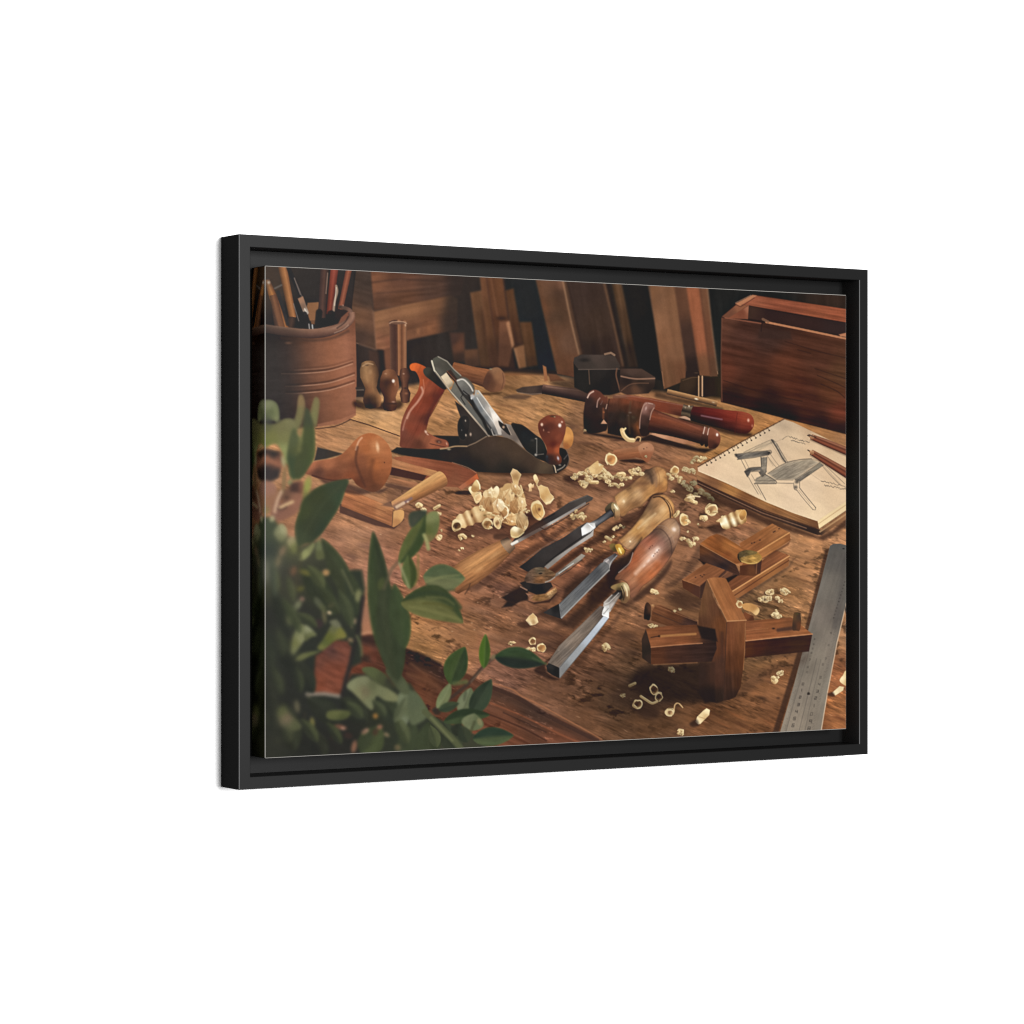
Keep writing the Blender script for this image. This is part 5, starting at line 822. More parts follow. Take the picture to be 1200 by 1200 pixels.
steel([(655, 782), (690, 743), (707, 722), (713.5, 724), (700, 742), (655.5, 795)], [(658, 788, (126, 124, 122)), (675, 768, (150, 152, 152)), (695, 745, (176, 184, 188)), (709, 725, (196, 204, 208))]); line([(656, 782), (690, 742.5), (707, 722)], .8, (70, 64, 60), .6); line([(657, 794), (690, 754), (713, 725)], .8, (96, 92, 90), .7)
steel([(705.5, 718), (708, 711), (714, 709), (714, 716), (713.5, 724), (706, 721.5)], [(708, 714, (232, 230, 224)), (712, 712, (196, 192, 186)), (710, 721, (240, 240, 236)), (707, 719, (210, 206, 200))]); line([(707, 720), (713, 713)], .9, (120, 112, 106), .7); line([(706, 720), (713, 723.5)], 1.2, (250, 250, 248), .8)
steel([(640, 780), (643, 777), (649, 779.5), (655.5, 782.5), (655.5, 795), (647, 791), (641.5, 787)], [(645, 782, (50, 48, 46)), (652, 788, (36, 36, 37)), (644, 786, (40, 39, 38))])
spot(655, 762, 2, 1, (150, 134, 118), .5, -40)

# ---- marking gauge lying at the back
shade([(782, 690), (799, 680), (822, 655), (820, 640), (812, 650), (796, 676), (780, 684)], .4, 3, (56, 40, 34)); shade([(780, 700), (800, 690), (822, 702), (830, 690), (822, 712), (800, 712)], .55, 5, (56, 38, 32)); shade([(857, 697), (868, 703), (926, 665), (930, 655), (924, 663), (890, 685)], .45, 2.5, (62, 44, 36), False)
poly([(818, 655), (832, 655), (866, 672), (892, 672), (880, 684), (855, 684), (830, 668)], (44, 33, 30), 1.2)
poly([(853, 683), (868, 672), (890, 660), (907, 644), (925, 651), (857, 694)], [(860, 684, (117, 70, 45)), (890, 668, (123, 74, 47)), (905, 648, (125, 76, 48)), (918, 652, (139, 85, 53))], .7, gr=(-32, 30, 2, .18))
poly([(857, 693), (925, 651), (924, 663), (865, 701), (857, 700)], [(865, 692, (152, 98, 60)), (900, 670, (154, 100, 58)), (920, 656, (143, 91, 55)), (880, 690, (135, 83, 50))], .6); line([(859, 699), (890, 678.5), (924, 657)], 1.3, (90, 53, 36), .75); line([(857.5, 693.5), (890, 673.2), (925, 651.5)], 1.3, (219, 158, 100), .85)
poly([(799.5, 679), (829, 659), (851, 668), (846, 672), (838, 680), (820.5, 687)], [(805, 678, (139, 87, 55)), (825, 665, (123, 76, 48)), (835, 672, (131, 81, 52)), (820, 684, (137, 85, 55))], .6, gr=(-30, 24, 2, .16))
poly([(799, 679.5), (820.5, 686.5), (820, 701), (800.5, 689)], [(805, 686, (84, 50, 35)), (818, 695, (78, 49, 39))], .6); line([(800, 679.5), (820.5, 687)], .9, (172, 115, 75), .7); poly([(820.5, 686.5), (828, 680), (824, 700), (820, 702)], (66, 45, 38), .7)
for x, y in [(815, 676.5), (821, 674.5), (825, 673.5), (823, 676)]:
    spot(x, y, 1.3, .9, (56, 40, 36), .85)
poly([(838, 680), (850, 668), (862, 665), (866, 672), (845, 680)], (78, 52, 42), 1); line([(842, 679), (856, 668)], 1.2, (147, 98, 65), .6)
poly([(846, 680), (852, 668), (862, 666), (858, 674)], (127, 81, 55), .8, .6)
# its stock
poly([(866, 637), (905, 613.5), (925, 624), (887, 647.5), (880, 660)], [(875, 640, (147, 91, 53)), (895, 625, (145, 91, 53)), (912, 622, (154, 100, 60)), (885, 640, (139, 85, 50))], .6, gr=(-31, 26, 2, .18))
poly([(886.5, 647), (925.5, 624), (926.5, 633), (893, 655), (890, 652)], [(892, 649, (168, 109, 63)), (915, 634, (160, 102, 58)), (924, 630, (139, 87, 52))], .6, gr=(-31, 26, 1.4, .14)); line([(887, 647.2), (925, 624.3)], 1.4, (211, 150, 92), .85); poly([(893, 655), (926, 634), (924, 639), (900, 652)], (98, 61, 40), 1, .7)
for x, y in [(881, 636.5), (884, 635.5), (890.5, 633), (906.5, 623.5), (908, 622.5), (913, 619.5)]:
    spot(x, y, 1.5, 1, (54, 38, 34), .9, -25)
poly([(820.5, 637), (831, 629), (840, 625.5), (849, 629), (872, 643), (888, 648), (893, 655), (880, 662), (867, 664)], [(823, 637, (150, 92, 50)), (833, 630, (146, 84, 44)), (843, 628, (120, 72, 42)), (843, 642, (126, 72, 38)), (833, 640, (134, 78, 42)), (850, 640, (156, 96, 50)), (858, 642, (160, 100, 54)), (852, 651, (128, 72, 40)), (862, 650, (150, 92, 50)), (870, 652, (140, 86, 50)), (862, 659, (126, 74, 42)), (885, 652, (130, 82, 50))], .6, gr=(28, 28, 2.4, .2))
poly([(820, 637.5), (867, 663.5), (866.5, 675), (845, 666), (820, 657)], [(825, 645, (101, 61, 38)), (845, 657, (76, 50, 40)), (846, 662, (46, 37, 38)), (862, 668, (70, 46, 37)), (825, 655, (66, 45, 37))], .6, gr=(28, 28, 2.4, .18)); line([(820.5, 638), (866.5, 663.5)], .9, (180, 120, 72), .7); poly([(862, 661), (871, 659), (868, 666), (866, 670)], (186, 128, 82), .9, .7)
poly([(867, 663), (880, 661), (893, 655), (891, 672), (883, 675), (867, 674)], [(870, 668, (82, 48, 33)), (882, 668, (101, 61, 38)), (889, 665, (70, 46, 38))], .7); line([(887, 660), (886, 672)], 1, (156, 104, 67), .6)
poly([(864, 653), (867, 647.5), (875, 645), (886, 646.5), (892, 651), (892.5, 656), (885, 660.5), (876, 660.5), (868, 658)], [(868, 651, (72, 56, 38)), (876, 648, (113, 89, 48)), (880, 655, (172, 128, 60)), (889, 653, (166, 120, 57)), (872, 656, (131, 96, 48))], .7, 1, True); line([(867, 657), (876, 660), (886, 660), (892, 655)], 1.1, (201, 158, 87), .75, .5, True); poly([(866, 647.5), (875, 644.5), (887, 647), (884, 650), (874, 652), (866, 652)], [(870, 649, (84, 68, 44)), (882, 648, (112, 92, 54))], .8, .9, True, gr=(20, 4, 2, .3))
poly([(868, 654), (874, 652), (884, 650), (890, 650.5), (892, 654.5), (888, 658.5), (878, 660), (870, 658)], [(874, 655, (150, 116, 64)), (882, 654, (190, 146, 76)), (889, 653, (166, 126, 66)), (878, 659, (128, 94, 46))], .6, .95, True, gr=(10, 5, 2, .3)); line([(869, 657.5), (878, 660.2), (887, 659)], 1.1, (214, 174, 104), .6, .5, True); line([(865, 650), (865.5, 655), (868, 658)], 1.4, (44, 36, 30), .8, .6, True); spot(872, 652, 2, .8, (170, 150, 110), .5, -30)

# ---- marking gauge in front
shade([(752, 782), (790, 778), (838, 776), (848, 800), (848, 822), (820, 824), (780, 822), (752, 816), (742, 806), (738, 796)], .82, 7, (36, 28, 26)); shade([(740, 826), (760, 826), (773, 834), (768, 842), (752, 840)], .7, 4, (52, 37, 31)); shade([(862, 818), (880, 790), (930, 775), (946, 766), (940, 778), (900, 796), (876, 812)], .35, 6, (62, 44, 36)); shade([(715, 815), (745, 800), (790, 818), (780, 830), (735, 832)], .45, 7, (52, 38, 32))
# bar behind
poly([(764, 716), (768, 709.5), (774, 709), (817, 728), (818, 735), (783, 734), (763, 727)], [(772, 714, (109, 68, 45)), (790, 722, (90, 55, 37)), (810, 731, (66, 45, 38)), (768, 725, (98, 61, 40))], .8, gr=(22, 20, 2, .2)); line([(769, 710), (816, 728)], .9, (147, 100, 68), .6); line([(766, 718), (800, 732)], 1.2, (70, 48, 40), .6); spot(765, 710, 2.5, 1.2, (192, 143, 95), .6, 20)
poly([(754.5, 724), (755.5, 711), (758, 706), (761.5, 708), (763, 713), (761.5, 726), (757, 726)], [(757, 715, (46, 36, 32)), (761, 714, (86, 57, 42)), (758, 723, (40, 32, 30))], .7, 1, True); spot(750, 722, 3, 1.2, (52, 38, 33), .6); spot(765, 709, 2, 1.2, (201, 154, 105), .6)
poly([(872, 717), (883, 722), (884, 728), (874, 728), (870, 722)], [(876, 722, (123, 72, 45)), (881, 726, (88, 52, 35))], .7)
# beam, left half
poly([(752, 749), (757, 737), (763, 758), (763, 779), (752.5, 771)], [(757, 745, (62, 46, 38)), (757, 765, (46, 38, 33)), (761, 770, (56, 42, 36))], .7)
poly([(757, 737), (783, 733.5), (817, 732), (842, 736), (843, 754), (823, 754), (763, 759)], [(762, 742, (129, 78, 48)), (780, 738, (117, 70, 45)), (800, 736, (101, 61, 40)), (770, 754, (137, 83, 52)), (800, 750, (129, 76, 47)), (815, 745, (107, 65, 42)), (830, 745, (56, 40, 36)), (838, 750, (50, 38, 34))], .6, gr=(-3, 24, 2, .18))
line([(763, 747), (772, 745.5)], 1.4, (66, 44, 36), .8); spot(772.5, 745.5, 1.8, 1.6, (40, 31, 29), .95); line([(775, 745.5), (795, 744), (815, 743)], 2.6, (176, 122, 72), .75, 1); spot(826, 741, 7, 5, (40, 32, 30), .9)
poly([(763, 758.5), (823, 753.5), (843, 753), (843, 775), (763, 778.5)], [(768, 765, (82, 49, 34)), (790, 768, (70, 45, 36)), (820, 765, (56, 39, 34)), (838, 765, (48, 35, 32)), (770, 776, (88, 53, 36)), (800, 776, (62, 41, 34))], .6, gr=(-3, 26, 2, .16)); line([(763, 758.5), (790, 756), (823, 753.7)], 1.2, (182, 124, 85), .75); line([(766, 779), (817, 776.5)], 1, (147, 100, 65), .6, .8)
# fence of the gauge
poly([(828.5, 678), (836, 700), (851, 728), (852, 740), (850, 790), (848, 821), (840, 824), (832, 822), (832, 780), (840, 760), (838, 738), (818, 733), (819, 720), (823, 698)],
     [(828, 690, (107, 72, 48)), (824, 715, (109, 74, 48)), (835, 715, (90, 57, 40)), (845, 730, (105, 63, 38)), (846, 760, (90, 53, 35)), (843, 780, (74, 48, 37)), (838, 800, (74, 47, 36)), (842, 815, (48, 36, 31)), (834, 815, (44, 34, 30)), (825, 728, (82, 53, 38))], .8, gr=(84, 26, 3, .12))
poly([(817, 733), (838, 737), (841, 752), (822, 748)], (38, 31, 30), 1.4, .85); line([(846, 742), (846, 775)], 4, (62, 42, 35), .45, 1.8)
poly([(820, 776), (838, 776), (838, 822), (826, 824), (818, 812)], [(824, 790, (52, 38, 33)), (834, 790, (66, 44, 35)), (830, 815, (38, 30, 28))], 2, .85)
poly([(851.5, 727.5), (874, 726.5), (873.5, 750), (872, 775), (868, 805), (862, 817), (855, 820), (848, 821), (849, 790)], [(855, 735, (109, 65, 42)), (868, 735, (125, 76, 47)), (860, 750, (107, 63, 40)), (870, 750, (121, 72, 43)), (856, 775, (84, 50, 33)), (868, 775, (101, 59, 36)), (853, 800, (66, 44, 35)), (864, 800, (78, 48, 32)), (858, 815, (54, 38, 32))], .7, gr=(88, 26, 3, .16)); line([(873.5, 730), (873, 755), (871, 785)], .9, (166, 111, 70), .6); line([(851.5, 730), (850, 770), (848.5, 815)], 1, (60, 41, 34), .6)
poly([(828.5, 678.5), (836, 676.5), (848, 677), (851, 678.5), (863, 703), (874.5, 726.5), (852, 728), (840, 703)], [(832, 681, (162, 104, 63)), (846, 680, (143, 89, 53)), (845, 700, (156, 98, 58)), (858, 700, (143, 88, 52)), (858, 722, (156, 98, 58)), (868, 722, (147, 93, 57))], .6, gr=(64, 28, 3, .12)); line([(852, 728), (874.5, 726.8)], 1.1, (201, 145, 97), .8); line([(829, 679), (840, 703), (852, 727.5)], .9, (182, 126, 84), .6)
# beam, right half
poly([(874, 728), (900, 725.5), (927, 723.5), (952, 743), (874, 751)], [(880, 732, (123, 74, 47)), (880, 745, (143, 85, 52)), (905, 730, (129, 78, 47)), (910, 742, (139, 83, 50)), (940, 738, (147, 91, 55)), (928, 727, (117, 72, 45))], .6, gr=(-5, 26, 2, .18))
poly([(873.5, 751), (952, 743), (948, 763.5), (873, 771)], [(876, 758, (78, 44, 28)), (890, 759, (66, 36, 24)), (910, 757, (56, 33, 24)), (940, 753, (60, 38, 27)), (900, 767, (54, 34, 26))], .6, gr=(-5, 28, 2.4, .14)); line([(874, 751), (912, 747), (952, 743)], 1.2, (201, 139, 94), .8); line([(874, 739), (900, 736.5)], .8, (172, 113, 70), .5)
line([(912, 738.5), (930, 736)], 4.5, (70, 48, 40), .8, 1.6); spot(906.5, 736.5, 2.4, 1.5, (48, 35, 31), .95)
poly([(928.5, 737), (930, 720), (933, 717.5), (938, 718.5), (939, 724), (937.5, 738), (933, 739)], [(931, 722, (94, 66, 42)), (936, 722, (72, 54, 42)), (931, 734, (66, 48, 38)), (936, 734, (98, 59, 38))], .6, 1, True); spot(934, 719.5, 3, 1.6, (82, 70, 40), .7); line([(938.5, 720), (939.5, 726)], .9, (192, 141, 92), .6)
shade([(880, 768), (946, 761), (940, 768), (885, 774)], .3, 2, (60, 42, 34), False)

# ---- wood shavings
CREAM = [(238, 214, 164), (226, 198, 146), (206, 172, 120), (182, 142, 94)]
def chip(x, y, r, seed, dim=1.0, sh=1.0, ang=None, flat=.8):
    """a little crumpled shaving: lit facets, a shaded fold and a shadow thrown to the left"""
    q = np.random.RandomState(seed)
    if sh:
        spot(x - r * .9, y + r * .45, r * 1.3, r * .55, (54, 38, 32), .62 * sh, 12)
    n = q.randint(5, 8); a0 = q.uniform(0, 6.3)
    P = [(x + r * q.uniform(.45, 1.25) * math.cos(a0 + k * 6.283 / n), y + r * flat * q.uniform(.45, 1.25) * math.sin(a0 + k * 6.283 / n)) for k in range(n)]
    c = lambda i, k=1.0: tuple(v * dim * k for v in CREAM[i])
    poly(P, [(x - r * .5, y + r * .5, c(3)), (x + r * .4, y - r * .5, c(0)), (x + r * .6, y + r * .3, c(1)), (x - r * .5, y - r * .3, c(2))], .5, 1, r > 4)
    for k in range(6 if r > 3.4 else 4):                 # overlapping curled flakes, each with a bright rim and a dark hollow
        fx = x + q.uniform(-.6, .6) * r; fy = y + q.uniform(-.55, .5) * r * flat; fr = r * q.uniform(.3, .55); fa = q.uniform(0, 6.3)
        F = [(fx + fr * q.uniform(.6, 1.2) * math.cos(fa + u), fy + fr * q.uniform(.5, 1.1) * math.sin(fa + u)) for u in (0, 1.2, 2.5, 3.7, 5.1)]
        i = q.choice([0, 0, 1, 1, 2])
        poly(F, [(fx - fr * .6, fy + fr * .6, c(3, q.uniform(.7, 1))), (fx + fr * .4, fy - fr * .4, c(i, q.uniform(.95, 1.05)))], .4, .95)
        if q.rand() < .7:
            line([F[3], F[4], F[0]], .7, c(0, 1.05), .85, .4)
        if q.rand() < .55:
            spot(fx - fr * .4, fy + fr * .5, fr * .55, fr * .3, (104, 70, 46), .75, q.uniform(0, 180))

_chip = chip
def chip(x, y, r, seed, dim=1.0, sh=1.0, ang=None, flat=.8):
    q = np.random.RandomState(seed + 5000)
    if q.rand() < .38:                                  # some are little torn ribbons rather than crumbs
        a = q.uniform(-1.2, 1.2); L_ = r * q.uniform(.8, 1.35)
        pts = [(x - L_ * .6 * math.cos(a), y - L_ * .6 * math.sin(a)), (x + q.uniform(-.3, .3) * r, y + q.uniform(-.6, .1) * r), (x + L_ * .6 * math.cos(a), y + L_ * .5 * math.sin(a))]
        if sh:
            spot(x - r * .8, y + r * .45, r * 1.2, r * .5, (54, 38, 32), .55 * sh, 12)
        ribbon(pts, r * q.uniform(.7, 1.1), dim * q.uniform(.85, 1.02))
        line([(px - .3 * r, py + .25 * r) for px, py in pts], r * .22, tuple(v * dim * .75 for v in CREAM[3]), .7, .5, True)
        if q.rand() < .6:
            _chip(x + q.uniform(-.6, .6) * r, y + q.uniform(-.3, .5) * r, r * .62, seed, dim, 0, None, flat)
    else:
        _chip(x, y, r * q.uniform(.9, 1.2), seed, dim, sh, None, flat * q.uniform(.75, 1.1))

def ring(x, y, rx, ry, ang, seed, dim=1.0, thick=.32, inner=(150, 108, 66), deep=(96, 66, 44), sh=1.0):
    """a curled shaving seen into its end"""
    q = np.random.RandomState(seed)
    if sh:
        spot(x - rx * 1.0, y + ry * .55, rx * 1.2, ry * .6, (54, 38, 32), .6 * sh, 10)
    t = math.radians(ang); n = 12
    def ell(k, ox=0, oy=0, j=.16):
        return [(x + ox + k * (rx * math.cos(u) * math.cos(t) - ry * math.sin(u) * math.sin(t)) * q.uniform(1 - j, 1 + j), y + oy + k * (rx * math.cos(u) * math.sin(t) + ry * math.sin(u) * math.cos(t)) * q.uniform(1 - j, 1 + j)) for u in np.linspace(0, 6.283, n, False)]
    c = lambda i: tuple(v * dim for v in CREAM[i])
    poly(ell(1), [(x - rx, y + ry, c(2)), (x + rx, y - ry, c(0)), (x - rx, y - ry, c(1)), (x + rx, y + ry, c(1))], .5, 1, True)
    poly(ell(1 - thick, rx * .06, ry * .06), [(x - rx * .5, y - ry * .4, tuple(v * dim for v in inner)), (x + rx * .4, y + ry * .4, tuple(v * dim * 1.15 for v in inner)), (x - rx * .1, y + ry * .1, tuple(v * dim for v in deep))], .6, 1, True)
    g = q.randint(12); e_ = ell(.9, 0, 0, .1)
    line([e_[(g + k_) % 12] for k_ in range(5)], thick * rx * .55, c(0), .75, .5, True)
    line([e_[(g + 6 + k_) % 12] for k_ in range(3)], thick * rx * .6, tuple(v * .72 for v in c(3)), .6, .6, True)
    line([p for p in ell(.55, rx * .1, ry * .1, .15)[1:6]], .8, tuple(v * .9 for v in c(2)), .6, .5, True)

def ribbon(pts, w, dim=1.0, col=None):
    """a strip standing on edge, lit along one rim"""
    c = lambda i: tuple(v * dim for v in CREAM[i])
    line(pts, w, col or c(2), 1, .5, True); line([(x + w * .22, y - w * .22) for x, y in pts], w * .35, c(0), .8, .4, True)

# the heap in front of the plane
shade([(525, 622), (560, 596), (580, 590), (640, 612), (632, 632), (600, 628), (560, 628), (536, 632)], .55, 4, (70, 46, 38)); shade([(604, 618), (640, 580), (650, 582), (640, 606), (620, 622)], .4, 3, (72, 48, 38)); shade([(580, 626), (596, 626), (598, 632), (580, 632)], .6, 2, (52, 37, 32))
poly([(562, 590), (568, 578), (580, 574), (592, 570), (604, 568), (614, 578), (616, 596), (610, 612), (600, 616), (588, 612), (574, 606), (564, 602)], [(570, 590, (190, 146, 98)), (580, 600, (172, 124, 78)), (600, 590, (184, 138, 90)), (605, 608, (196, 146, 92)), (590, 580, (206, 166, 114)), (612, 585, (190, 150, 100))], 1, 1, True, gr=(70, 8, 2, .2))
poly([(601, 549), (606, 551), (611, 556), (608, 563), (607, 570), (602, 569), (600, 560), (598, 555)], [(602, 551, (206, 172, 126)), (605, 558, (164, 124, 80)), (609, 556, (196, 160, 112)), (604, 567, (214, 176, 120))], .5, 1, False, rim=(1.2, (230, 204, 152), .7))
poly([(591, 568), (600, 567), (604, 574), (599, 586), (594, 592), (588, 580)], [(594, 572, (196, 156, 104)), (600, 578, (182, 142, 94)), (594, 588, (222, 188, 134))], .5, 1, True)
ring(606, 576, 5, 7, -10, 3, .95, .25, (186, 146, 98), (130, 92, 60), 0); ribbon([(610, 569), (612, 576), (610, 582)], 1.8); ribbon([(605, 579), (608, 581), (613, 577)], 1.6); spot(600, 580, 1.5, 1.5, (86, 56, 40), .8); spot(604, 581, 1.5, 1.5, (96, 62, 44), .8)
poly([(549, 573), (553, 570), (558, 576), (564, 577), (563, 586), (558, 590), (554, 582)], [(551, 574, (246, 226, 180)), (556, 580, (214, 176, 122)), (561, 582, (232, 202, 150)), (560, 588, (226, 190, 138))], .5, 1, True)
poly([(557, 563), (561, 564), (563, 573), (556, 577), (552, 573)], [(559, 566, (222, 190, 134)), (556, 573, (176, 132, 82))], .5, 1, True); line([(559, 563), (562, 568), (562.5, 573)], 1.2, (248, 230, 190), .9); ring(560, 583, 4, 6, 20, 6, 1.02, .3, (226, 192, 142), (200, 160, 110), 0)
poly([(566, 578), (570, 574), (573, 577), (577, 574), (582, 569.5), (585, 573), (584, 580), (580, 585), (574, 582), (568, 583)], [(570, 577, (226, 196, 146)), (577, 577, (200, 160, 110)), (581, 574, (250, 232, 190)), (580, 582, (240, 212, 160))], .5, 1, True)
for x, y, r, s in [(585, 590, 5, 11), (594, 590, 5, 12), (588, 597, 4, 15), (598, 600, 6, 16), (580, 595, 4, 17), (592, 606, 4, 18), (612, 590, 5, 19), (614, 597, 4, 20)]:
    chip(x, y, r, s, .98, 0)
poly([(582, 590), (586, 585), (592, 586), (591, 592), (584, 597)], [(585, 592, (248, 230, 188)), (590, 588, (226, 194, 142))], .5, 1, True)
ribbon([(591, 592), (595, 597), (594, 603), (592, 606)], 1.6); poly([(584, 596), (592, 594), (594, 604), (588, 608), (582, 602)], [(586, 598, (196, 148, 96)), (591, 603, (170, 122, 76))], .6, 1, True); line([(584, 594), (583, 600)], 1, (240, 214, 164), .7)
poly([(592, 604), (600, 602), (606, 598), (604, 610), (597, 614), (592, 612)], [(595, 606, (236, 200, 142)), (603, 602, (196, 150, 98)), (598, 612, (206, 158, 102))], .6, 1, True)
poly([(606, 600), (612, 600), (618, 607), (619, 615), (614, 622), (606, 617), (604, 609)], [(608, 604, (206, 174, 124)), (615, 608, (196, 164, 114)), (609, 615, (142, 104, 66)), (616, 618, (220, 188, 136))], .5, 1, True, rim=(1.1, (232, 206, 156), .6))
poly([(598, 622), (602, 617), (607, 618), (612, 620), (616, 619), (612, 626), (606, 630), (600, 630)], [(600, 626, (206, 176, 122)), (604, 620, (250, 236, 200)), (610, 624, (160, 130, 88)), (604, 627, (196, 160, 108))], .5, 1, True); line([(599, 628), (606, 629.5), (614, 624)], .9, (234, 214, 160), .8, .5, True)
def petal(pts, light, dark, at=(0, 0), rimw=1.0):
    """one thin sheet of a shaving: dark hollow towards the lower left, bright torn rim"""
    P = np.array(pts, float); cx, cy = P.mean(0); w = np.ptp(P[:, 0]); h = np.ptp(P[:, 1])
    poly(pts, [(cx - w * .3, cy + h * .3, dark), (cx + w * .3, cy - h * .3, light), (cx + at[0], cy + at[1], tuple((a + b) / 2 for a, b in zip(light, dark)))], .5, 1, False, gr=(60, 7, 1.4, .12, 8), rim=(rimw, (240, 218, 170), .4))
    q_ = np.random.RandomState(int(cx * 7 + cy * 3) % 9999)
    for _ in range(3):
        i = q_.randint(len(pts)); j = (i + 2) % len(pts)
        line([pts[i], ((pts[i][0] + pts[j][0]) / 2 + q_.uniform(-1, 1), (pts[i][1] + pts[j][1]) / 2 + q_.uniform(-1, 1)), pts[j]], q_.uniform(.8, 1.6), light if q_.rand() < .5 else dark, .55, .6, True)
for pts, l_, d_ in [([(566, 586), (574, 580), (582, 584), (583, 596), (576, 602), (568, 598)], (206, 166, 114), (160, 112, 70)), ([(577, 590), (583, 584), (590, 586), (592, 594), (586, 602), (579, 600)], (252, 234, 194), (206, 164, 112)), ([(590, 576), (598, 572), (603, 580), (600, 590), (593, 592), (588, 586)], (230, 200, 148), (184, 138, 88)),
                    ([(597, 588), (606, 583), (613, 587), (612, 598), (604, 604), (597, 599)], (200, 156, 104), (158, 112, 70)), ([(608, 582), (615, 584), (617, 592), (612, 600), (607, 594)], (234, 204, 152), (190, 148, 98)), ([(586, 600), (592, 596), (597, 602), (595, 612), (588, 612)], (196, 150, 98), (142, 98, 62)),
                    ([(592, 606), (600, 601), (606, 604), (604, 612), (597, 615)], (240, 206, 150), (186, 136, 84)), ([(568, 598), (574, 601), (577, 607), (571, 609), (566, 604)], (226, 190, 138), (172, 126, 80)), ([(604, 602), (611, 600), (618, 606), (619, 615), (614, 622), (608, 618)], (214, 182, 132), (150, 110, 70)),
                    ([(570, 575), (576, 571), (580, 576), (577, 583), (571, 582)], (246, 224, 178), (206, 168, 116)), ([(600, 566), (606, 568), (610, 575), (605, 580), (600, 576)], (222, 188, 136), (176, 132, 84)), ([(580, 604), (587, 603), (590, 609), (586, 614), (580, 612)], (238, 210, 160), (180, 136, 88))]:
    petal(pts, l_, d_)
line([(590, 592), (595, 596), (595, 603), (591, 607)], 1.5, (250, 232, 190), .85, .5, True); line([(583, 586), (582, 594), (585, 600)], 1.2, (170, 126, 82), .6, .6, True); line([(606, 585), (609, 592), (607, 600)], 1.2, (226, 188, 134), .7, .6, True)
for x, y, rx, ry in [(575, 590, 1.6, 3), (600, 578, 1.6, 2), (605, 582, 1.4, 1.8), (590, 614, 4, 1.6), (566, 603, 2, 3), (608, 601, 1.4, 3), (586, 603, 1.4, 2.4), (598, 600, 1.2, 2.6), (592, 585, 1, 2)]:
    spot(x, y, rx, ry, (104, 70, 46), .6)
for x, y, rx, ry in [(587, 588, 2.6, 2), (583, 592, 1.6, 2), (595, 598, 1.4, 2), (604, 570, 1.4, 2), (574, 577, 2, 1.6), (600, 611, 2, 1.4), (612, 588, 1.4, 2.4)]:
    spot(x, y, rx, ry, (255, 244, 214), .7)
tube((538, 612), (567, 600), [(0, 7), (.12, 9), (.25, 7.5), (.42, 9.5), (.55, 7.8), (.75, 10), (1, 8)], [(0, ramp((206, 170, 118), (236, 208, 158), (214, 178, 124))), (.16, ramp((228, 198, 148), (240, 212, 162), (214, 176, 122))), (.27, ramp((170, 128, 84), (186, 142, 94), (150, 108, 70))), (.42, ramp((226, 194, 142), (238, 210, 160), (206, 168, 116))), (.56, ramp((160, 120, 78), (176, 132, 86), (140, 100, 66))), (.72, ramp((222, 188, 134), (232, 202, 150), (196, 156, 106))), (1, ramp((190, 150, 100), (204, 164, 112), (150, 108, 70)))], .4, .3)
spot(553, 604, 1.8, 3.2, (112, 78, 50), .9, -15)
ring(535, 616, 6.5, 7, 20, 21, .98, .38, (112, 82, 52), (70, 50, 38), .8)
chip(565, 597, 4.2, 33, 1.0, 0); chip(563, 594, 2.2, 34, 1.0, 0)
ring(571, 614, 6, 6.5, 0, 24, .95, .3, (176, 128, 80), (112, 78, 50), .6); ring(583, 613, 4.5, 7.5, -15, 25, 1.0, .45, (206, 166, 116), (110, 76, 50), .4); chip(573, 602, 3.8, 26, 1.04, 0); chip(578, 604, 2.6, 27, 1.0, 0); spot(576, 616, 1.6, 2, (56, 40, 34), .8); chip(575, 618.5, 2, 28, 1.05, 0); spot(568, 604, 2, 1.6, (110, 92, 52), .7)
ring(630, 598, 8, 11.5, -14, 41, .98, .2, (206, 162, 100), (176, 130, 78), .9); spot(632, 597, 2.2, 2.6, (104, 66, 46), .9); line([(627, 592), (629, 600), (634, 606)], 1, (150, 108, 66), .6, .5, True)
poly([(630, 571), (634, 568), (638, 570), (642, 571), (645, 578), (649, 582), (648, 586), (645, 590), (640, 591.5), (637, 588), (633, 583), (632, 576)], [(634, 574, (222, 186, 130)), (640, 578, (206, 162, 104)), (646, 584, (214, 178, 124)), (636, 583, (196, 150, 94)), (643, 588, (226, 196, 144))], .5, 1, False, rim=(1.1, (238, 214, 164), .6)); line([(640, 589.5), (645, 588), (649, 584)], 1.3, (244, 222, 176), .8)
poly([(619, 568), (622, 566), (624, 568), (626, 566.5), (625.5, 571), (623, 572), (623.5, 575.5), (619.5, 576), (620, 572)], [(621, 569, (238, 208, 160)), (624, 573, (206, 160, 112))], .5, 1, False); poly([(625, 558), (628, 556), (631, 563), (629, 567), (626, 563)], [(627, 560, (238, 214, 164)), (629, 565, (206, 166, 112))], .5, 1, True); ribbon([(631, 563), (629, 568), (631, 571)], 1.2, .95)
chip(619, 599, 2.6, 43, .98, 0); chip(542, 629, 5, 44, 1.02, .4, None, .8); chip(554, 628, 1.6, 45, .95, 0); chip(541.5, 642, 2.2, 46, 1.05, .2); chip(538, 645, 1.4, 47, 1.0, 0); chip(615, 618, 2, 48, .9, 0)
# by the round handle
chip(491, 592, 4, 51, 1.02, 0); chip(496, 597, 4, 52, 1.0, .5); chip(512, 594, 5, 53, .98, .6, None, 1.1); chip(514, 602, 4, 54, .95, 0); chip(514, 630, 5, 55, 1.02, .6, None, 1.1); chip(517, 622, 2, 56, 1, 0)
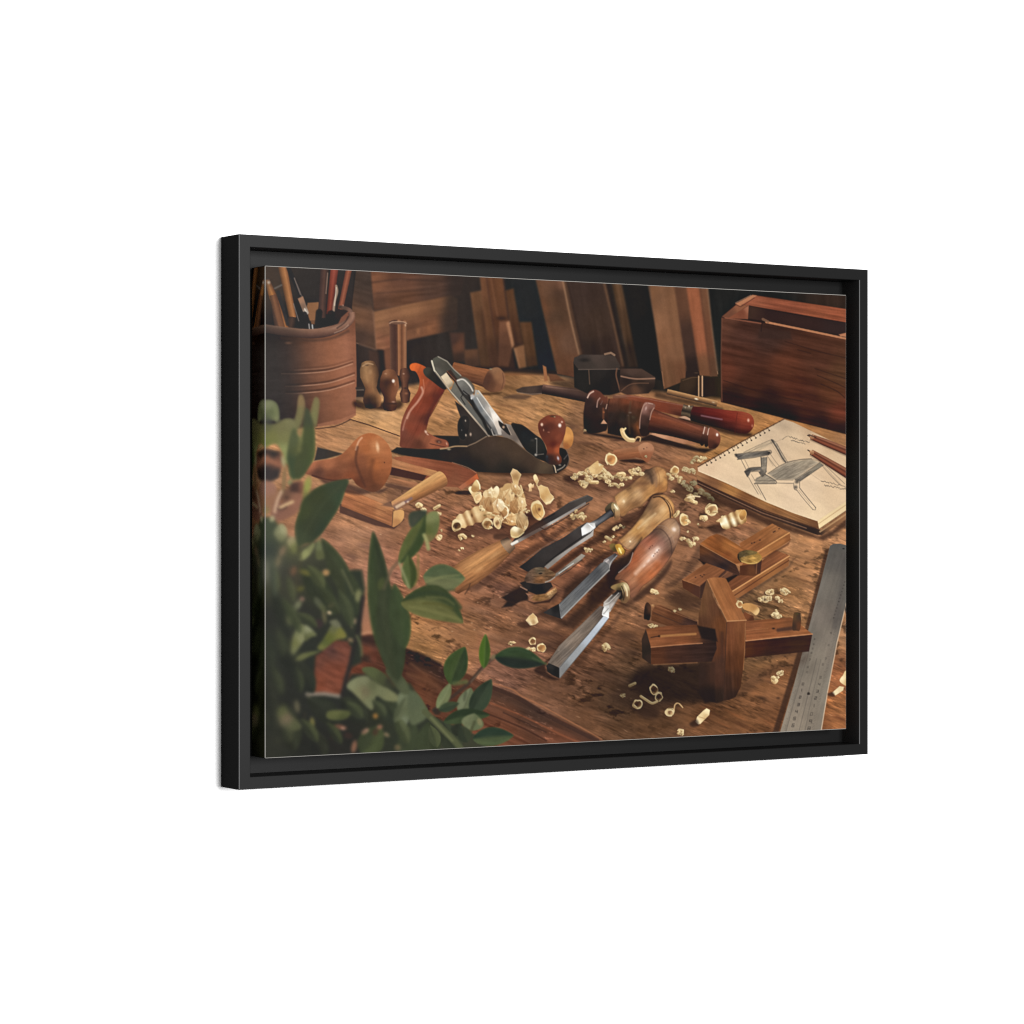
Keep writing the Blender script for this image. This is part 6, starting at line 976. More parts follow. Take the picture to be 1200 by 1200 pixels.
# heap behind the chisels
shade([(660, 562), (676, 556), (700, 560), (760, 566), (720, 574), (690, 574), (668, 568)], .4, 3, (74, 48, 38)); shade([(660, 558), (670, 558), (676, 564), (664, 564)], .65, 2, (54, 38, 32))
for k, (x, y, r) in enumerate([(674, 558, 5.5), (680, 555, 4), (684, 566, 6.5), (690, 561, 5), (696, 565, 5.5), (692, 552, 6), (700, 546, 5), (697, 556, 5), (705, 553, 5.5), (706, 560, 5), (711, 558, 5), (712, 564, 4), (717, 560, 4), (724, 559, 4.5), (728, 556, 4.5), (731, 562, 4), (735, 560, 3.5), (741, 552, 4), (744, 556, 4.5), (748, 550, 3.5), (751, 556, 3.6), (739, 560, 3), (716, 568, 4), (722, 569, 4.5), (728, 568, 3), (686, 557, 4)]):
    chip(x, y, r, 100 + k, .93 + .1 * ((k * 37) % 10) / 10, .35)
poly([(690, 549), (696, 543), (701, 540), (702, 546), (707, 545), (704, 553), (696, 556)], [(694, 549, (226, 190, 132)), (700, 544, (214, 174, 116)), (702, 550, (206, 166, 112))], .5, .9, True)
ring(716, 538, 6.5, 7.5, -20, 61, 1.0, .24, (196, 140, 84), (160, 104, 64), .6); line([(711, 533), (710, 539), (712, 544)], 1.4, (244, 222, 176), .8, .5, True)
ribbon([(729, 504), (731, 510), (736, 515), (742, 516)], 5, .98); ribbon([(733, 502), (729, 506)], 2, 1.04); line([(744, 516), (747, 512), (750.5, 513), (750, 517)], 1.3, (206, 166, 116), .9, .5, True); spot(722, 516, 8, 1.6, (58, 40, 34), .6, 4)
chip(685, 504.5, 2.2, 63, .8, .3); line([(676, 507), (686, 505)], 1.4, (120, 84, 60), .7)
# between the chisels and the book
shade([(788, 576), (800, 566), (830, 582), (836, 590), (810, 588)], .6, 4, (60, 42, 34))
for k, (x, y, r, d) in enumerate([(784, 558, 4, 1), (790, 553, 5, 1), (793, 558, 4, 1), (787, 561, 4, .95), (810, 552, 5, .85), (803, 550, 4, .85), (797, 562, 4, .9), (800, 566, 4, .7), (805, 570, 5, .62), (812, 566, 4, .62), (809, 573, 4, .6), (822, 576, 5, .62), (828, 580, 4.5, .55), (833, 585, 4, .5), (788, 576, 2.5, .95), (815, 580, 3, .62), (808, 583, 5, .9), (813, 588, 4, 1.05), (816, 537, 3.5, .9), (820, 540, 4, .95), (826, 537, 3.5, .9), (812, 541, 3, .85), (822, 536, 2.5, 1), (757, 535, 1.5, .7)]):
    chip(x, y, r, 200 + k, d, .4)
line([(806, 583), (812, 581.5), (820, 582)], 1.6, (236, 210, 164), .85, .5, True)
ring(791, 551, 5, 5, 20, 64, 1.0, .25, (190, 146, 90), (150, 106, 66), 0)
ring(834, 597, 8, 7, -30, 65, 1.0, .3, (196, 156, 108), (140, 100, 64), .9); chip(829, 600, 3.4, 66, 1.04, 0); chip(838, 600, 3, 67, .95, 0); chip(825, 607.5, 5, 68, 1.03, .8, None, .75)
shade([(828, 618), (842, 614), (850, 621), (838, 625)], .7, 2.5, (54, 37, 31))
chip(844, 610, 4, 611, 1.05, 0); chip(848, 607, 3, 612, 1.0, 0)
L_, D_, M_ = (250, 238, 204), (150, 112, 72), (216, 186, 134)
tube((846, 614), (871, 604.5), [(0, 6), (.1, 8), (.3, 8.2), (.36, 7), (.5, 8.6), (.62, 8.8), (.68, 7.4), (.8, 9), (1, 8)], [(0, ramp((206, 176, 128), M_, L_, M_, D_)), (.22, ramp(M_, L_, L_, (236, 214, 166), (176, 138, 92))), (.35, ramp((140, 104, 66), (150, 110, 70), (176, 140, 92), (150, 112, 72), (110, 78, 52))), (.52, ramp((222, 190, 138), (232, 204, 152), L_, L_, (190, 152, 104))), (.67, ramp((146, 108, 68), (160, 120, 76), (190, 152, 102), (160, 122, 80), (112, 80, 54))), (.82, ramp((206, 164, 104), (214, 176, 116), (232, 202, 148), (226, 192, 138), (170, 128, 80))), (1, ramp((196, 144, 80), (200, 150, 86), (206, 158, 96), (190, 142, 84), (140, 100, 60)))], .3, .35)
poly([(866, 603), (869, 598), (873, 597.5), (875, 602), (873.5, 607), (870, 610), (867, 608)], [(869, 601, (206, 156, 92)), (873, 602, (190, 136, 72)), (870, 607, (160, 112, 64))], .5, 1, True, rim=(1, (232, 198, 140), .7))
chip(793, 602, 5, 71, 1.0, .5); ring(802, 609, 5.5, 7.5, -15, 72, 1.0, .3, (206, 160, 100), (170, 124, 76), .4); chip(806, 611, 3, 73, 1.05, 0); chip(800, 631, 4, 74, .95, .5); chip(808, 636.5, 5, 75, 1, .6, None, .6); chip(816, 632, 3.6, 76, .95, .3); chip(813, 637, 3, 77, 1, 0); chip(806, 623, 1.8, 78, .9, 0); chip(818, 614.5, 1.6, 79, .85, 0)
# singles about the bench
for k, (x, y, r, d, f) in enumerate([(674, 606, 5, 1.0, .6), (680, 604, 4.5, .98, .9), (670, 604, 3, 1.0, .8), (685, 607, 3, .95, .7), (675, 599, 2.2, .95, .6), (722, 618, 3, .9, .6), (727, 616, 2.4, .85, .8), (719, 620, 1.8, .95, 1), (731, 618, 2, .55, .7), (713, 631, 4.5, .95, .9), (708, 635, 2.4, .95, .6), (718, 629, 2.6, .9, .9), (689, 645, 3.6, .95, .9), (686, 643, 2, .9, 1), (693, 644, 2, .9, .8),
                                     (766, 693, 4, .98, .8), (770, 695, 2.5, .9, .8), (710, 758, 5.2, .88, .95), (790, 716, 2.4, .8, .7), (797, 714, 2, .75, .7), (763, 733, 4, .92, .8), (768, 734, 3, .9, .7), (598, 754, 3, 1.0, .6), (602, 753, 2.5, 1.02, .7), (618, 761, 3.5, 1.0, .6), (613, 761, 2, .95, .6), (606, 760, 1.5, .9, .6)]):
    chip(x, y, r, 300 + k, d, .7, None, f)
poly([(616, 727), (620, 722), (624.5, 718.5), (629, 723), (631, 729), (627, 732), (621, 733)], [(619, 727, (226, 196, 144)), (624, 723, (206, 166, 112)), (629, 727, (236, 210, 160)), (621, 731, (246, 226, 182)), (625, 729, (170, 130, 86))], .5, 1, False, rim=(1, (240, 216, 166), .7)); shade([(606, 731), (616, 728), (622, 734), (614, 736)], .6, 2, (56, 38, 32))
ring(624, 751.5, 4.2, 4.6, 10, 81, 1.0, .26, (130, 90, 60), (110, 74, 50), .4); ring(634.5, 759, 5.5, 5.2, -20, 82, 1.0, .22, (176, 126, 76), (140, 96, 60), .3); chip(624, 761, 4, 83, 1.02, .3); spot(624, 756.5, 2.5, 1.4, (80, 52, 40), .8)
ring(867, 708, 4, 4.5, 0, 84, 1.0, .3, (176, 126, 76), (130, 88, 56), 0); poly([(870, 708), (880, 707), (888, 711), (890, 716), (886, 721), (880, 717), (872, 714)], [(874, 711, (196, 142, 84)), (884, 712, (176, 126, 74)), (888, 717, (222, 182, 124))], .5, 1, True)
for k, (x, y, r, f) in enumerate([(896, 702, 5.5, .6), (901, 701, 4, .7), (891, 703, 3, .6), (902, 694, 5, .75), (911, 701, 4, .8), (914, 704, 3, .9), (919, 693, 5, .9), (923, 693.5, 3, .8), (909, 721, 5, .8), (913, 722, 3.5, .8), (905, 721, 2.2, .6), (910, 716, 2, 1.2)]):
    chip(x, y, r, 400 + k, .95, .6, None, f)
# under the front gauge and along the lower edge
D = .72
ring(766.5, 808, 5, 6.5, -15, 91, D, .26, (96, 66, 46), (60, 44, 36), 0); ring(772, 816.5, 4.5, 5.5, 10, 92, D * .95, .26, (92, 64, 44), (58, 42, 36), 0); ribbon([(751, 816), (757, 820), (764, 824), (770, 822)], 3, D * .9); ring(747, 825, 6, 5.5, -30, 93, D * 1.02, .32, (110, 76, 50), (66, 46, 38), 0); chip(744, 828, 2.5, 94, D * 1.1, 0); chip(741, 802, 4.6, 95, .6, 0); chip(730, 815, 4, 96, .55, 0); chip(787, 785, 4.4, 97, .5, 0)
ring(785, 834.5, 5.5, 5, -20, 98, .9, .5, (190, 150, 104), (120, 86, 60), .5); line([(790, 832), (791, 826), (795, 824), (800, 829)], 1.5, (196, 160, 112), .9, .5, True); spot(796, 823, 3, 1.2, (58, 44, 36), .7)
poly([(815, 846), (817, 840), (824, 833), (828, 830), (832, 832), (831, 838), (826, 843), (821, 848), (818, 849)], [(818, 846, (236, 212, 164)), (822, 838, (226, 198, 146)), (829, 833, (240, 218, 170)), (827, 840, (206, 172, 120))], .5, 1, False); shade([(808, 848), (816, 843), (819, 850), (812, 852)], .7, 2, (46, 33, 29)); line([(819, 840), (826, 842)], .9, (176, 138, 90), .7)
chip(797, 858, 5, 401, .95, .4, None, .8); chip(908, 797, 4.6, 402, 1.0, .6, None, .8); chip(914, 789, 4, 403, .9, .2); chip(911, 794, 3, 404, .98, 0); chip(916, 786.5, 1.8, 405, .95, 0)
poly([(984, 798), (988, 791), (991, 786), (1000, 784), (1000, 804), (992, 804)], [(988, 795, (246, 222, 172)), (993, 798, (206, 166, 108)), (991, 789, (226, 196, 142))], .5, 1, True); poly([(975, 812), (984, 804), (989, 805), (988, 809), (979, 815)], [(978, 811, (236, 214, 168)), (986, 806, (226, 200, 152))], .5); shade([(970, 813), (976, 811), (978, 816), (972, 816)], .7, 1.5, (50, 34, 28))

# ---- slight mottling of the printed photograph, a little less colour
_sl, X, Y = sheet.win(SX0, SY0, SX1, SY1)
_t = 1 + .035 * fbm(X / 5.0, Y / 5.0, 301, 3) + .025 * fbm(X / 14.0, Y / 11.0, 311, 3)
_l = sheet.img[_sl].mean(-1, keepdims=True)
_t = 1 + (_t - 1) * (1 - smooth(130, 180, _l[..., 0]))
sheet.img[_sl] = (_l + (sheet.img[_sl] - _l) * .95) * _t[..., None].astype(np.float32)
_before = sheet.img.copy()

# ---- things half hidden by the plant on the left
poly([(300, 528), (312, 526), (328, 530), (332, 540), (326, 560), (314, 566), (300, 566)], [(308, 529, (60, 54, 52)), (320, 531, (58, 53, 50)), (312, 538, (140, 96, 76)), (326, 541, (126, 86, 68)), (312, 552, (60, 54, 54)), (324, 556, (62, 56, 54))], 1.5)
poly([(304, 537), (312, 535), (331, 543), (330, 548), (311, 541), (304, 543)], (142, 97, 76), 1.5)
poly([(300, 566), (312, 563), (322, 568), (324, 580), (318, 596), (310, 604), (300, 604)], [(312, 572, (150, 110, 92)), (318, 590, (146, 106, 82)), (310, 600, (134, 116, 80))], 1.8, 1, True)
poly([(318, 600), (326, 578), (336, 573), (350, 577), (354, 588), (348, 600), (330, 610), (320, 608)], [(324, 595, (128, 92, 78)), (335, 580, (112, 82, 66)), (346, 588, (142, 100, 80)), (335, 605, (136, 96, 78))], 1.5, 1, True)
line([(330, 576), (326, 584), (323, 594), (322, 600)], 3.4, (206, 170, 138), .9, 1.4, True); line([(328, 595), (336, 591), (343, 588)], 3, (222, 188, 140), .9, 1, True); line([(325, 596), (331, 597), (336, 594)], 1.3, (60, 44, 40), .9, .7, True); spot(336, 583, 3.5, 2.4, (76, 58, 50), .8); spot(330, 588, 2, 2, (150, 104, 66), .8)
poly([(340, 566), (352, 564), (360, 572), (352, 578), (340, 576)], [(345, 570, (70, 54, 50)), (356, 570, (120, 80, 64))], 1.8, .9)

# ---- the plant in the foreground
def blob(x, y, rx, ry, ang, c, a=.9):
    spot(x, y, rx, ry, c, a, ang, .5)
# dark depth of the bush
poly([(300, 606), (320, 606), (330, 622), (352, 640), (372, 634), (380, 640), (392, 655), (402, 674), (412, 668), (424, 668), (428, 690), (424, 712), (424, 776), (412, 782), (408, 752), (392, 750), (378, 766), (370, 768), (367, 806), (365, 814), (398, 815), (412, 790), (430, 790), (455, 800), (470, 808), (480, 800), (496, 826), (505, 838), (530, 850), (560, 862), (570, 872), (570, 898), (300, 898)],
     [(314, 625, (72, 82, 62)), (315, 645, (58, 66, 58)), (313, 668, (96, 96, 82)), (320, 690, (64, 66, 50)), (330, 680, (58, 58, 54)), (345, 682, (66, 62, 52)), (365, 690, (56, 60, 46)), (316, 720, (48, 49, 45)), (350, 720, (50, 50, 46)), (395, 700, (52, 56, 46)), (330, 760, (47, 48, 45)), (318, 760, (54, 60, 48)), (320, 830, (46, 47, 43)), (355, 760, (50, 54, 46)), (352, 790, (47, 48, 44)), (385, 828, (49, 51, 46)), (360, 870, (44, 45, 41)), (410, 845, (46, 46, 42)), (440, 838, (50, 52, 42)), (400, 872, (46, 45, 42)), (480, 860, (52, 58, 46)), (540, 868, (62, 64, 50)), (415, 690, (54, 60, 48)), (340, 640, (84, 84, 62)), (320, 875, (52, 53, 46)), (460, 830, (56, 62, 48))], 2)
# seen through the leaves: bench, its edge, the floor
poly([(424, 712), (430, 709), (437, 716), (440, 742), (424, 744)], [(428, 718, (152, 108, 84)), (436, 735, (160, 112, 84))], 1.2); line([(424, 743), (432, 741), (440, 743)], 2, (196, 146, 112), .8, 1); poly([(424, 746), (440, 745), (444, 760), (440, 778), (424, 774)], [(430, 749, (62, 47, 43)), (437, 752, (66, 48, 42)), (430, 762, (112, 66, 50)), (438, 770, (96, 58, 46)), (428, 772, (60, 48, 42))], 1.2, gr=(22, 14, 2, .35))
poly([(372, 768), (388, 754), (404, 752), (412, 758), (407, 790), (399, 812), (366, 812)], [(375, 775, (104, 66, 54)), (390, 762, (84, 58, 52)), (400, 760, (110, 68, 56)), (385, 785, (120, 70, 54)), (375, 800, (122, 70, 52)), (398, 790, (118, 68, 52)), (390, 805, (118, 70, 54))], 1.2, gr=(24, 12, 1.6, .3)); line([(392, 758), (402, 764), (408, 768)], 2.5, (132, 80, 62), .6, 1.2); line([(360, 813.5), (380, 813), (399, 816)], 4.4, (136, 126, 112), .85, 1.3); line([(361, 814), (366, 826)], 3.4, (104, 96, 80), .7, 1.4)
# dark leaves
for b, t, wd, c1, c2 in [((412, 706), (376, 630), 22, (60, 66, 48), (66, 74, 52)), ((392, 722), (352, 664), 26, (52, 58, 44), (58, 66, 48)), ((340, 742), (318, 690), 20, (48, 52, 44), (54, 58, 48)), ((420, 722), (404, 664), 18, (56, 64, 48), (62, 70, 50)), ((355, 800), (322, 740), 26, (46, 49, 43), (52, 56, 46)), ((368, 812), (338, 770), 24, (46, 49, 43), (52, 55, 46)), ((320, 860), (312, 790), 18, (46, 48, 42), (54, 56, 47)), ((345, 880), (330, 822), 26, (48, 50, 42), (56, 60, 47)),
                         ((398, 848), (360, 818), 26, (48, 51, 43), (52, 56, 46)), ((430, 846), (398, 818), 26, (47, 50, 43), (54, 58, 46)), ((470, 850), (440, 812), 26, (52, 58, 46), (60, 68, 50)), ((424, 884), (446, 850), 30, (60, 68, 48), (70, 80, 52)), ((470, 886), (486, 846), 24, (58, 66, 48), (64, 74, 52)), ((500, 890), (502, 846), 30, (62, 72, 50), (58, 66, 46)), ((535, 884), (520, 846), 26, (54, 60, 46), (60, 68, 50)), ((380, 890), (362, 852), 22, (44, 45, 41), (52, 54, 45))]:
    leaf(b, t, wd, c1, c2, 1.2, .03)
line([(401, 668), (408, 682), (414, 696)], 2.6, (100, 102, 72), .75, 1.2, True)
# pale, lit leaves
for p, c in [([(321, 624), (326, 616), (331, 614), (336, 620), (336, 628), (331, 635), (325, 632)], [(325, 622, (128, 128, 96)), (332, 621, (160, 156, 118)), (328, 631, (118, 118, 86))]), ([(336, 634), (341, 629), (346, 632), (348, 642), (345, 650), (339, 642)], [(340, 634, (154, 144, 108)), (344, 641, (124, 124, 78)), (344, 648, (104, 106, 68))]),
             ([(351, 655), (354, 647), (361, 641), (369, 636), (366, 646), (359, 654), (353, 657)], [(356, 650, (142, 144, 96)), (364, 641, (122, 124, 84))]), ([(370, 641), (374, 632), (378, 643), (380, 654), (371, 655)], [(374, 640, (104, 110, 76)), (374, 650, (88, 92, 62))]),
             ([(341, 764), (342, 750), (347, 737), (353, 731), (358, 735), (359, 745), (355, 753), (349, 761), (344, 767)], [(345, 755, (106, 108, 68)), (352, 738, (112, 116, 80)), (355, 748, (132, 132, 96)), (347, 763, (120, 122, 84))]), ([(357, 733), (364, 736), (371, 744), (364, 747), (357, 751)], [(362, 738, (134, 136, 104)), (364, 744, (98, 102, 68)), (358, 748, (88, 92, 62))]),
             ([(372, 759), (378, 750), (383, 742), (388, 733), (394, 729), (400, 735), (406, 744), (404, 748), (394, 750), (386, 756), (378, 762)], [(380, 752, (84, 92, 54)), (392, 736, (96, 98, 70)), (398, 741, (114, 112, 58)), (402, 746, (118, 112, 62)), (385, 748, (92, 96, 50)), (378, 760, (108, 106, 62))]), ([(386, 729), (394, 726), (400, 734), (394, 735)], [(390, 729, (104, 104, 82))]),
             ([(346, 773), (352, 767), (362, 764), (375, 763), (361, 770), (352, 774)], [(352, 770, (104, 106, 70)), (366, 766, (92, 96, 62))]), ([(384, 834), (396, 832), (411, 834), (406, 842), (392, 844), (383, 841)], [(395, 836, (94, 98, 62)), (400, 841, (76, 82, 52))]),
             ([(325, 834), (329, 828), (334, 828), (341, 838), (350, 846), (353, 853), (342, 857), (331, 853), (327, 845)], [(330, 834, (86, 90, 60)), (336, 842, (112, 98, 78)), (345, 850, (84, 88, 62)), (334, 851, (96, 92, 72))]), ([(406, 804), (415, 795), (428, 792), (436, 797), (443, 800), (455, 807), (466, 815), (466, 822), (452, 821), (441, 816), (437, 831), (432, 830), (424, 822), (414, 812)], [(412, 803, (124, 126, 94)), (426, 797, (118, 120, 90)), (427, 810, (108, 100, 76)), (420, 812, (122, 122, 88)), (435, 825, (112, 116, 84)), (445, 808, (110, 114, 82)), (460, 817, (116, 118, 84)), (437, 803, (92, 96, 68))]),
             ([(424, 784), (436, 782), (448, 788), (456, 796), (462, 806), (450, 805), (436, 796)], [(435, 788, (84, 92, 60)), (450, 796, (74, 80, 54)), (455, 798, (58, 60, 48))]), ([(467, 814), (475, 810), (482, 816), (482, 832), (474, 856), (469, 850), (466, 830)], [(472, 820, (108, 118, 88)), (478, 830, (92, 102, 72)), (473, 850, (112, 122, 94))]), ([(478, 812), (488, 812), (498, 826), (502, 838), (490, 848), (480, 846)], [(485, 822, (86, 96, 70)), (494, 838, (90, 100, 72))]),
             ([(452, 786), (466, 788), (478, 802), (480, 812), (470, 812)], [(462, 796, (70, 78, 56)), (474, 806, (82, 90, 64))])]:
    poly(p, c, .9, 1, True)
for x, y, rx, ry, an, c, a in [(319, 608, 3, 4, 20, (176, 166, 128), .9), (331, 646, 3, 7, 25, (152, 122, 96), .85), (326, 658, 2.5, 7, 12, (142, 124, 92), .85), (326, 680, 2, 12, -4, (96, 96, 58), .75), (312, 670, 3, 16, 0, (112, 112, 94), .75), (358, 671, 9, 3.5, 18, (104, 98, 56), .85), (382, 671, 4.4, 4, 0, (170, 132, 88), .95), (344, 669, 3.5, 6, 15, (120, 88, 66), .85), (352, 690, 5, 3.5, -20, (92, 90, 50), .8), (349, 709, 4, 6.5, 30, (118, 120, 90), .9), (354, 702, 3.2, 3, 20, (138, 108, 92), .85), (373, 706, 4, 8, -35, (86, 90, 70), .85), (389, 709, 4.5, 3.2, -25, (160, 122, 98), .95), (386, 718, 2.8, 1.8, 20, (232, 200, 160), .95), (380, 722, 3, 9, -8, (96, 90, 66), .85), (378, 712, 4, 6, -40, (88, 92, 64), .7), (373, 731, 6, 6, 0, (64, 52, 52), .8), (339, 726, 3.6, 7, -5, (110, 112, 78), .9), (420, 698, 4.2, 8, 8, (118, 118, 82), .95), (416, 728, 1.6, 4, 10, (172, 140, 112), .7), (412, 733, 1.4, 4, -10, (150, 118, 96), .6), (411, 750, 4, 2.4, 25, (142, 118, 88), .8),
                               (348, 828, 3.5, 8, -8, (100, 94, 74), .9), (366, 847, 3, 7, -5, (110, 104, 64), .95), (357, 838, 2, 5, 0, (58, 54, 46), .6), (440, 839, 3.2, 3.4, 0, (142, 104, 58), .95), (445, 852, 3.6, 3, -20, (140, 98, 78), .9), (399, 852, 8, 3, 12, (122, 84, 66), .8), (402, 853.5, 3, 1.8, 10, (168, 130, 108), .9), (428, 857, 5.5, 3, -38, (134, 104, 84), .85), (430, 856, 2, 1.6, 0, (164, 130, 108), .7), (415, 875, 3.4, 8, 12, (130, 94, 74), .9), (453, 861, 4, 2.4, 30, (136, 116, 88), .8), (466, 876, 4, 4, 0, (106, 92, 68), .8), (440, 858, 4, 5, 20, (78, 52, 46), .6), (408, 862, 6, 4, 20, (62, 48, 44), .7), (392, 860, 3, 8, 30, (58, 44, 40), .6), (312, 842, 3, 10, 0, (62, 64, 50), .6), (326, 868, 5, 4, 0, (60, 62, 50), .6), (320, 772, 2.5, 14, 0, (62, 68, 52), .6), (455, 798, 4, 3, 0, (58, 58, 48), .7)]:
    blob(x, y, rx, ry, an, c, a)
line([(349, 641), (353, 655), (349, 676), (345, 690)], 2.2, (74, 70, 52), .7, 1.2, True); line([(338, 652), (344, 640), (352, 652)], 2, (86, 90, 60), .6, 1.2, True)
line([(425, 700), (421, 730), (413, 768), (405, 798), (401, 816)], 5, (50, 47, 45), .95, 1.4, True); line([(418, 745), (423, 757), (424, 768)], 2.6, (106, 108, 74), .7, 1.2, True)
for b, t_, wd, c1, c2 in [((352, 742), (330, 700), 13, (62, 70, 50), (76, 84, 58)), ((372, 735), (346, 718), 12, (58, 64, 48), (74, 80, 56)), ((332, 770), (324, 735), 12, (56, 60, 48), (66, 72, 54)), ((330, 815), (318, 780), 12, (54, 58, 46), (68, 74, 54)), ((352, 812), (346, 780), 12, (50, 54, 45), (62, 68, 50)), ((412, 735), (396, 690), 14, (62, 70, 50), (72, 80, 56)), ((380, 690), (360, 662), 14, (66, 72, 50), (84, 90, 60)), ((344, 706), (336, 674), 9, (70, 76, 54), (86, 90, 64)),
                          ((372, 870), (352, 842), 14, (54, 58, 46), (72, 78, 54)), ((400, 872), (382, 846), 12, (50, 54, 44), (66, 72, 50)), ((425, 842), (405, 822), 14, (56, 62, 47), (72, 80, 56)), ((452, 840), (436, 820), 12, (58, 64, 48), (74, 82, 58)), ((478, 872), (462, 838), 15, (64, 72, 50), (80, 88, 60)), ((322, 700), (316, 650), 9, (66, 74, 60), (82, 90, 70)), ((340, 870), (332, 850), 12, (54, 58, 46), (70, 74, 54)), ((398, 720), (374, 688), 12, (58, 64, 46), (66, 74, 52)), ((462, 846), (476, 816), 12, (78, 86, 62), (94, 102, 74)), ((512, 876), (504, 850), 14, (66, 74, 52), (78, 86, 58))]:
    leaf(b, t_, wd, c1, c2, 1.1, .04, .9)
# upper leaves in front of the jar
for p, c in [([(308, 472), (316, 469), (324, 473), (327, 484), (326, 494), (320, 492), (314, 494), (308, 492)], [(314, 474, (120, 124, 92)), (324, 482, (114, 120, 84)), (318, 484, (98, 106, 74)), (325, 492, (124, 128, 90)), (312, 490, (88, 94, 70))]),
             ([(304, 494), (312, 496), (322, 497), (334, 491), (344, 492), (350, 500), (346, 512), (340, 530), (336, 545), (330, 528), (322, 520), (304, 524)], [(312, 500, (96, 96, 68)), (330, 500, (114, 110, 76)), (342, 496, (120, 116, 82)), (318, 512, (116, 114, 70)), (335, 512, (118, 116, 76)), (334, 528, (138, 142, 92)), (310, 518, (108, 114, 64)), (345, 505, (110, 108, 74))]),
             ([(350, 465), (354, 463), (357, 472), (356, 486), (351, 500), (345, 496), (348, 482)], [(353, 468, (132, 110, 78)), (351, 485, (116, 108, 74)), (349, 496, (114, 110, 76))]), ([(369, 466), (374, 470), (373, 484), (370, 500), (366, 492), (364, 484)], [(371, 474, (122, 112, 76)), (368, 490, (118, 114, 76))]), ([(330, 533), (334, 540), (334, 548), (330, 542)], [(332, 540, (160, 152, 112))]),
             ([(346, 506), (352, 512), (356, 505), (353, 530), (347, 520)], [(351, 518, (118, 116, 76))])]:
    poly(p, c, 1.2, 1, True)
blob(315, 494, 4, 4, 0, (72, 72, 66), .7); blob(333, 562, 2.4, 18, 4, (126, 106, 76), .75); blob(360, 570, 4.5, 12, 12, (144, 144, 78), .95); blob(357, 584, 2.5, 10, 12, (112, 108, 66), .8); blob(340, 565, 2.6, 3.4, 30, (128, 128, 88), .9)
poly([(338, 548), (336, 536), (338, 520), (341, 508), (345, 502), (350, 512), (353, 522), (352, 545), (346, 562), (340, 558)], [(342, 515, (86, 94, 64)), (343, 540, (68, 82, 56)), (350, 530, (84, 90, 58))], 1.4, 1, True)
poly([(359, 478), (364, 486), (368, 502), (369, 520), (368, 536), (361, 549), (354, 559), (347, 561), (345, 545), (352, 525), (355, 505), (356, 490)], [(360, 490, (72, 78, 58)), (363, 510, (76, 86, 54)), (358, 530, (70, 78, 52)), (350, 550, (72, 80, 54)), (367, 530, (78, 90, 54))], 1.0, 1, True)
line([(353, 502), (351, 528)], 5, (116, 114, 72), .5, 2.4)
# big leaf, tall leaves in the middle
poly([(408.5, 563), (400, 562.5), (385, 566), (369, 573), (355, 586), (350.5, 600), (346, 616), (346.5, 632), (350, 640), (358, 637), (367, 635), (377, 625), (388, 609), (395, 598), (401, 585), (404.5, 574)], [(397, 568, (62, 72, 52)), (370, 580, (62, 69, 46)), (355, 600, (66, 74, 48)), (385, 595, (59, 68, 48)), (365, 615, (58, 66, 47)), (350, 632, (66, 76, 54)), (376, 620, (56, 68, 50)), (399, 585, (62, 78, 54)), (390, 604, (60, 74, 52))], .8, 1, True)
line([(404, 565), (380, 589), (362, 617), (352, 639)], 1.6, (74, 82, 56), .45, 1.2, True)
leaf((446, 764), (437, 622), 27, (62, 74, 48), (56, 64, 46), 1.0, .02); leaf((466, 798), (452, 676), 33, (60, 68, 48), (56, 66, 46), 1.0, -.02); leaf((474, 760), (462, 684), 24, (60, 74, 48), (64, 80, 50), 1.0, 0); leaf((444, 692), (449, 676), 8, (72, 80, 50), (72, 80, 50), 1.2); line([(437, 640), (442, 690), (448, 740)], 1.6, (50, 58, 44), .5, 1.2, True)
line([(470, 655), (458, 668), (450, 690)], 3, (92, 82, 64), .7, 1.4); line([(495, 640), (498, 660), (494, 690)], 1.8, (126, 88, 64), .5, 1.2); blob(478, 648, 7, 4, 0, (92, 92, 66), .7); blob(484, 690, 7, 2.4, -10, (96, 82, 62), .5)
_sharp = sheet.img.copy()
out_of_focus(_before, (300, 440, 500, 898), 1.5)
_before = sheet.img.copy()
leaf((468, 660), (499, 600), 21, (86, 94, 54), (62, 78, 46), 1.0, .05, vein=(76, 88, 54)); poly([(480, 602), (496, 598), (500, 600), (496, 606), (482, 618)], (54, 66, 54), 1.2, .85, True)
poly([(500, 604), (505, 600), (512, 600), (515, 610), (512, 625), (505, 634), (500, 632), (499, 615)], [(506, 606, (122, 126, 82)), (510, 618, (98, 104, 64)), (503, 622, (88, 98, 54)), (504, 630, (112, 104, 66))], 1.0, 1, True); line([(497, 627), (500, 634), (502, 643)], 4, (150, 148, 98), .95, 1.3, True)
leaf((481, 690), (478, 650), 18, (84, 98, 56), (66, 78, 44), 1.1, 0, vein=(92, 104, 62)); line([(468, 660), (474, 675), (479, 688)], 2.6, (146, 142, 104), .75, 1.2, True); line([(490, 650), (490, 676), (486, 686)], 2, (104, 104, 58), .6, 1.2)
leaf((496, 676), (545, 678), 33, (82, 96, 64), (104, 108, 74), 1.0, .02, vein=(116, 122, 80)); line([(500, 682), (518, 676), (538, 674)], 2.6, (128, 130, 86), .55, 1.3, True); line([(500, 685), (512, 692), (532, 691)], 3, (72, 78, 54), .7, 1.4, True); blob(518, 694, 10, 2.6, 0, (116, 92, 72), .5)
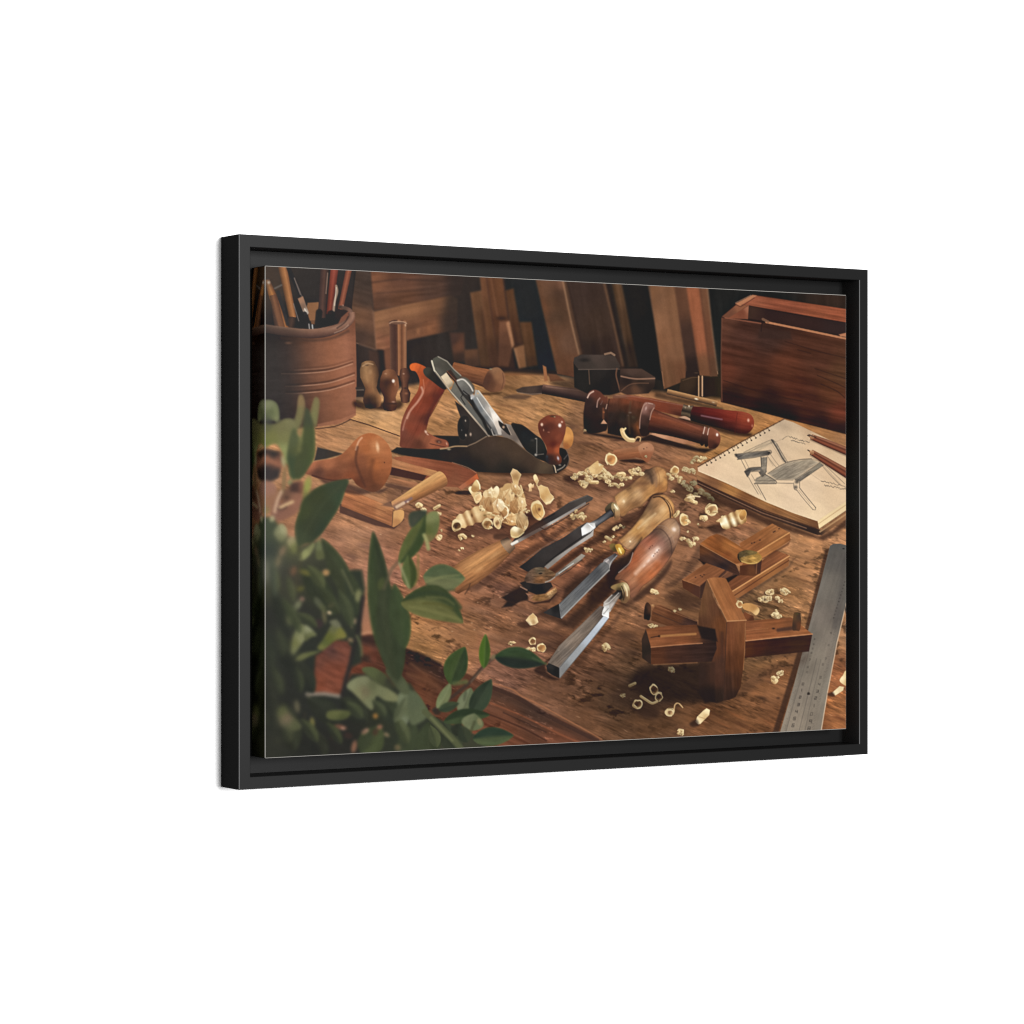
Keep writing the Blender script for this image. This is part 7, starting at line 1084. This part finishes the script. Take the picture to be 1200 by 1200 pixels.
leaf((470, 706), (543, 730), 40, (62, 74, 46), (98, 98, 60), 1.0, -.16, split=.1); line([(480, 711), (505, 716), (526, 722), (540, 727)], 3.4, (114, 112, 70), .7, 1.5, True); line([(478, 700), (505, 694), (528, 700), (539, 712)], 4.5, (56, 70, 46), .8, 1.6, True); line([(496, 707), (515, 708), (530, 713)], 3, (84, 82, 46), .6, 1.4, True); line([(500, 700), (520, 701), (532, 708)], 2.4, (104, 104, 66), .5, 1.2, True)
out_of_focus(_before, (450, 580, 560, 760), 1.0)
_before = sheet.img.copy()
# twig at the lower right
line([(498, 834), (504, 840), (520, 856), (534, 870), (542, 880)], 7, (84, 90, 62), .95, 1.6, True); line([(505, 841), (530, 868)], 2.6, (112, 116, 80), .6, 1.3)
line([(508, 832), (528, 818), (550, 800), (562, 786), (572, 776), (582, 768)], 3.6, (68, 55, 47), .95, 1, True); line([(552, 799), (566, 783), (580, 769)], 1.4, (116, 92, 74), .7, .7); blob(512, 834, 5, 4, 0, (44, 46, 42), .7)
leaf((512, 830), (528, 800), 13, (112, 122, 84), (106, 114, 78), .9, .04, vein=(124, 130, 94)); leaf((540, 838), (552, 806), 20, (108, 116, 86), (94, 104, 74), .9, .02, vein=(78, 84, 62)); blob(545, 815, 2, 8, 10, (74, 80, 60), .6)
leaf((528, 802), (545, 758), 27, (64, 84, 46), (54, 70, 44), .8, -.04, vein=(72, 90, 52)); line([(532, 801), (546, 799)], 5, (86, 96, 60), .7, 1.8, True)
leaf((567, 783), (569, 743), 13, (76, 108, 42), (62, 88, 40), .7, 0, vein=(92, 120, 58)); blob(578, 770, 4, 3, -40, (120, 108, 78), .7)
leaf((580, 770), (638, 778), 25, (54, 74, 46), (42, 50, 42), .8, -.05, vein=(48, 62, 44)); line([(624, 771), (640, 778)], 2, (72, 86, 58), .8, .9); line([(590, 764), (606, 761), (622, 766)], 2, (66, 86, 56), .5, 1.2, True)
leaf((552, 838), (576, 796), 22, (50, 62, 46), (58, 72, 52), .8, .0, vein=(62, 76, 56))
leaf((514, 832), (538, 824), 11, (64, 78, 54), (54, 66, 48), 1); leaf((520, 846), (574, 838), 17, (48, 62, 42), (62, 78, 50), .9, -.06)
leaf((552, 856), (556, 836), 26, (106, 114, 82), (96, 106, 74), 1.4); blob(562, 846, 3, 5, -20, (132, 122, 88), .7); leaf((534, 862), (540, 848), 18, (50, 56, 44), (46, 52, 42), 1.3); line([(550, 862), (556, 846)], 3, (72, 74, 52), .7, 1.2); leaf((548, 870), (540, 850), 16, (52, 60, 46), (60, 68, 50), 1.2)
leaf((554, 866), (602, 862), 22, (48, 66, 48), (74, 88, 58), .8, -.02, vein=(58, 74, 52)); line([(560, 870), (580, 871), (596, 866)], 2.4, (84, 98, 64), .7, 1.2, True)
out_of_focus(_before, (480, 730, 660, 898), .75)
_i = sheet.img; _d = np.maximum(_i[..., 1] - _i[..., 0], 0); _i[..., 1] -= .35 * _d            # olive rather than grass green
sheet.img += .14 * (sheet.img - gauss(sheet.img, 10.0))        # a touch of local contrast, as the print has
_w = .85 * smooth(366, 332, np.broadcast_to(SX0 + np.arange(sheet.w) / SS, sheet.img.shape[:2])) * smooth(590, 650, (SY0 + np.arange(sheet.h) / SS)[:, None])
sheet.img += (gauss(sheet.img, 5.5) - sheet.img) * _w[..., None].astype(np.float32)           # the nearest leaves are the softest
sheet.img += .38 * (sheet.img - gauss(sheet.img, 1.7)) * (1 - _w[..., None]).astype(np.float32)
sheet.img = np.maximum(sheet.img, 30)
sheet.blur(0.35)
_g = np.random.RandomState(9).normal(0, 1, (sheet.h // 2 + 1, sheet.w // 2 + 1)).repeat(2, 0).repeat(2, 1)[:sheet.h, :sheet.w]
sheet.img *= (1 + 0.014 * _g)[..., None].astype(np.float32)

# ---------------------------------------------------------------- the wall
me = bpy.data.meshes.new('wall')
s = 12.0
wy = 0.0
me.from_pydata([(-s, wy, -s), (s, wy, -s), (s, wy, s), (-s, wy, s), (-s, .2, -s), (s, .2, -s), (s, .2, s), (-s, .2, s)], [],
               [(0, 1, 2, 3), (5, 4, 7, 6), (4, 0, 3, 7), (1, 5, 6, 2), (3, 2, 6, 7), (4, 5, 1, 0)])
wall = link('wall', me, [wall_mat])
wall.location = (CX, (DEP + 0.002) * HGT, 0)
wall['kind'] = 'structure'
wall['label'] = 'plain white wall behind the black framed picture'

# ---------------------------------------------------------------- the framed picture
root = bpy.data.objects.new('framed_picture', None)
COL.objects.link(root)
root.location = (CX, DEP * HGT, 0)
root['label'] = 'black floating frame holding a canvas print of woodworking tools, hung on the white wall'
root['category'] = 'framed picture'

def rail(corners_out, corners_in, n_in):
    """one mitred length of the frame: lip face, outer face, inner face, back, with fine chamfers on the long edges, some coloured as a highlight"""
    bm = bmesh.new()
    (a, b), (c, e) = corners_out, corners_in
    ch = 0.0011
    def off(p, k):          # push a face corner towards the inside of the lip by k along both mitre axes
        return (p[0] + n_in[0] * k + (mit[p][0] * k), p[1] + n_in[1] * k + (mit[p][1] * k))
    # mitre directions at each end: along the rail, towards its middle for the outer edge, away for the inner edge
    L = math.hypot(b[0] - a[0], b[1] - a[1])
    t = ((b[0] - a[0]) / L, (b[1] - a[1]) / L)
    mit = {a: t, b: (-t[0], -t[1]), c: t, e: (-t[0], -t[1])}
    def inner(p, k):        # from the inner edge back towards the outer edge
        return (p[0] - n_in[0] * k - mit[p][0] * k, p[1] - n_in[1] * k - mit[p][1] * k)
    ring = []
    for p_out, p_in in ((a, c), (b, e)):
        prof = [(*p_out, DEP), (*p_out, ch), (*off(p_out, ch), 0), (*inner(p_in, ch), 0), (*p_in, ch), (*p_in, DEP)]
        ring.append([bm.verts.new(pt(*q)) for q in prof])
    n = len(ring[0])
    for i in range(n):
        j = (i + 1) % n
        f = bm.faces.new((ring[0][i], ring[0][j], ring[1][j], ring[1][i]))
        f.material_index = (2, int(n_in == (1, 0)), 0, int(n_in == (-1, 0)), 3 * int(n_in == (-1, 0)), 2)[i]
    bm.faces.new(ring[0][::-1]); bm.faces.new(ring[1])
    bmesh.ops.recalc_face_normals(bm, faces=bm.faces)
    me = bpy.data.meshes.new('frame_rail')
    bm.to_mesh(me); bm.free()
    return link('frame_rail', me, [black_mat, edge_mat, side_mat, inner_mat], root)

O = [(0, -.5), (WID, -.5), (WID, .5), (0, .5)]
I = [(LIP, -.5 + LIP), (WID - LIP, -.5 + LIP), (WID - LIP, .5 - LIP), (LIP, .5 - LIP)]
for k, nrm in enumerate([(0, 1), (-1, 0), (0, -1), (1, 0)]):
    rail((O[k], O[(k + 1) % 4]), (I[k], I[(k + 1) % 4]), nrm)

bm = bmesh.new()
e = 0.0004
vs = [bm.verts.new(pt(u, v, d)) for d in (LEDGE, DEP - .006) for (u, v) in
      ((LIP + e, -.5 + LIP + e), (WID - LIP - e, -.5 + LIP + e), (WID - LIP - e, .5 - LIP - e), (LIP + e, .5 - LIP - e))]
for q in ((0, 1, 2, 3), (7, 6, 5, 4), (0, 4, 5, 1), (1, 5, 6, 2), (2, 6, 7, 3), (3, 7, 4, 0)):
    bm.faces.new([vs[i] for i in q])
bmesh.ops.recalc_face_normals(bm, faces=bm.faces)
me = bpy.data.meshes.new('backing_board'); bm.to_mesh(me); bm.free()
link('backing_board', me, [black_mat], root)

# ---------------------------------------------------------------- the canvas and its print
CU0, CU1, CV0, CV1 = LIP + GAP, WID - LIP - GAP, -.5 + LIP + GAP, .5 - LIP - GAP
CH = 0.0010                     # width of the folded edge

def view_xy(u, v, d):           # where a point of the print lies on the drafting sheet
    x = X0 + u * cs - d * sn; z = Z0 + u * sn + d * cs
    return 600 + FOCAL * x / z, 600 + FOCAL * v / z

def to_linear(c):
    c = np.clip(c, 0, 255) / 255.0
    return np.where(c <= 0.04045, c / 12.92, ((c + 0.055) / 1.055) ** 2.4)

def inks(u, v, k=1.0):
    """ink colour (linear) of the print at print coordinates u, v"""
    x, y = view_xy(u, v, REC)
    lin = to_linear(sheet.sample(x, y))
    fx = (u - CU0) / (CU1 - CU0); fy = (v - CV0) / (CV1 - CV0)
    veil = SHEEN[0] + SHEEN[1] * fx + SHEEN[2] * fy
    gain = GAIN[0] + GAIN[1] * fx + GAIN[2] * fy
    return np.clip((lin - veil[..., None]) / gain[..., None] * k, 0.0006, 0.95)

def grid_mesh(name, P, C):
    """P: (ny,nx,3) positions, C: (ny,nx,3) linear colours"""
    ny, nx = P.shape[:2]
    me = bpy.data.meshes.new(name)
    idx = np.arange(ny * nx).reshape(ny, nx)
    q = np.stack([idx[:-1, :-1], idx[1:, :-1], idx[1:, 1:], idx[:-1, 1:]], -1).reshape(-1, 4)
    me.vertices.add(ny * nx); me.vertices.foreach_set('co', P.reshape(-1).astype(np.float32))
    me.loops.add(q.size); me.loops.foreach_set('vertex_index', q.reshape(-1).astype(np.int32))
    me.polygons.add(len(q)); me.polygons.foreach_set('loop_start', np.arange(0, q.size, 4, dtype=np.int32))
    me.update(calc_edges=True)
    at = me.color_attributes.new('ink', 'FLOAT_COLOR', 'POINT')
    rgba = np.ones((ny * nx, 4), np.float32); rgba[:, :3] = C.reshape(-1, 3)
    at.data.foreach_set('color', rgba.reshape(-1))
    me.validate()
    return me

def world_pts(U, V, D):
    return np.stack([(U - WID / 2) * HGT, (D - DEP) * HGT, -V * HGT], -1)

ink_mat, ip = principled('printed_canvas', (0.1, 0.1, 0.1), PRINT_ROUGH, PRINT_SPEC)
nt = ink_mat.node_tree
at = nt.nodes.new('ShaderNodeAttribute'); at.attribute_name = 'ink'
nt.links.new(at.outputs['Color'], ip.inputs['Base Color'])
tc = nt.nodes.new('ShaderNodeTexCoord'); bp = nt.nodes.new('ShaderNodeBump'); ad = nt.nodes.new('ShaderNodeMath')
wv = []
for k, ax in enumerate(('X', 'Z')):
    w = nt.nodes.new('ShaderNodeTexWave'); w.wave_type = 'BANDS'; w.bands_direction = ax
    w.inputs['Scale'].default_value = 260; w.inputs['Distortion'].default_value = 0.6
    nt.links.new(tc.outputs['Object'], w.inputs['Vector'])
    nt.links.new(w.outputs['Fac'], ad.inputs[k])
bp.inputs['Strength'].default_value = 0.06; bp.inputs['Distance'].default_value = 0.0003
nt.links.new(ad.outputs[0], bp.inputs['Height']); nt.links.new(bp.outputs['Normal'], ip.inputs['Normal'])

NX, NY = 1080, 720
U, V = np.meshgrid(np.linspace(CU0 + CH, CU1 - CH, NX), np.linspace(CV0 + CH, CV1 - CH, NY))
me = grid_mesh('canvas', world_pts(U, V, np.full_like(U, REC)), inks(U, V))
canvas = link('canvas', me, [ink_mat], root)

def edge_strip(kind):
    """a wrapped side of the canvas: the picture carried on, mirrored, over the stretcher, with a pale fold at the front"""
    n, k = 400, 40
    t = np.linspace(0, 1, n); d = np.linspace(0, 1, k)
    T, Dd = np.meshgrid(t, d)
    deep = REC + CH + Dd * (LEDGE - REC - CH - .0005)
    m = deep - REC
    if kind in 'LR':
        V = CV0 + CH + T * (CV1 - CV0 - 2 * CH)
        U = np.full_like(V, CU0 if kind == 'L' else CU1)
        Us = CU0 + m if kind == 'L' else CU1 - m
        Vs = V
    else:
        U = CU0 + CH + T * (CU1 - CU0 - 2 * CH)
        V = np.full_like(U, CV0 if kind == 'T' else CV1)
        Us = U; Vs = CV0 + m if kind == 'T' else CV1 - m
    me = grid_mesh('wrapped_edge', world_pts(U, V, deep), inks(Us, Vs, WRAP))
    bm = bmesh.new(); bm.from_mesh(me)
    bm.verts.ensure_lookup_table()
    # the fold: a narrow chamfer from this side to the face
    front = [bm.verts[i] for i in range(n)]
    new = []
    for vtx in (front[0], front[-1]):
        x, y, z = vtx.co
        sx = CH * HGT * (1 if kind == 'L' else -1 if kind == 'R' else 0)
        sz = CH * HGT * (-1 if kind == 'T' else 1 if kind == 'B' else 0)
        new.append(bm.verts.new((x + sx, y - CH * HGT, z + sz)))
    f = bm.faces.new([front[0], front[-1], new[1], new[0]])
    f.material_index = 1
    want = Vector({'L': (-1, 0, 0), 'R': (1, 0, 0), 'T': (0, 0, 1), 'B': (0, 0, -1)}[kind])
    bm.normal_update()
    for fc in bm.faces:
        if fc.normal.dot(want) < 0:
            fc.normal_flip()
    bm.to_mesh(me); bm.free()
    return link('wrapped_edge', me, [ink_mat, fold_mat], canvas)

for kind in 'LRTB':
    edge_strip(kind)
